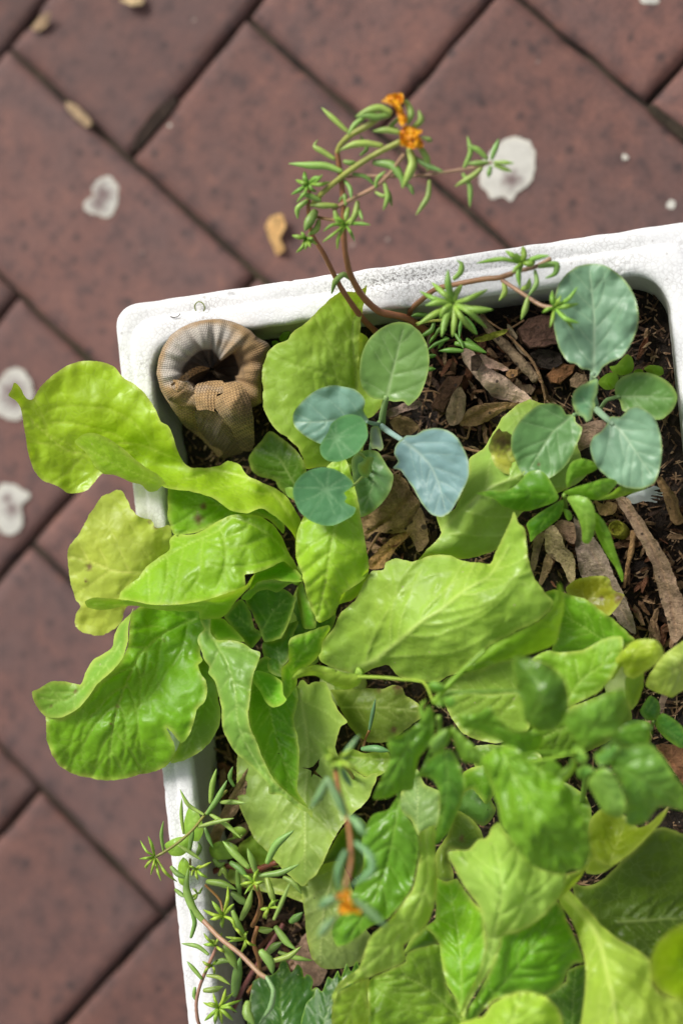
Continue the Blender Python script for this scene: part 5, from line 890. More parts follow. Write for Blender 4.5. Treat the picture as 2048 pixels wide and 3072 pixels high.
# ------------------------------------------------------------------ moss rose (portulaca): jointed reddish stems and fleshy finger leaves
rp = random.Random(11); WF = .95
SG = [(.25, .39, .085), (.20, .34, .08), (.29, .43, .09)]
def pleaf(plant, crop, pts, w, z=None, col=None, dz=None):
    """one fleshy leaf from its base to its tip; z heights run from base to tip"""
    n = len(pts)
    if len(pts[0]) == 2:
        d = dz if dz is not None else rp.uniform(-.2, .45); pts = [(p[0], p[1], z + d * i / (n - 1)) for i, p in enumerate(pts)]
    c = col or rp.choice(SG); k = rp.uniform(.88, 1.12)
    return tube('leaf', plant, 'succ', tuple(v * k * g_ for v, g_ in zip(c, (rp.uniform(.9, 1.15), 1, 1))), [crop] + list(pts), w * WF, shape='leaf', nseg=8)
def rays(plant, crop, c, tips, w, col=None):
    for tp in tips:
        k_ = rp.uniform(.82, 1.06); tp = (c[0] + (tp[0] - c[0]) * k_ + rp.uniform(-9, 9), c[1] + (tp[1] - c[1]) * k_ + rp.uniform(-9, 9)); j_ = .10 * math.hypot(tp[0] - c[0], tp[1] - c[1]) + 4
        m = ((c[0] + tp[0]) / 2 + rp.uniform(-j_, j_), (c[1] + tp[1]) / 2 + rp.uniform(-j_, j_), c[2] + rp.uniform(.1, .6))
        pleaf(plant, crop, [(c[0] + (tp[0] - c[0]) * .06, c[1] + (tp[1] - c[1]) * .06, c[2]), m, (tp[0], tp[1], c[2] + rp.uniform(-.6, .7))], w * rp.uniform(.75, 1.1), col=col)
def petal_material():
    m, t, out = new_mat('wilted orange petal'); co = ocoord(t)
    b = mix(t, ramp(t, noise_t(t, co, 350, 3), [(.38, 0), (.62, 1)]), (.92, .50, .015), (.78, .26, .01))
    b = mix(t, ramp(t, noise_t(t, co, 190, 2), [(.58, 0), (.72, .8)]), b, (.30, .10, .04))
    p = N(t, 'ShaderNodeBsdfPrincipled'); L(t, b, p.inputs['Base Color']); p.inputs['Roughness'].default_value = .5
    tr = N(t, 'ShaderNodeBsdfTranslucent'); L(t, b, tr.inputs['Color']); ms = N(t, 'ShaderNodeMixShader'); ms.inputs[0].default_value = .3
    L(t, p.outputs[0], ms.inputs[1]); L(t, tr.outputs[0], ms.inputs[2]); L(t, ms.outputs[0], out.inputs[0]); return m
M['petal'] = petal_material()
def flower(plant, outline, z, core):
    s1 = sheet(outline=outline, zc=['Q', *[(p[0], p[1], z) for p in K(outline)[:3]]], bul=.28, ruf=.25, jag=2.5, sp=4, bulwl=16, wl=22, step=3.5)
    P = K(outline); c = np.mean([p[:2] for p in P], 0)
    in2 = ['Q'] + [(c[0] + (p[0] - c[0]) * .7 + 3, c[1] + (p[1] - c[1]) * .7 - 2) for p in P]
    s2 = sheet(outline=in2, zc=['Q', *[(p[0], p[1], z + .3) for p in K(in2)[:3]]], bul=.25, ruf=.3, jag=2.0, sp=4, bulwl=14, wl=20, step=3.5)
    o = leaf(plant, 'petal', (.7, .3, .02), s1, s2, name='flower')
    V, Fc = chip_geo(['Q'] + [(c[0] + 9 * math.cos(a) + core[0], c[1] + 9 * math.sin(a) + core[1]) for a in np.linspace(0, 6.28, 8)[:-1]], z + .2, .5, smooth=True)
    mesh_obj('seed_pod', V, Fc, M['succ'], o, (.55, .33, .16))
    return o
BRN = (.38, .155, .075); BRN2 = (.33, .17, .06); YGS = (.33, .34, .07); PNK = (.42, .24, .15)
po = thing('moss_rose_plant', 'moss rose arching over the top rim with red-brown stems and wilted orange flowers', 'flowering plant', at(['D', (1010, 240, 16.5)]))
def st(plant, crop, pts, w, col, **k): return tube('stem', plant, 'stem', col, [crop] + pts, w, wob=.12, nseg=10, **k)
st(po, 'J', [(1040, 1560, 17.0), (960, 1500, 18.6), (860, 1442, 19.8), (720, 1410, 20.6), (640, 1345, 21.3), (590, 1280, 22.0), (540, 1180, 23.0), (512, 1060, 24.0), (502, 950, 24.6), (500, 820, 25.1), (490, 650, 25.6), (470, 510, 26.0), (462, 450, 26.2)], 22, BRN, taper=(1.05, .7))
st(po, 'J', [(760, 1600, 17.0), (690, 1525, 18.6), (610, 1445, 20.2), (500, 1290, 21.9), (440, 1180, 22.8), (380, 1060, 23.7), (310, 945, 24.4), (292, 850, 24.9), (290, 740, 25.3), (300, 660, 25.6)], 18, BRN, taper=(1.1, .65))
st(po, 'J', [(462, 455, 26.2), (480, 410, 26.3), (540, 350, 26.5), (640, 295, 26.7), (750, 215, 26.9)], 20, YGS, taper=(.8, 1.0))
st(po, 'J', [(310, 770, 25.1), (370, 700, 25.6), (520, 575, 26.1), (680, 470, 26.5), (840, 388, 26.8)], 18, YGS, taper=(.9, 1.0))
st(po, 'J', [(440, 795, 25.1), (480, 770, 25.3), (560, 728, 25.6), (690, 660, 26.0), (780, 580, 26.3), (830, 510, 26.5), (862, 465, 26.7)], 13, PNK)
st(po, 'J', [(480, 600, 25.7), (630, 592, 25.9), (780, 597, 26.0), (950, 592, 26.1), (1100, 572, 26.2), (1320, 535, 26.3), (1390, 510, 26.4)], 11, PNK, taper=(1, .75))
st(po, 'J', [(300, 830, 24.8), (360, 845, 24.9), (460, 862, 25.1), (510, 885, 25.2)], 10, BRN2)
flower(po, ['J', (728, 145), (760, 110), (850, 98), (860, 140), (838, 168), (868, 215), (885, 255), (855, 295), (832, 270), (808, 190), (775, 162)], 27.2, (-14, -12))
flower(po, ['J', (838, 335), (872, 298), (930, 306), (972, 320), (950, 350), (977, 392), (972, 428), (900, 426), (850, 412), (838, 380)], 27.1, (0, 8))
for pts, w, z in (([(525, 328), (440, 250), (370, 185)], 17, 26.4), ([(450, 495), (380, 450), (325, 415), (345, 378)], 17, 26.1), ([(492, 568), (400, 535), (300, 530), (175, 520)], 23, 26.0), ([(842, 335), (760, 318), (678, 325)], 20, 26.7), ([(735, 412), (640, 398), (560, 405), (478, 440)], 21, 26.6),
                  ([(790, 215), (720, 185), (640, 205), (575, 235)], 24, 27.0), ([(785, 225), (700, 240), (640, 232), (580, 240)], 22, 26.9), ([(530, 345), (570, 285), (640, 232)], 17, 26.6), ([(870, 140), (905, 210), (885, 292)], 21, 26.9), ([(912, 305), (965, 262), (950, 200)], 20, 26.8), ([(890, 430), (915, 520), (855, 665)], 27, 26.6),
                  ([(678, 512), (790, 530), (850, 610), (850, 660)], 28, 26.2), ([(955, 415), (1000, 490), (1005, 565)], 20, 26.7), ([(920, 480), (1010, 535), (1098, 568)], 17, 26.4), ([(1015, 620), (1005, 720), (935, 828)], 17, 26.1), ([(1222, 545), (1262, 450), (1243, 355)], 15, 26.3), ([(1362, 492), (1310, 440), (1243, 408)], 17, 26.4),
                  ([(1388, 495), (1430, 372)], 17, 26.5), ([(1372, 512), (1238, 520)], 15, 26.4), ([(1402, 512), (1522, 516)], 14, 26.5), ([(1402, 528), (1512, 568)], 14, 26.4), ([(1382, 535), (1368, 606)], 15, 26.4), ([(1332, 545), (1265, 600), (1170, 656)], 17, 26.3), ([(1215, 578), (1258, 660), (1258, 782)], 15, 26.2),
                  ([(692, 665), (705, 610), (752, 565)], 13, 26.1), ([(745, 635), (765, 720), (738, 800)], 16, 26.1), ([(745, 650), (775, 710), (790, 778)], 13, 26.0), ([(555, 580), (640, 602), (690, 655)], 14, 26.0), ([(505, 618), (540, 670), (548, 732)], 14, 25.8), ([(585, 745), (572, 820), (535, 895)], 19, 25.7), ([(590, 785), (615, 860)], 11, 25.6),
                  ([(462, 772), (300, 770)], 19, 25.4), ([(365, 742), (300, 715), (238, 700)], 18, 25.6), ([(285, 740), (225, 790), (225, 850)], 18, 25.4), ([(335, 800), (300, 860), (268, 922)], 32, 25.2), ([(352, 858), (340, 910), (288, 950)], 20, 25.0), ([(445, 800), (480, 905)], 18, 25.3), ([(528, 785), (510, 865)], 17, 25.4), ([(515, 770), (505, 710), (470, 750)], 15, 25.5),
                  ([(500, 505), (540, 515), (580, 512)], 17, 26.0), ([(600, 470), (640, 430), (600, 350)], 13, 26.1), ([(870, 640), (900, 660), (922, 708)], 14, 26.0), ([(690, 690), (740, 715), (760, 690)], 12, 25.9), ([(1000, 385), (1025, 378), (960, 360)], 13, 26.8), ([(845, 235), (780, 300), (830, 310)], 15, 26.6)):
    pleaf(po, 'J', pts, w, z=z)
pleaf(po, 'J', [(545, 1215, 22.6), (500, 1185, 22.9), (450, 1230, 22.6), (428, 1305, 22.2)], 18)
rays(po, 'J', (275, 965, 24.8), [(175, 943), (212, 1052), (262, 1042), (348, 1022), (315, 1035), (243, 932), (330, 960)], 13, (.24, .40, .06))
rays(po, 'J', (512, 885, 25.3), [(685, 884), (575, 982), (468, 1038), (382, 928), (372, 990), (425, 832), (560, 830)], 12, (.22, .39, .05))
rays(po, 'J', (292, 640, 25.8), [(203, 620), (275, 555), (375, 575), (432, 625), (165, 705), (222, 748), (350, 605), (345, 690)], 14, (.22, .40, .06))
# its branch along the top wall
st(po, 'J', [(890, 1440, 18.6), (905, 1395, 19.6), (960, 1345, 20.6), (1050, 1275, 21.3), (1200, 1240, 21.8), (1350, 1212, 22.2), (1430, 1205, 22.4), (1510, 1180, 22.6)], 16, (.36, .18, .09))
st(po, 'E', [(470, 165, 22.4), (560, 130, 22.7), (680, 100, 22.9), (775, 50, 23.0)], 13, PNK)
st(po, 'E', [(480, 178, 22.4), (560, 230, 22.6), (650, 290, 22.8), (720, 332, 23.0), (795, 347, 23.2)], 12, PNK)
st(po, 'E', [(-40, 440, 19.2), (60, 425, 20.0), (160, 408, 20.8), (190, 330, 22.6)], 9, YGS)
rays(po, 'E', (605, 75, 23.4), [(298, 86), (495, -5), (612, -25), (768, 38), (535, 150), (585, 235), (700, 60), (560, 10)], 17, (.23, .40, .06))
for pts, w, z in (([(680, 120), (690, 200), (640, 275)], 15, 23.0), ([(700, 98), (810, 85), (800, 140), (742, 168)], 19, 23.1), ([(600, 235), (640, 215), (648, 168)], 17, 22.8), ([(492, 190), (500, 250), (465, 302)], 17, 22.4), ([(640, 280), (622, 350), (598, 415)], 18, 22.8)):
    pleaf(po, 'E', pts, w, z=z)
rays(po, 'E', (795, 345, 23.4), [(935, 215), (958, 328), (948, 438), (912, 488), (768, 460), (702, 388), (782, 238), (850, 268), (800, 275)], 14, (.25, .42, .06))
rays(po, 'E', (190, 320, 24.2), [(-5, 248), (-45, 460), (65, 200), (155, 105), (252, 190), (418, 233), (428, 357), (384, 468), (332, 502), (192, 545), (125, 505), (10, 335), (90, 420)], 20, (.25, .41, .07))
pleaf(po, 'E', [(190, 175), (235, 130), (240, 80), (212, 62)], 18, z=23.6)
for pts, w in (([(165, 530), (90, 560), (30, 605)], 12), ([(150, 520), (120, 560), (100, 592)], 12), ([(200, 560), (280, 570), (388, 615)], 22), ([(250, 605), (180, 600), (105, 605)], 16), ([(75, 430), (60, 480), (-10, 520)], 16), ([(260, 400), (300, 450), (335, 505)], 14), ([(240, 410), (230, 470), (228, 525)], 12), ([(90, 500), (60, 540), (45, 565)], 11), ([(20, 715), (85, 712)], 14), ([(30, 640), (90, 630)], 13), ([(40, 390), (-20, 385), (-60, 395)], 15), ([(270, 530), (310, 570), (360, 600)], 16), ([(150, 480), (110, 470), (70, 530)], 12), ([(200, 500), (240, 560), (250, 590)], 13)):
    pleaf(po, 'E', pts, w, z=rp.uniform(18.6, 20.2), col=(.16, .32, .05))
st(po, 'E', [(30, 500, 17.2), (70, 600, 17.4), (130, 690, 17.0)], 11, (.16, .06, .035)); st(po, 'E', [(60, 480, 18.0), (40, 560, 17.6), (90, 640, 17.0)], 8, (.3, .22, .16))

# moss rose by the lower left wall
WF = .85
pq = thing('moss_rose_plant', 'moss rose sprawling over the lower left rim with blue-green finger leaves', 'flowering plant', at(['I', (620, 1100, 16.5)]))
st(pq, 'I', [(420, 950, 23.2), (520, 1055, 23.6), (640, 1150, 24.0), (760, 1270, 24.6), (795, 1292, 24.8)], 15, PNK)
pleaf(pq, 'I', [(795, 1285, 24.8), (840, 1370, 25.0), (822, 1470, 24.8), (755, 1568, 24.2)], 19, col=(.25, .38, .16))
st(pq, 'I', [(640, 620, 18.8), (530, 250, 20.6), (430, 312, 21.8), (360, 400, 22.4), (270, 480, 22.8), (180, 542, 23.1), (130, 570, 23.2)][2:], 9, (.28, .26, .06))
st(pq, 'I', [(560, 170, 20.4), (500, 230, 21.2), (430, 312, 21.8)], 9, (.25, .22, .06))
st(pq, 'I', [(500, 1105, 22.8), (482, 1150, 22.6), (440, 1240, 22.3), (400, 1340, 22.0), (378, 1440, 21.8), (385, 1540, 21.7), (420, 1640, 21.4)], 11, (.42, .22, .16))
st(pq, 'I', [(735, 740, 22.8), (765, 830, 22.0), (745, 920, 21.0), (715, 980, 20.0)], 15, (.36, .16, .06)); st(pq, 'I', [(745, 985, 20.6), (720, 1080, 20.8), (750, 1180, 20.6), (750, 1290, 20.0), (690, 1380, 18.6)], 14, (.36, .16, .06))
st(pq, 'I', [(450, 668, 18.6), (570, 622, 18.9), (700, 652, 19.3), (860, 600, 19.8)], 18, (.20, .06, .03)); st(pq, 'I', [(430, 735, 21.6), (520, 830, 21.4), (540, 930, 21.6)], 8, BRN2)
st(pq, 'I', [(900, 970, 18.0), (800, 1130, 18.2), (690, 1300, 18.2), (600, 1480, 18.0), (560, 1600, 17.4)], 15, (.22, .08, .07)); st(pq, 'I', [(340, 580, 20.6), (345, 640, 20.4), (400, 760, 19.4), (410, 880, 18.6)], 8, (.35, .25, .12))
BG = [(.21, .35, .08), (.25, .39, .085), (.28, .41, .08)]; YG = (.31, .45, .05)
for pts, w, z in (([(438, 312), (500, 225), (562, 108)], 20, 21.9), ([(462, 245), (472, 140), (498, 40)], 20, 21.4), ([(425, 315), (330, 255), (280, 162)], 15, 21.9), ([(302, 430), (288, 320), (290, 218)], 14, 22.3), ([(388, 388), (480, 362), (602, 335)], 16, 22.2), ([(455, 308), (565, 380), (645, 455)], 18, 21.8), ([(430, 392), (450, 450), (478, 510)], 16, 21.6),
                  ([(522, 240), (600, 238), (672, 245)], 18, 21.0), ([(605, 145), (578, 90), (596, 26)], 15, 20.6), ([(182, 535), (168, 440), (180, 352)], 13, 22.9), ([(335, 545), (345, 470), (362, 395)], 18, 21.8), ([(268, 498), (340, 540), (410, 588)], 14, 22.2), ([(800, 605), (860, 490), (960, 410)], 27, 22.4), ([(695, 635), (620, 560), (538, 475)], 27, 21.8),
                  ([(735, 665), (715, 600), (685, 518)], 24, 22.4), ([(755, 680), (880, 662), (992, 612)], 22, 22.2), ([(645, 945), (690, 850), (712, 765)], 24, 22.0), ([(800, 690), (822, 770), (850, 860)], 25, 21.2), ([(842, 945), (890, 840), (940, 720)], 15, 25.2), ([(430, 962), (360, 880), (318, 760), (328, 640)], 30, 22.4), ([(345, 1052), (368, 960), (338, 880)], 17, 22.2),
                  ([(452, 1155), (385, 1105), (290, 1088)], 16, 22.6), ([(412, 1302), (370, 1250), (322, 1195)], 16, 22.3), ([(440, 1280), (510, 1290), (580, 1335)], 16, 22.3), ([(605, 1400), (620, 1290), (642, 1170)], 36, 20.6), ([(595, 890), (635, 990), (680, 1060)], 24, 21.4), ([(850, 985), (920, 1080), (975, 1125)], 27, 20.6), ([(820, 1195), (930, 1165), (1002, 1108)], 21, 21.2),
                  ([(870, 1140), (970, 1172), (1072, 1190)], 19, 20.2), ([(545, 1100), (590, 1180), (622, 1245)], 32, 22.6), ([(760, 1130), (820, 1200), (835, 1270)], 34, 24.4), ([(440, 715), (530, 728), (615, 762)], 26, 20.2), ([(590, 780), (650, 830), (702, 855)], 28, 20.0), ([(622, 645), (630, 730), (642, 815)], 20, 19.4), ([(225, 625), (265, 670), (320, 695)], 20, 21.6), ([(250, 762), (310, 812)], 16, 21.4),
                  ([(690, 1435), (680, 1500), (725, 1575)], 36, 25.0), ([(420, 1370), (480, 1365), (540, 1345)], 22, 21.2), ([(370, 1350), (365, 1400), (385, 1440)], 15, 21.6), ([(900, 690), (960, 720), (1010, 790)], 22, 19.6), ([(580, 600), (640, 640), (690, 700)], 24, 20.0), ([(480, 580), (520, 620), (550, 600)], 22, 19.2), ([(515, 680), (540, 640), (560, 700)], 20, 19.4), ([(800, 1150), (840, 1110), (890, 1080)], 26, 20.0), ([(480, 1210), (540, 1190), (580, 1200)], 20, 21.4), ([(380, 560), (400, 510), (390, 480)], 18, 20.4), ([(750, 1000), (800, 1010), (840, 1000)], 24, 19.6), ([(940, 960), (980, 930), (1015, 900)], 26, 19.4)):
    pleaf(pq, 'I', pts, w, z=z, col=rp.choice(BG))
rays(pq, 'I', (130, 568, 23.4), [(28, 452), (90, 448), (42, 572), (45, 632), (68, 658), (98, 698), (162, 708), (258, 712)], 11, YG)
rays(pq, 'I', (722, 722, 23.3), [(650, 678), (640, 738), (670, 785), (746, 645), (785, 722), (752, 775), (700, 770)], 11, YG); rays(pq, 'I', (540, 920, 22.6), [(415, 890), (468, 825), (602, 838), (530, 1015), (622, 995), (445, 945), (560, 740)], 15, YG)
rays(pq, 'I', (672, 1062, 22.0), [(558, 1048), (578, 1082), (640, 1152), (742, 1100), (602, 982), (692, 1000), (670, 1125)], 12, YG); rays(pq, 'I', (812, 872, 23.0), [(765, 885), (830, 815), (800, 948), (868, 830), (775, 935), (860, 880)], 13, YG); rays(pq, 'I', (510, 1472, 22.6), [(440, 1440), (398, 1442), (468, 1378), (545, 1365), (612, 1378), (676, 1420), (625, 1502), (602, 1555), (540, 1575), (490, 1580), (425, 1560)], 14, YG)
rays(pq, 'I', (375, 640, 22.0), [(475, 600), (455, 690), (330, 620), (345, 700), (420, 610), (385, 720)], 11, YG); rays(pq, 'I', (490, 1100, 23.0), [(412, 1015), (415, 1100), (540, 1030), (560, 1150), (460, 1060)], 12, YG); rays(pq, 'I', (385, 790, 20.8), [(350, 760), (420, 780), (360, 830), (410, 740), (310, 830)], 10, YG); rays(pq, 'I', (470, 1220, 22.2), [(410, 1190), (480, 1290), (420, 1270), (510, 1180)], 11, YG)
# moss rose with a flower standing tall in the foreground
ZS = 5.0
pf = thing('moss_rose_plant', 'single tall moss rose stem before the torn lettuce leaf, an orange flower at its end', 'flowering plant', at(['L', (420, 560, 16.5)]))
st(pf, 'L', [(430, 640, 17.0), (330, 10, 25.6), (335, 60, 25.8), (355, 180, 26.2), (402, 330, 26.7), (420, 450, 27.1), (425, 600, 27.5), (392, 750, 27.9)][1:], 15, (.36, .15, .06))
st(pf, 'L', [(330, 15, 25.6), (360, 5, 24.0), (420, 60, 21.0), (450, 120, 18.0), (455, 140, 16.6)], 12, (.30, .15, .06))
rays(pf, 'H', (1015, 552, 25.9), [(920, 460), (978, 478), (935, 555), (955, 582), (988, 642), (1062, 628), (1155, 640), (1112, 488)], 15, (.30, .46, .05))
for pts, w, z in (([(335, 40), (400, -60), (475, -165)], 22, 26.0), ([(290, 90), (240, 190), (182, 275)], 30, 26.2), ([(290, 100), (350, 230), (405, 350)], 32, 26.6), ([(415, 325), (460, 360), (512, 440)], 32, 26.8), ([(450, 480), (540, 560), (550, 650), (420, 745)], 28, 27.4), ([(395, 530), (350, 650), (352, 775)], 28, 27.5), ([(440, 820), (540, 900), (640, 985)], 34, 27.9), ([(350, 810), (290, 830), (230, 875)], 34, 27.9), ([(330, 930), (280, 980), (225, 1050)], 32, 27.8), ([(365, 20), (390, 80), (430, 150)], 22, 25.6)):
    pleaf(pf, 'L', pts, w, z=z, col=(.17, .32, .13))
flower(pf, ['L', (328, 790), (370, 780), (392, 758), (422, 780), (412, 820), (432, 842), (432, 872), (482, 888), (482, 912), (440, 902), (400, 908), (352, 898), (360, 850), (380, 822), (338, 815)], 28.1, (2, -12))
ZS = 0.
pg = thing('moss_rose_plant', 'two loose blue-green moss rose fingers lying against the olive lettuce leaf', 'flowering plant', at(['H', (1210, 420, 17.5)]))
pleaf(pg, 'H', [(1215, 380, 19.8), (1235, 280, 20.3), (1252, 195, 20.6)], 14, col=(.12, .25, .12)); pleaf(pg, 'H', [(1170, 495, 20.2), (1250, 492, 20.5), (1335, 508, 20.6)], 24, col=(.16, .31, .12))
st(pg, 'H', [(1215, 385, 19.8), (1190, 440, 19.0), (1180, 500, 19.0), (1190, 520, 17.0)], 8, BRN2)

# round-leaved weed by the lower left wall and a dark toothed strawberry leaf
rw = thing('weed_seedling', 'round-leaved weed growing among the moss rose at the lower left rim', 'seedling', at(['I', (400, 560, 16.8)]))
for q, z in (([(188, 495), (225, 465), (270, 448), (330, 450), (342, 500), (300, 555), (230, 560)], 21.6), ([(308, 340), (340, 258), (392, 310), (422, 400), (392, 470), (335, 465), (300, 410)], 21.0), ([(268, 620), (300, 570), (332, 600), (335, 680), (305, 742), (272, 720)], 20.9), ([(455, 510), (500, 478), (560, 472), (628, 512), (605, 570), (510, 585), (465, 560)], 19.4), ([(590, 400), (640, 385), (680, 410), (640, 455), (605, 450)], 19.2)):
    leaf(rw, 'herb', (.24, .42, .05), dict(outline=['I'] + q, zc=['I', (q[0][0], q[0][1], z), (q[2][0], q[2][1], z + .25), (q[-2][0], q[-2][1], z)], rib=['I', q[-1], q[2]], wm=2, ns=3, bul=.03, jag=.4, ruf=.05))
    c = np.mean(q, 0); tube('stem', rw, 'succ', (.28, .38, .08), ['I', (c[0] + 20, c[1] + 20, z - .1), (c[0] * .5 + 205, c[1] * .5 + 275, z - 1.4), (402, 562, 16.6)], 7)
sb = thing('strawberry_plant', 'dark green strawberry leaf with toothed edges at the bottom edge of the picture', 'plant', at(['I', (960, 1640, 16.8)]))
leaf(sb, 'herb', (.04, .13, .012), dict(outline=['I', (700, 1640), (715, 1320), (760, 1292), (830, 1275), (868, 1242), (885, 1195), (912, 1190), (930, 1222), (945, 1262), (965, 1240), (985, 1212), (1012, 1240), (1022, 1290), (1040, 1272), (1062, 1280), (1078, 1315), (1070, 1365), (1095, 1350), (1080, 1420), (1040, 1500), (1010, 1640)], zc=['I', (720, 1340, 20.6), (900, 1200, 20.2), (1070, 1330, 20.0), (1000, 1600, 21.0), (750, 1600, 21.2), (880, 1430, 20.5)], rib=['I', (900, 1640), (880, 1450), (900, 1220)], wm=3, ns=7, bul=.05, jag=.4, ruf=.04, ang=38, edgew=3, step=4))
leaf(sb, 'herb', (.04, .135, .012), dict(outline=['I', (1005, 1640), (1035, 1450), (1080, 1400), (1100, 1350), (1130, 1375), (1150, 1330), (1168, 1285), (1195, 1300), (1225, 1250), (1245, 1290), (1278, 1205), (1305, 1255), (1338, 1192), (1356, 1232), (1330, 1300), (1300, 1420), (1250, 1640)], zc=['I', (1040, 1450, 20.6), (1280, 1215, 20.0), (1350, 1225, 19.8), (1200, 1600, 21.2)], rib=['I', (1120, 1640), (1200, 1400), (1300, 1230)], wm=3, ns=6, bul=.05, jag=.4, ruf=.04, ang=36, edgew=3, step=4))
tube('stem', sb, 'succ', (.2, .3, .08), ['I', (960, 1600, 20.6), (965, 1640, 18.5), (960, 1650, 16.6)], 12)

# ------------------------------------------------------------------ the knitted cloth tube in the corner of the box
def knit_material():
    m, t, out = new_mat('dirty knitted cotton'); co = ocoord(t)
    ku, kv = attr(t, 'ku'), attr(t, 'kv')
    n1 = noise_t(t, co, 45, 4, .6); n2 = noise_t(t, co, 700, 3, .7)
    wht = (.58, .53, .46); tan = (.46, .295, .135); dk = (.17, .11, .055)
    stn = math_(t, 'ADD', attr(t, 'stain'), math_(t, 'MULTIPLY', math_(t, 'SUBTRACT', n1, .5), 1.6))
    b = mix(t, ramp(t, stn, [(.15, 0), (.6, 1)]), wht, tan); b = mix(t, ramp(t, stn, [(.75, 0), (1.25, .8)]), b, dk)
    b = mix(t, ramp(t, noise_t(t, co, 100, 3), [(.55, 0), (.75, .5)]), b, (.16, .13, .055))
    su = math_(t, 'SINE', math_(t, 'MULTIPLY', ku, 6.2832)); sv = math_(t, 'SINE', math_(t, 'ADD', math_(t, 'MULTIPLY', kv, 6.2832), math_(t, 'MULTIPLY', su, .8)))
    h = math_(t, 'MULTIPLY', su, sv); rib = math_(t, 'MULTIPLY_ADD', su, .5); rib.node.inputs[2].default_value = .5
    holes = ramp(t, h, [(.45, 0), (.75, 1)])
    b = mix(t, math_(t, 'MULTIPLY', holes, .9), b, (.03, .02, .013)); b = mix(t, math_(t, 'MULTIPLY', math_(t, 'SUBTRACT', 1.0, rib), .25), b, (.08, .05, .03))
    v = math_(t, 'MULTIPLY_ADD', math_(t, 'SUBTRACT', n2, .5), .5); v.node.inputs[2].default_value = 1.0; b = mix(t, 1.0, b, v, 'MULTIPLY')
    p = N(t, 'ShaderNodeBsdfPrincipled'); L(t, b, p.inputs['Base Color']); p.inputs['Roughness'].default_value = .95; p.inputs['Specular IOR Level'].default_value = .1
    p.inputs['Sheen Weight'].default_value = .15
    hh = math_(t, 'SUBTRACT', math_(t, 'ADD', math_(t, 'MULTIPLY', rib, .6), math_(t, 'MULTIPLY', n2, .4)), holes)
    L(t, bump(t, hh, .7, .0006), p.inputs['Normal']); L(t, p.outputs[0], out.inputs[0]); return m
M['knit'] = knit_material()
sk = thing('knitted_cloth', 'dirty tan and white knitted cloth tube, rolled open, standing in the corner of the box', 'cloth', at(['S', (700, 900, 16.6)]))
OUT = [(165, 720), (185, 580), (225, 470), (300, 350), (400, 275), (500, 228), (600, 203), (700, 190), (800, 190), (900, 215), (1000, 255), (1080, 305), (1140, 365), (1240, 415), (1275, 455), (1240, 540), (1222, 650), (1195, 760), (1188, 880), (1195, 1000), (1120, 1040), (1000, 1060), (850, 1080), (700, 1090), (560, 1080), (400, 1050), (280, 980), (200, 850)]
INN = [(415, 700), (440, 640), (500, 560), (570, 500), (640, 478), (700, 482), (745, 525), (775, 580), (805, 604), (840, 600), (870, 575), (895, 515), (925, 530), (955, 600), (975, 680), (965, 735), (930, 745), (945, 790), (900, 800), (800, 812), (700, 805), (600, 820), (540, 835), (505, 810), (470, 790), (430, 740)]
cS = np.array([700., 680.])
def polar(poly, th):
    P = np.array(poly, float) - cS; P = np.vstack([P, P[:1]]); d = np.array([math.cos(th), math.sin(th)]); best = 0
    for a, b in zip(P[:-1], P[1:]):
        e = b - a; den = d[0] * e[1] - d[1] * e[0]
        if abs(den) < 1e-9: continue
        r = (a[0] * e[1] - a[1] * e[0]) / den; s = (a[0] * d[1] - a[1] * d[0]) / den
        if r > 0 and -1e-6 <= s <= 1 + 1e-6: best = max(best, r)
    return best
NT = 240; PR = [(1.02, -2.6), (1.01, -1.6), (1.0, -1.0), (.93, -.35), (.80, -.06), (.62, .05), (.42, .0), (.22, -.2), (.07, -.55), (0., -1.1), (-.03, -1.8), (-.06, -2.6), (-.45, -3.2), (-.9, -3.3)]
V, A = [], dict(ku=[], kv=[], stain=[])
ro_ = [polar(OUT, 2 * math.pi * i / NT) for i in range(NT)]; ri_ = [polar(INN, 2 * math.pi * i / NT) for i in range(NT)]
ro_ = [(ro_[i - 1] + 2 * ro_[i] + ro_[(i + 1) % NT]) / 4 for i in range(NT)]; ri_ = [(ri_[i - 1] + 2 * ri_[i] + ri_[(i + 1) % NT]) / 4 for i in range(NT)]
for i in range(NT + 1):
    th = 2 * math.pi * i / NT; ro, ri = ro_[i % NT], ri_[i % NT]; d = np.array([math.cos(th), math.sin(th)])
    up = math.cos(th - R_(235)); zc_ = 21.5 + .5 * up
    wr = .22 * math.sin(th * 7 + 1 + math.sin(th * 3)) + .12 * math.sin(th * 13) + .1 * math.sin(th * 23 + 2); kvv = 0; last = None
    for f, dz in PR:
        r = ri + (ro - ri) * f if f >= 0 else ri * (1 + f)
        z = zc_ + dz * (1 if f <= .5 else (.55 if up > 0 else 1.0)) + wr * (.6 if f < .9 else .2)
        q = cS + d * r; s_ = K(['S', (q[0], q[1])])[0]; p = un(np.array([s_[0]]), np.array([s_[1]]), np.array([max(z, 17.0) / 100]))[0]; V.append(p)
        if last is not None: kvv += np.linalg.norm(p - last) / .0014
        last = p
        A['ku'].append(th / (2 * math.pi) * 150); A['kv'].append(kvv)
        ang = math.degrees(th) % 360
        white = max(0, math.cos(th - R_(238))) ** .6 if math.cos(th - R_(238)) > 0 else 0
        stn = .72 - .95 * white * (1 if f < .8 else .55) + (.25 if f > .9 else 0) + (.3 if f < .0 else 0)
        if 280 < ang < 300 and f < .5: stn = .1
        A['stain'].append(stn)
n = len(PR); Fk = [(i * n + j, (i + 1) * n + j, (i + 1) * n + j + 1, i * n + j + 1) for i in range(NT) for j in range(n - 1)]
mesh_obj('cuff', V, Fk, M['knit'], sk, None, A)
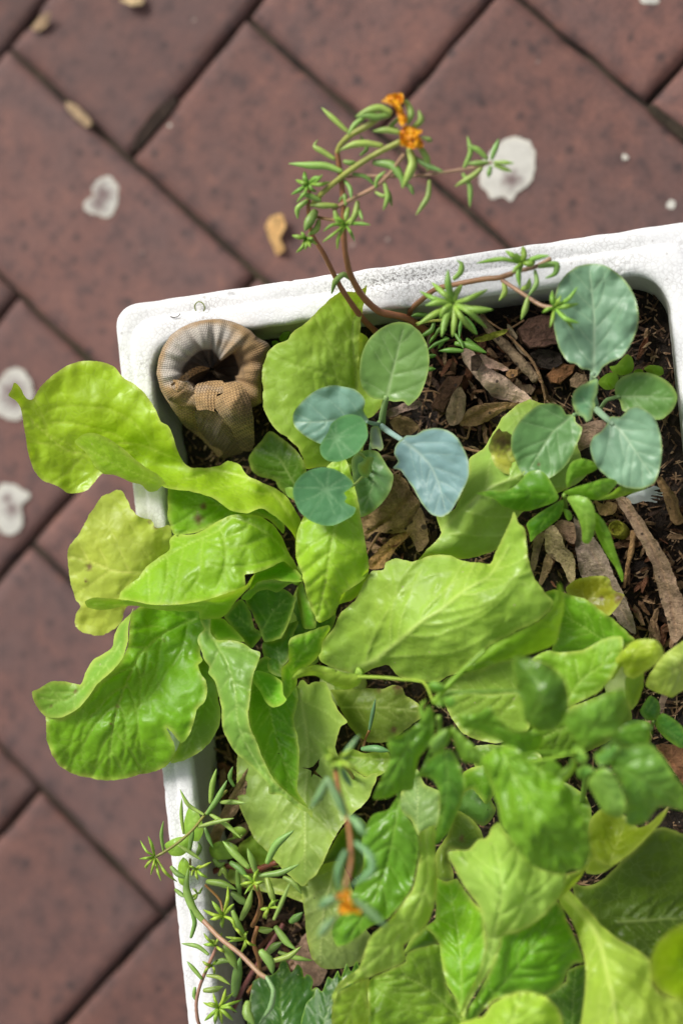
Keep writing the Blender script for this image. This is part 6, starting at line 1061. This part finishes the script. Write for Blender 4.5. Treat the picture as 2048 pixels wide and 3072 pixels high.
def fold(outline, zc, ang, stain, name='fold', bul=.06):
    V, T, a = sheet(outline=['S'] + outline, zc=['S'] + zc, bul=bul, ruf=.05, jag=1.0, sp=5, bulwl=22)
    d = CAMP - V; px = np.array([K(['Q', (0, 0)])[0]]); c, s = math.cos(R_(ang)), math.sin(R_(ang))
    A = dict(ku=(V[:, 0] * c + V[:, 1] * s) / .0015, kv=(-V[:, 0] * s + V[:, 1] * c) / .0014, stain=np.full(len(V), stain))
    return mesh_obj(name, V, T, M['knit'], sk, None, A)
fold([(172, 720), (195, 860), (240, 950), (340, 1100), (430, 1230), (560, 1330), (680, 1440), (770, 1540), (810, 1500), (700, 1370), (600, 1262), (548, 1170), (540, 1050), (548, 950), (530, 870), (480, 810), (400, 790), (300, 770)], [(175, 730, 20.8), (240, 950, 20.2), (430, 1225, 18.9), (770, 1530, 17.3), (545, 1100, 20.2), (480, 815, 21.4), (350, 900, 21.7), (600, 1265, 18.8)], 60, .75)
fold([(528, 865), (560, 820), (640, 800), (740, 788), (812, 790), (822, 830), (815, 905), (752, 925), (765, 1020), (722, 1080), (745, 1100), (660, 1072), (560, 1078), (545, 1000)], [(540, 870, 21.3), (680, 800, 20.6), (815, 800, 20.8), (740, 1080, 21.6), (560, 1070, 21.5), (650, 940, 21.7)], 5, .8)
fold([(545, 1080), (650, 1072), (740, 1092), (800, 1150), (900, 1300), (960, 1430), (1010, 1490), (900, 1530), (800, 1545), (690, 1420), (590, 1290), (540, 1170)], [(550, 1085, 21.4), (740, 1092, 21.5), (900, 1300, 20.0), (1000, 1480, 17.6), (820, 1530, 17.0), (660, 1330, 18.6), (560, 1180, 20.2), (760, 1250, 20.3)], 30, 1.05, bul=.14)
fold([(815, 818), (870, 808), (930, 798), (1000, 830), (1050, 900), (1085, 1000), (1105, 1100), (1116, 1250), (1118, 1400), (1090, 1475), (1000, 1475), (950, 1410), (900, 1290), (800, 1150), (738, 1060), (752, 950), (812, 912)], [(820, 820, 21.8), (930, 802, 22.0), (1050, 905, 21.9), (1110, 1200, 20.6), (1100, 1460, 18.0), (950, 1400, 18.6), (780, 1100, 21.6), (900, 1000, 22.5), (1000, 1200, 21.2)], 20, .85)
fold([(300, 830), (390, 765), (470, 695), (555, 652), (630, 648), (685, 672), (600, 700), (520, 742), (440, 805), (380, 850)], [(310, 830, 21.7), (470, 700, 21.2), (630, 650, 20.3), (680, 675, 19.9), (520, 742, 20.6), (390, 840, 21.5)], 40, .85, bul=.03)

# ------------------------------------------------------------------ mulch on the soil: gum leaves, bark, twigs
def dry(name, label, cat, color, outline, zc, mat='dry', rib=None, group=None, **kw):
    a = dict(outline=outline, zc=zc, rib=rib, wm=3, ns=0 if rib else 0, bul=.10, ruf=.14, jag=2.2, edgew=3, sp=6, bulwl=34); a.update(kw)
    o = leaf(None, mat, color, a, name=name); return tag(o, label, cat, group)
def chip(label, color, outline, z, th=.5, name='bark_chip', cat='bark chip', group=None, mat='dry', **kw):
    V, Fc = chip_geo(outline, z, th, **kw); o = mesh_obj(name, V, Fc, M[mat], None, color, smooth=False); return tag(o, label, cat, group)
dry('gum_bark_strip', 'wide pinkish-beige curl of bark lying in the mulch between the two cabbage seedlings', 'bark', (.58, .42, .33), ['E', (235, 600), (300, 590), (330, 640), (420, 712), (500, 760), (580, 822), (640, 870), (664, 905), (600, 922), (520, 906), (440, 886), (370, 820), (300, 732), (250, 662)], ['E', (250, 610, 18.2), (420, 715, 18.6), (655, 900, 18.2), (440, 880, 17.7), (400, 780, 18.8)], cup=-.25)
dry('gum_bark_strip', 'narrow pink splinter of bark on top of the beige bark curl', 'bark', (.58, .38, .30), ['E', (345, 640), (362, 622), (440, 660), (527, 716), (500, 724), (400, 702)], ['E', (350, 640, 19.0), (525, 716, 18.6), (400, 700, 18.8)])
chip('dark square flake of bark standing on the beige bark curl', (.09, .06, .042), ['E', (300, 640), (345, 620), (362, 660), (335, 722), (298, 728)], 19.1, .3)
tw = tube('twig', None, 'spotted', (.34, .25, .16), ['E', (360, 400, 17.2), (410, 480, 17.6), (520, 590, 17.8), (620, 700, 17.8), (690, 775, 17.6)], 30, wob=.25, nseg=12, taper=(.85, 1.1)); tag(tw, 'thick speckled twig lying beside the beige bark curl', 'twig')
dry('dry_leaf', 'tan curled gum leaf below the beige bark curl', 'dry leaf', (.42, .26, .14), ['E', (232, 1045), (270, 962), (330, 930), (440, 912), (602, 916), (560, 942), (480, 972), (420, 1012), (340, 1052), (280, 1064)], ['E', (240, 1045, 17.6), (440, 915, 18.2), (600, 917, 18.0), (340, 1050, 17.4)], rib=['E', (250, 1035), (420, 950), (600, 918)])
chip('long dark brown splintered bark chip left of the grey-tan seed leaf', (.085, .045, .025), ['E', (55, 940), (110, 830), (160, 760), (205, 762), (258, 748), (240, 805), (175, 890), (130, 985), (80, 960)], 18.0, .9, tilt=(.2, 0))
dry('dry_leaf', 'small oval grey-tan papery leaf beside the long dark bark chip', 'dry leaf', (.30, .22, .14), ['E', (145, 980), (190, 855), (232, 818), (262, 870), (262, 970), (222, 1042), (172, 1052)], ['E', (150, 980, 17.8), (232, 822, 18.5), (260, 930, 18.2), (200, 1045, 17.7)], rib=['E', (200, 1040), (230, 830)], bul=.09)
chip('big purplish-brown bark chunk left of the large cabbage leaf', (.115, .062, .045), ['E', (578, 480), (640, 412), (720, 388), (800, 398), (840, 480), (825, 560), (742, 582), (652, 588), (602, 545)], 18.6, 1.3, rough=.2)
chip('black crumbly clod of soil below the purplish bark chunk', (.035, .026, .02), ['E', (655, 620), (700, 592), (770, 588), (835, 620), (850, 680), (790, 722), (700, 706), (660, 665)], 17.9, .9, name='soil_clod', cat='soil clod', rough=.35)
chip('rusty orange-brown bark chip below the soil clod', (.20, .095, .04), ['E', (758, 745), (790, 700), (840, 678), (922, 690), (905, 742), (830, 800), (772, 795)], 17.9, .8)
chip('flat tan bark chip left of the cabbage stalk', (.24, .165, .10), ['E', (888, 775), (930, 735), (990, 748), (1003, 800), (935, 832), (895, 815)], 17.8, .5)
chip('small wedge of pale wood under the speckled twig', (.30, .21, .14), ['E', (575, 815), (655, 803), (682, 832), (655, 868), (600, 845)], 17.7, .4)
chip('small orange knot of wood at the tip of the pink splinter', (.32, .18, .08), ['E', (505, 735), (535, 712), (580, 720), (578, 752), (535, 765), (508, 755)], 18.7, .5)
dry('dry_leaf', 'narrow yellow-green fallen leaf under the moss rose by the top wall', 'fallen leaf', (.32, .34, .05), ['E', (310, 535), (400, 500), (500, 474), (518, 480), (480, 512), (400, 542), (335, 552)], ['E', (315, 540, 19.0), (515, 478, 18.9), (400, 530, 18.8)], rib=['E', (320, 540), (510, 478)])
dry('dry_leaf', 'pale crumpled husk beside the purplish bark chunk', 'dry leaf', (.42, .33, .23), ['E', (515, 440), (545, 470), (575, 520), (560, 550), (600, 600), (640, 640), (600, 620), (540, 540), (520, 490)], ['E', (518, 445, 18.8), (570, 530, 18.5), (640, 640, 18.2)])
for pts, w, lab in ((['E', (500, 490, 18.0), (580, 570, 18.3), (660, 660, 18.2), (715, 770, 18.0), (745, 900, 17.6)], 9, 'thin bent brown stalk running past the speckled twig'), (['E', (355, 380, 18.2), (410, 430, 18.4), (500, 480, 18.4), (615, 420, 18.4)], 6, 'thin dark twig under the moss rose near the top wall'), (['E', (700, 770, 17.8), (735, 830, 17.8), (740, 920, 17.5)], 5, 'short reddish stalk below the rusty bark chip'),
                  (['E', (0, 850, 17.8), (60, 845, 18.0), (110, 860, 17.9)], 5, 'straw-coloured stalk left of the long dark bark chip'), (['E', (215, 1110, 17.6), (270, 1130, 17.8), (290, 1060, 18.0)], 7, 'crooked tan stalk under the tan gum leaf'), (['E', (250, 1185, 17.9), (300, 1200, 18.2), (375, 1215, 18.2)], 9, 'short red-brown stalk right of the blue cabbage leaf'), (['D', (620, 1540, 17.4), (680, 1440, 17.8), (720, 1380, 17.9)], 8, 'thin yellowish stalk below the crumpled brown leaf')):
    tag(tube('stalk', None, 'dry', (.26, .16, .085), pts, w, wob=.2), lab, 'stalk')
dry('gum_leaf', 'grey-brown piece of strap leaf between the two lower cabbage leaves', 'dry leaf', (.27, .185, .135), ['E', (915, 1062), (1000, 1035), (1092, 1018), (1105, 1060), (1040, 1150), (1000, 1185), (938, 1202)], ['E', (920, 1065, 17.8), (1095, 1025, 17.9), (950, 1195, 17.7)])
dry('gum_leaf', 'long curved grey-tan strap gum leaf reaching down the right wall', 'dry leaf', (.285, .195, .135), ['F', (1165, 82), (1232, 85), (1310, 200), (1400, 330), (1480, 462), (1530, 590), (1572, 720), (1575, 900), (1512, 955), (1462, 800), (1420, 652), (1380, 482), (1300, 332), (1232, 205), (1180, 132)], ['F', (1180, 90, 18.6), (1400, 335, 18.8), (1560, 800, 18.4), (1512, 950, 18.0), (1300, 330, 18.5), (1420, 600, 18.3)], rib=['F', (1195, 95), (1350, 310), (1470, 600), (1530, 900)], wm=2)
dry('gum_leaf', 'grey-tan strap gum leaf crossing under the long curved one at the right edge', 'dry leaf', (.26, .185, .14), ['F', (1500, 990), (1540, 860), (1590, 740), (1620, 900), (1540, 1150), (1470, 1300), (1440, 1392), (1415, 1345), (1460, 1180)], ['F', (1570, 780, 17.9), (1500, 1000, 17.7), (1435, 1380, 17.3)])
dry('gum_leaf', 'broad grey gum leaf covered in black spots below the pepper seedling', 'dry leaf', (.30, .23, .19), ['F', (915, 195), (960, 240), (1040, 332), (1110, 440), (1160, 562), (1202, 642), (1252, 762), (1280, 842), (1282, 905), (1200, 852), (1130, 762), (960, 562), (930, 442), (918, 300)], ['F', (920, 210, 18.2), (1110, 440, 18.6), (1280, 890, 17.9), (960, 555, 17.8), (1130, 750, 17.8), (1030, 480, 18.4)], mat='spotted', rib=['F', (930, 220), (1060, 480), (1270, 890)], wm=2)
dry('dry_leaf', 'twisted cream dry leaf left of the black-spotted gum leaf', 'dry leaf', (.36, .28, .17), ['F', (738, 292), (790, 250), (842, 322), (862, 382), (912, 432), (922, 572), (892, 602), (832, 482), (752, 422)], ['F', (740, 300, 18.6), (840, 325, 18.9), (915, 435, 18.6), (895, 595, 17.8), (760, 420, 18.0)])
dry('gum_leaf', 'narrow tan strap leaf under the twisted cream dry leaf', 'dry leaf', (.25, .17, .10), ['F', (748, 425), (788, 470), (722, 614), (704, 592)], ['F', (760, 440, 18.0), (715, 605, 17.4)])
dry('gum_leaf', 'brownish strap leaf half hidden behind the peak of the folded lettuce leaf', 'dry leaf', (.24, .17, .12), ['F', (690, 300), (740, 300), (705, 420), (670, 560), (650, 540), (665, 400)], ['F', (720, 310, 17.9), (660, 545, 17.4)])
dry('dry_leaf', 'small pinkish dry leaf tucked under the pepper seedling', 'dry leaf', (.36, .235, .16), ['F', (795, 262), (842, 218), (918, 250), (918, 362), (850, 332)], ['F', (800, 262, 18.0), (915, 260, 18.4), (910, 355, 18.2)])
tw = tube('twig', None, 'dry', (.32, .19, .09), ['F', (1272, 285, 17.8), (1258, 400, 17.9), (1232, 510, 17.8), (1215, 625, 17.4)], 19, wob=.35, nseg=8, taper=(1, .45)); tag(tw, 'split tan wood splinter between the spotted leaf and the curved strap leaf', 'twig')
dry('gum_leaf', 'brown curled gum leaf against the right wall beside the white feather', 'dry leaf', (.27, .17, .085), ['E', (1405, 1370), (1440, 1365), (1500, 1440), (1540, 1500), 'F', (1545, 150), (1575, 225), (1520, 250), (1488, 200), (1455, 100), (1420, 10)], ['E', (1415, 1372, 18.0), (1530, 1490, 18.6), 'F', (1560, 220, 18.2), (1455, 100, 17.7)], rib=['E', (1425, 1372), (1490, 1480), 'F', (1530, 230)])
dry('dry_leaf', 'crinkled tan husk right of the pepper seedling stem', 'dry leaf', (.36, .23, .11), ['F', (1040, 100), (1090, 125), (1130, 108), (1172, 125), (1160, 175), (1110, 195), (1065, 180)], ['F', (1045, 105, 18.0), (1165, 130, 18.3), (1110, 190, 18.0)], bul=.16, bulwl=22)
dry('dry_leaf', 'crumpled brown dead lettuce leaf under the blue cabbage leaf', 'dry leaf', (.27, .18, .09), ['D', (590, 1310), (650, 1285), (720, 1222), (770, 1130), (800, 1040), (870, 1085), (900, 1150), (950, 1222), (930, 1292), (872, 1382), (780, 1402), (682, 1392), (622, 1442), (598, 1400)], ['D', (600, 1320, 17.6), (800, 1050, 18.6), (945, 1230, 18.6), (870, 1375, 18.0), (620, 1430, 17.3), (780, 1250, 18.9)], bul=.22, bulwl=34, ruf=.2, rib=['D', (900, 1170), (800, 1280), (640, 1400)], wm=4)
dry('gum_leaf', 'light brown strap leaf leading down from the crumpled dead leaf', 'dry leaf', (.31, .185, .075), ['D', (625, 1600), (700, 1500), (780, 1430), (868, 1378), (895, 1400), (800, 1500), (730, 1610)], ['D', (650, 1580, 17.2), (880, 1390, 17.9), (740, 1590, 17.3)], rib=['D', (670, 1600), (880, 1390)])
dry('gum_leaf', 'pointed pinkish-tan gum leaf right of the crumpled dead leaf', 'dry leaf', (.37, .24, .15), ['D', (868, 1385), (905, 1310), (952, 1248), (985, 1330), (1004, 1450), (985, 1480), (940, 1510), (905, 1440)], ['D', (875, 1385, 18.0), (950, 1255, 18.7), (1000, 1450, 17.8), (940, 1500, 17.6)], mat='spotted')
dry('dry_leaf', 'torn mauve-brown leaf under the stalk of the upper cabbage leaf', 'dry leaf', (.27, .19, .16), ['D', (748, 660), (800, 640), (862, 615), (945, 600), (965, 625), (910, 655), (850, 668), (815, 690), (770, 705), (745, 690)], ['D', (750, 670, 18.2), (950, 610, 18.6), (800, 695, 18.0)], bul=.14, bulwl=30)
dry('dry_leaf', 'curled brown leaf scrap below the torn mauve-brown leaf', 'dry leaf', (.24, .16, .08), ['D', (770, 730), (830, 690), (900, 715), (945, 760), (900, 805), (850, 810), (800, 780)], ['D', (775, 735, 18.0), (900, 718, 18.3), (900, 800, 17.8)], bul=.15, bulwl=30)
dry('gum_leaf', 'long tan strap leaf leaning over the lower left moss rose', 'dry leaf', (.36, .24, .14), ['H', (495, 598), (530, 615), (445, 832), (352, 972), (292, 1112), (262, 1240), (205, 1155), (230, 1062), (300, 932), (400, 742)], ['H', (510, 605, 19.6), (380, 830, 20.0), (240, 1190, 18.2), (300, 935, 19.6)], rib=['H', (510, 610), (360, 890), (240, 1190)], wm=2)
dry('dry_leaf', 'pink dry leaf between moss rose and strawberry leaf near the bottom edge', 'dry leaf', (.42, .27, .20), ['I', (930, 1190), (985, 1100), (1040, 1020), (1052, 1130), (1100, 1200), (1162, 1252), (1105, 1345), (1000, 1302), (950, 1250)], ['I', (935, 1195, 17.6), (1040, 1030, 18.2), (1155, 1255, 18.0), (1010, 1300, 17.6)], rib=['I', (950, 1200), (1090, 1310)])
dry('dry_leaf', 'pinkish brown leaf edge under the lower left moss rose stems', 'dry leaf', (.33, .22, .17), ['I', (560, 470), (620, 380), (680, 360), (700, 400), (640, 470), (580, 500)], ['I', (570, 470, 17.4), (690, 370, 17.8), (640, 460, 17.4)])
dry('dry_leaf', 'red-brown fallen leaf at the right edge beside the oval seedling leaves', 'dry leaf', (.27, .13, .07), ['W', (1440, 290), (1500, 285), (1600, 300), (1620, 480), (1568, 470), (1520, 400)], ['W', (1450, 292, 18.6), (1600, 310, 19.0), (1570, 460, 18.2)], rib=['W', (1450, 300), (1600, 450)])
# gum nut: a small cup
c = at(['F', (1188, 282, 17.6)]); gV, gF = [], []; prn = [(.0, -.0045), (.0030, -.0042), (.0040, -.002), (.0044, .0005), (.0040, .0030), (.0037, .0034), (.0033, .0030), (.0030, .0005), (.0, -.0005)]
for r, z in prn:
    for k in range(16):
        a = 2 * math.pi * k / 16; gV.append((c.x + r * math.cos(a) - z * .5, c.y + r * math.sin(a) * .95 + z * .4, c.z + z + .002 * math.cos(a)))
for i in range(len(prn) - 1):
    for k in range(16): gF.append((i * 16 + k, i * 16 + (k + 1) % 16, (i + 1) * 16 + (k + 1) % 16, (i + 1) * 16 + k))
tag(mesh_obj('gum_nut', gV, gF, M['dry'], None, (.25, .25, .03)), 'small round yellow-green gum nut beside the tan wood splinter', 'gum nut')
# white feather: a quill with separate barbs
def plain(name, c, rough=.8):
    m, t, out = new_mat(name); p = N(t, 'ShaderNodeBsdfPrincipled'); nz_ = noise_t(t, ocoord(t), 300, 3)
    L(t, mix(t, nz_, tuple(v * .8 for v in c), c), p.inputs['Base Color']); p.inputs['Roughness'].default_value = rough; L(t, p.outputs[0], out.inputs[0]); return m
M['feather'] = plain('white feather', (.62, .66, .68)); M['dropping'] = None
ft = thing('feather', 'small white feather lying in the mulch below the upper right cabbage seedling', 'feather', at(['F', (1240, 95, 17.6)]))
tube('quill', ft, 'feather', None, ['F', (1205, 96, 17.6), (1290, 78, 18.0), (1350, 62, 18.1)], 5)
leaf(ft, 'feather', None, dict(outline=['F', (1228, 88), (1262, 60), (1300, 44), (1350, 30), (1402, 17), (1440, 36), (1395, 44), (1448, 56), (1400, 60), (1452, 76), (1375, 76), (1432, 96), (1370, 92), (1412, 110), (1330, 105), (1272, 122), (1240, 112)], zc=['F', (1235, 92, 17.8), (1400, 22, 18.6), (1410, 105, 18.1), (1320, 70, 18.4)], bul=.04, bulwl=12, ruf=.06, jag=2.2, sp=4.5, step=3.5), name='vane')
# loose bark chips picked apart one by one
spots = []
def region(crop, poly, n, where, zr=(17.0, 17.7)):
    P = np.array([p[:2] for p in K([crop] + poly)]); (x0, y0), (x1, y1) = P.min(0), P.max(0)
    while n:
        x, y = rp.uniform(x0, x1), rp.uniform(y0, y1)
        if inside(np.array([x]), np.array([y]), P)[0]: spots.append((x, y, rp.uniform(*zr), where)); n -= 1
region('E', [(60, 640), (500, 380), (760, 330), (1000, 700), (1000, 920), (700, 930), (300, 1230), (200, 1080), (0, 1000), (-80, 860)], 85, 'between the two cabbage seedlings')
region('F', [(1060, 130), (1560, 120), (1568, 980), (1300, 920), (1200, 600), (1150, 330)], 66, 'around the curved strap leaf by the right wall')
region('D', [(600, 1300), (1000, 1300), (1060, 1400), (900, 1560), (640, 1560)], 14, 'under the crumpled dead lettuce leaf'); region('I', [(450, 20), (620, 40), (560, 260), (480, 260)], 8, 'against the lower left wall'); region('I', [(700, 900), (1020, 880), (1040, 1200), (800, 1250)], 14, 'under the lower left moss rose')
region('E', [(1300, 300), (1440, 500), (1440, 700), (1260, 720), (1240, 560)], 8, 'in the upper right corner of the box'); region('F', [(640, 300), (930, 280), (960, 600), (720, 620)], 12, 'beside the twisted cream dry leaf')
CH = [('dark brown', (.11, .055, .03)), ('mid brown', (.17, .095, .05)), ('blackish', (.06, .036, .026)), ('tan', (.26, .165, .095)), ('reddish-brown', (.15, .065, .035)), ('pale straw-coloured', (.36, .25, .15))]
for x, y, z, where in spots:
    l = rp.uniform(14, 40); w_ = l * rp.uniform(.14, .38); a = rp.uniform(0, math.pi); ca, sa = math.cos(a), math.sin(a)
    pts = [(x + ca * u * l - sa * v * w_, y + sa * u * l + ca * v * w_) for u, v in ((-1, -.4), (-.5, -1), (.4, -.8), (1, -.3), (.85, .6), (.1, 1), (-.7, .7))]
    cw, cc_ = rp.choice(CH); chip('small %s bark chip %s' % (cw, where), cc_, ['Q'] + pts, z, rp.uniform(.25, .5), group='%s bark chips %s' % (cw, where), tilt=(rp.uniform(-.8, .8), rp.uniform(-.8, .8)), rough=.15)
# crumbs and slivers too small to pick apart: one object
mV, mF = [], []
for i in range(9500):
    u, v = rp.random(), rp.random(); p = BC + EX * (.022 + (BWID - .046) * u) - EY * (.026 + (BLEN - .052) * v); z = soil_z(p[0], p[1]) + rp.uniform(.0, .003)
    l = rp.uniform(.002, .010) if rp.random() < .7 else rp.uniform(.0006, .0016); w_ = rp.uniform(.0005, .0013); h_ = rp.uniform(.0003, .0009); a = rp.uniform(0, 6.28); t_ = rp.uniform(-.5, .5); ca, sa = math.cos(a), math.sin(a); k = len(mV)
    for sx, sy, sz in ((-1, -1, 0), (1, -.7, 0), (.8, 1, 0), (-1, .8, 0), (-.8, -.8, 1), (.9, -.5, 1), (.7, .8, 1), (-.9, .6, 1)):
        mV.append((p[0] + ca * sx * l / 2 - sa * sy * w_ / 2, p[1] + sa * sx * l / 2 + ca * sy * w_ / 2, z + sz * h_ + sx * l / 2 * t_))
    mF += [(k, k + 1, k + 2, k + 3)[::-1], (k + 4, k + 5, k + 6, k + 7), (k, k + 1, k + 5, k + 4), (k + 1, k + 2, k + 6, k + 5), (k + 2, k + 3, k + 7, k + 6), (k + 3, k, k + 4, k + 7)]
def mulch_material():
    m, t, out = new_mat('bark crumbs'); co = ocoord(t); d, c = voro(t, co, 260)
    b = ramp(t, N_sep(t, c), [(0, (.03, .018, .012)), (.35, (.10, .052, .027)), (.7, (.22, .125, .062)), (1, (.40, .27, .16))])
    p = N(t, 'ShaderNodeBsdfPrincipled'); L(t, b, p.inputs['Base Color']); p.inputs['Roughness'].default_value = .85; L(t, p.outputs[0], out.inputs[0]); return m
M['mulch'] = mulch_material()
tag(mesh_obj('mulch', mV, mF, M['mulch'], smooth=False), 'fine dark bark mulch and crumbs covering the soil in the box', 'mulch', kind='stuff')

# ------------------------------------------------------------------ on the paving: bird droppings, fallen leaves; on the rim: a tendril
def drop_material():
    m, t, out = new_mat('bird dropping'); co = ocoord(t)
    b = mix(t, noise_t(t, co, 160, 3), (.42, .41, .37), (.60, .595, .54)); b = mix(t, attr(t, 'brown'), b, (.17, .12, .115))
    b = mix(t, math_(t, 'MULTIPLY', attr(t, 'edge'), .35), b, (.60, .55, .42))
    p = N(t, 'ShaderNodeBsdfPrincipled'); L(t, b, p.inputs['Base Color']); p.inputs['Roughness'].default_value = .85; L(t, bump(t, noise_t(t, co, 500, 3), .4, .001), p.inputs['Normal']); L(t, p.outputs[0], out.inputs[0]); return m
M['dropping'] = drop_material()
def dropping(label, outline, core, h=.22, group=None):
    P = K(outline); c = np.mean([p[:2] for p in P], 0)
    a = dict(outline=outline, zc=['Q', (P[0][0], P[0][1], .10), (P[len(P) // 3][0], P[len(P) // 3][1], .10), (P[2 * len(P) // 3][0], P[2 * len(P) // 3][1], .10), (c[0], c[1], h)], bul=.03, ruf=0, jag=3.5, sp=7, edgew=7, brown=core)
    o = leaf(None, 'dropping', None, a, name='bird_dropping'); return tag(o, label, 'bird dropping', group)
dropping('large cream bird dropping with a grey middle behind the moss rose', ['Y', (730, 650), (800, 622), (860, 650), (890, 705), (885, 790), (862, 842), (805, 890), (775, 922), (740, 902), (690, 912), (658, 870), (632, 830), (640, 765), (680, 700)], ['Y', (782, 825, 30)], .25)
dropping('thin smeared white bird dropping on the upper left paver', ['X', (425, 855), (470, 812), (512, 812), (542, 860), (535, 950), (492, 1000), (440, 985), (392, 962), (385, 925), (425, 902)], ['X', (470, 890, 40), (452, 935, 32)], .14)
dropping('ring-shaped white bird dropping behind the tip of the left lettuce leaf', ['A', (-40, 250), (0, 170), (40, 128), (95, 105), (150, 128), (190, 200), (200, 275), (172, 360), (110, 418), (40, 412), (-20, 370)], ['A', (78, 255, 46), (95, 290, 40)], .15)
dropping('ragged white bird dropping at the left edge beneath the ring-shaped one', ['A', (-30, 850), (0, 812), (50, 800), (115, 825), (182, 868), (170, 900), (130, 930), (135, 1030), (102, 1090), (50, 1112), (-10, 1070), (-40, 960)], ['A', (70, 955, 26), (40, 890, 18)], .16)
for q, r in ((('Y', 1300, 720), 13), (('Y', 1515, 940), 20), (('X', 780, 573), 9)):
    dropping('pea-sized pale speck of bird dropping on the bricks above the box', [q[0]] + [(q[1] + r * math.cos(a) * rp.uniform(.8, 1.2), q[2] + r * math.sin(a) * rp.uniform(.8, 1.2)) for a in np.linspace(0, 6.28, 8)[:-1]], None, .14, group='pale specks on the bricks')
dropping('white bird dropping cut by the top edge of the picture at the right', ['Y', (1370, -10), (1400, -40), (1450, -30), (1460, 5), (1415, 18), (1380, 10)], None, .2)
def gdry(label, color, pts, h=.35, **k):
    n = len(pts) - 1; ix = (1, 1 + n // 3, 1 + 2 * n // 3); return dry('dry_leaf', label, 'dry leaf', color, pts, ['Q'] + [(*K([pts[0], pts[i]])[0][:2], z) for i, z in zip(ix, (.45, .45 + h * .5, .5))], **k)
gdry('curled golden-brown dry leaf on the bricks left of the moss rose', (.58, .36, .15), ['X', (1220, 1040), (1245, 992), (1300, 985), (1308, 1040), (1288, 1092), (1305, 1150), (1272, 1168), (1245, 1112)], .9, bul=.2, bulwl=40)
gdry('pale straw leaf lodged in a brick joint at the upper left', (.36, .26, .16), ['X', (305, 465), (340, 478), (412, 540), (424, 572), (395, 582), (345, 540), (308, 500)], .3)
gdry('small beige leaf on the brick at the top left corner', (.34, .24, .15), ['X', (148, 130), (190, 70), (228, 52), (222, 95), (180, 142)], .4)
gdry('pale leaf on the bricks cut by the top edge of the picture', (.50, .38, .22), ['X', (548, -5), (580, 15), (605, 24), (655, 10), (660, -25), (570, -35)], .4)
chip('dark clump of damp soil filling a wide brick joint', (.030, .019, .014), ['X', (598, 705), (632, 610), (690, 520), (750, 472), (800, 438), (818, 462), (772, 532), (702, 602), (640, 685)], .06, .3, name='soil_clump', cat='soil', rough=.08)
chip('wider patch of dark grit in the joint at the right edge', (.04, .03, .02), ['Y', (1395, 490), (1440, 480), (1500, 530), (1600, 600), (1600, 670), (1500, 590), (1420, 520)], .04, .3, name='grit_patch', cat='grit', rough=.1)
tag(tube('tendril', None, 'succ', (.22, .24, .06), ['S', (548, 105, 20.25), (535, 55, 20.3), (568, 15, 20.35), (612, 28, 20.35), (636, 75, 20.3), (622, 108, 20.25)], 4), 'thin green tendril curled into a hook on the white top rim', 'tendril')
tag(tube('tendril', None, 'dry', (.05, .04, .03), ['S', (295, 160, 20.25), (330, 168, 20.3), (370, 160, 20.3), (395, 132, 20.3)], 3), 'tiny dark wisp of dry stalk on the rim above the knitted cloth', 'stalk')
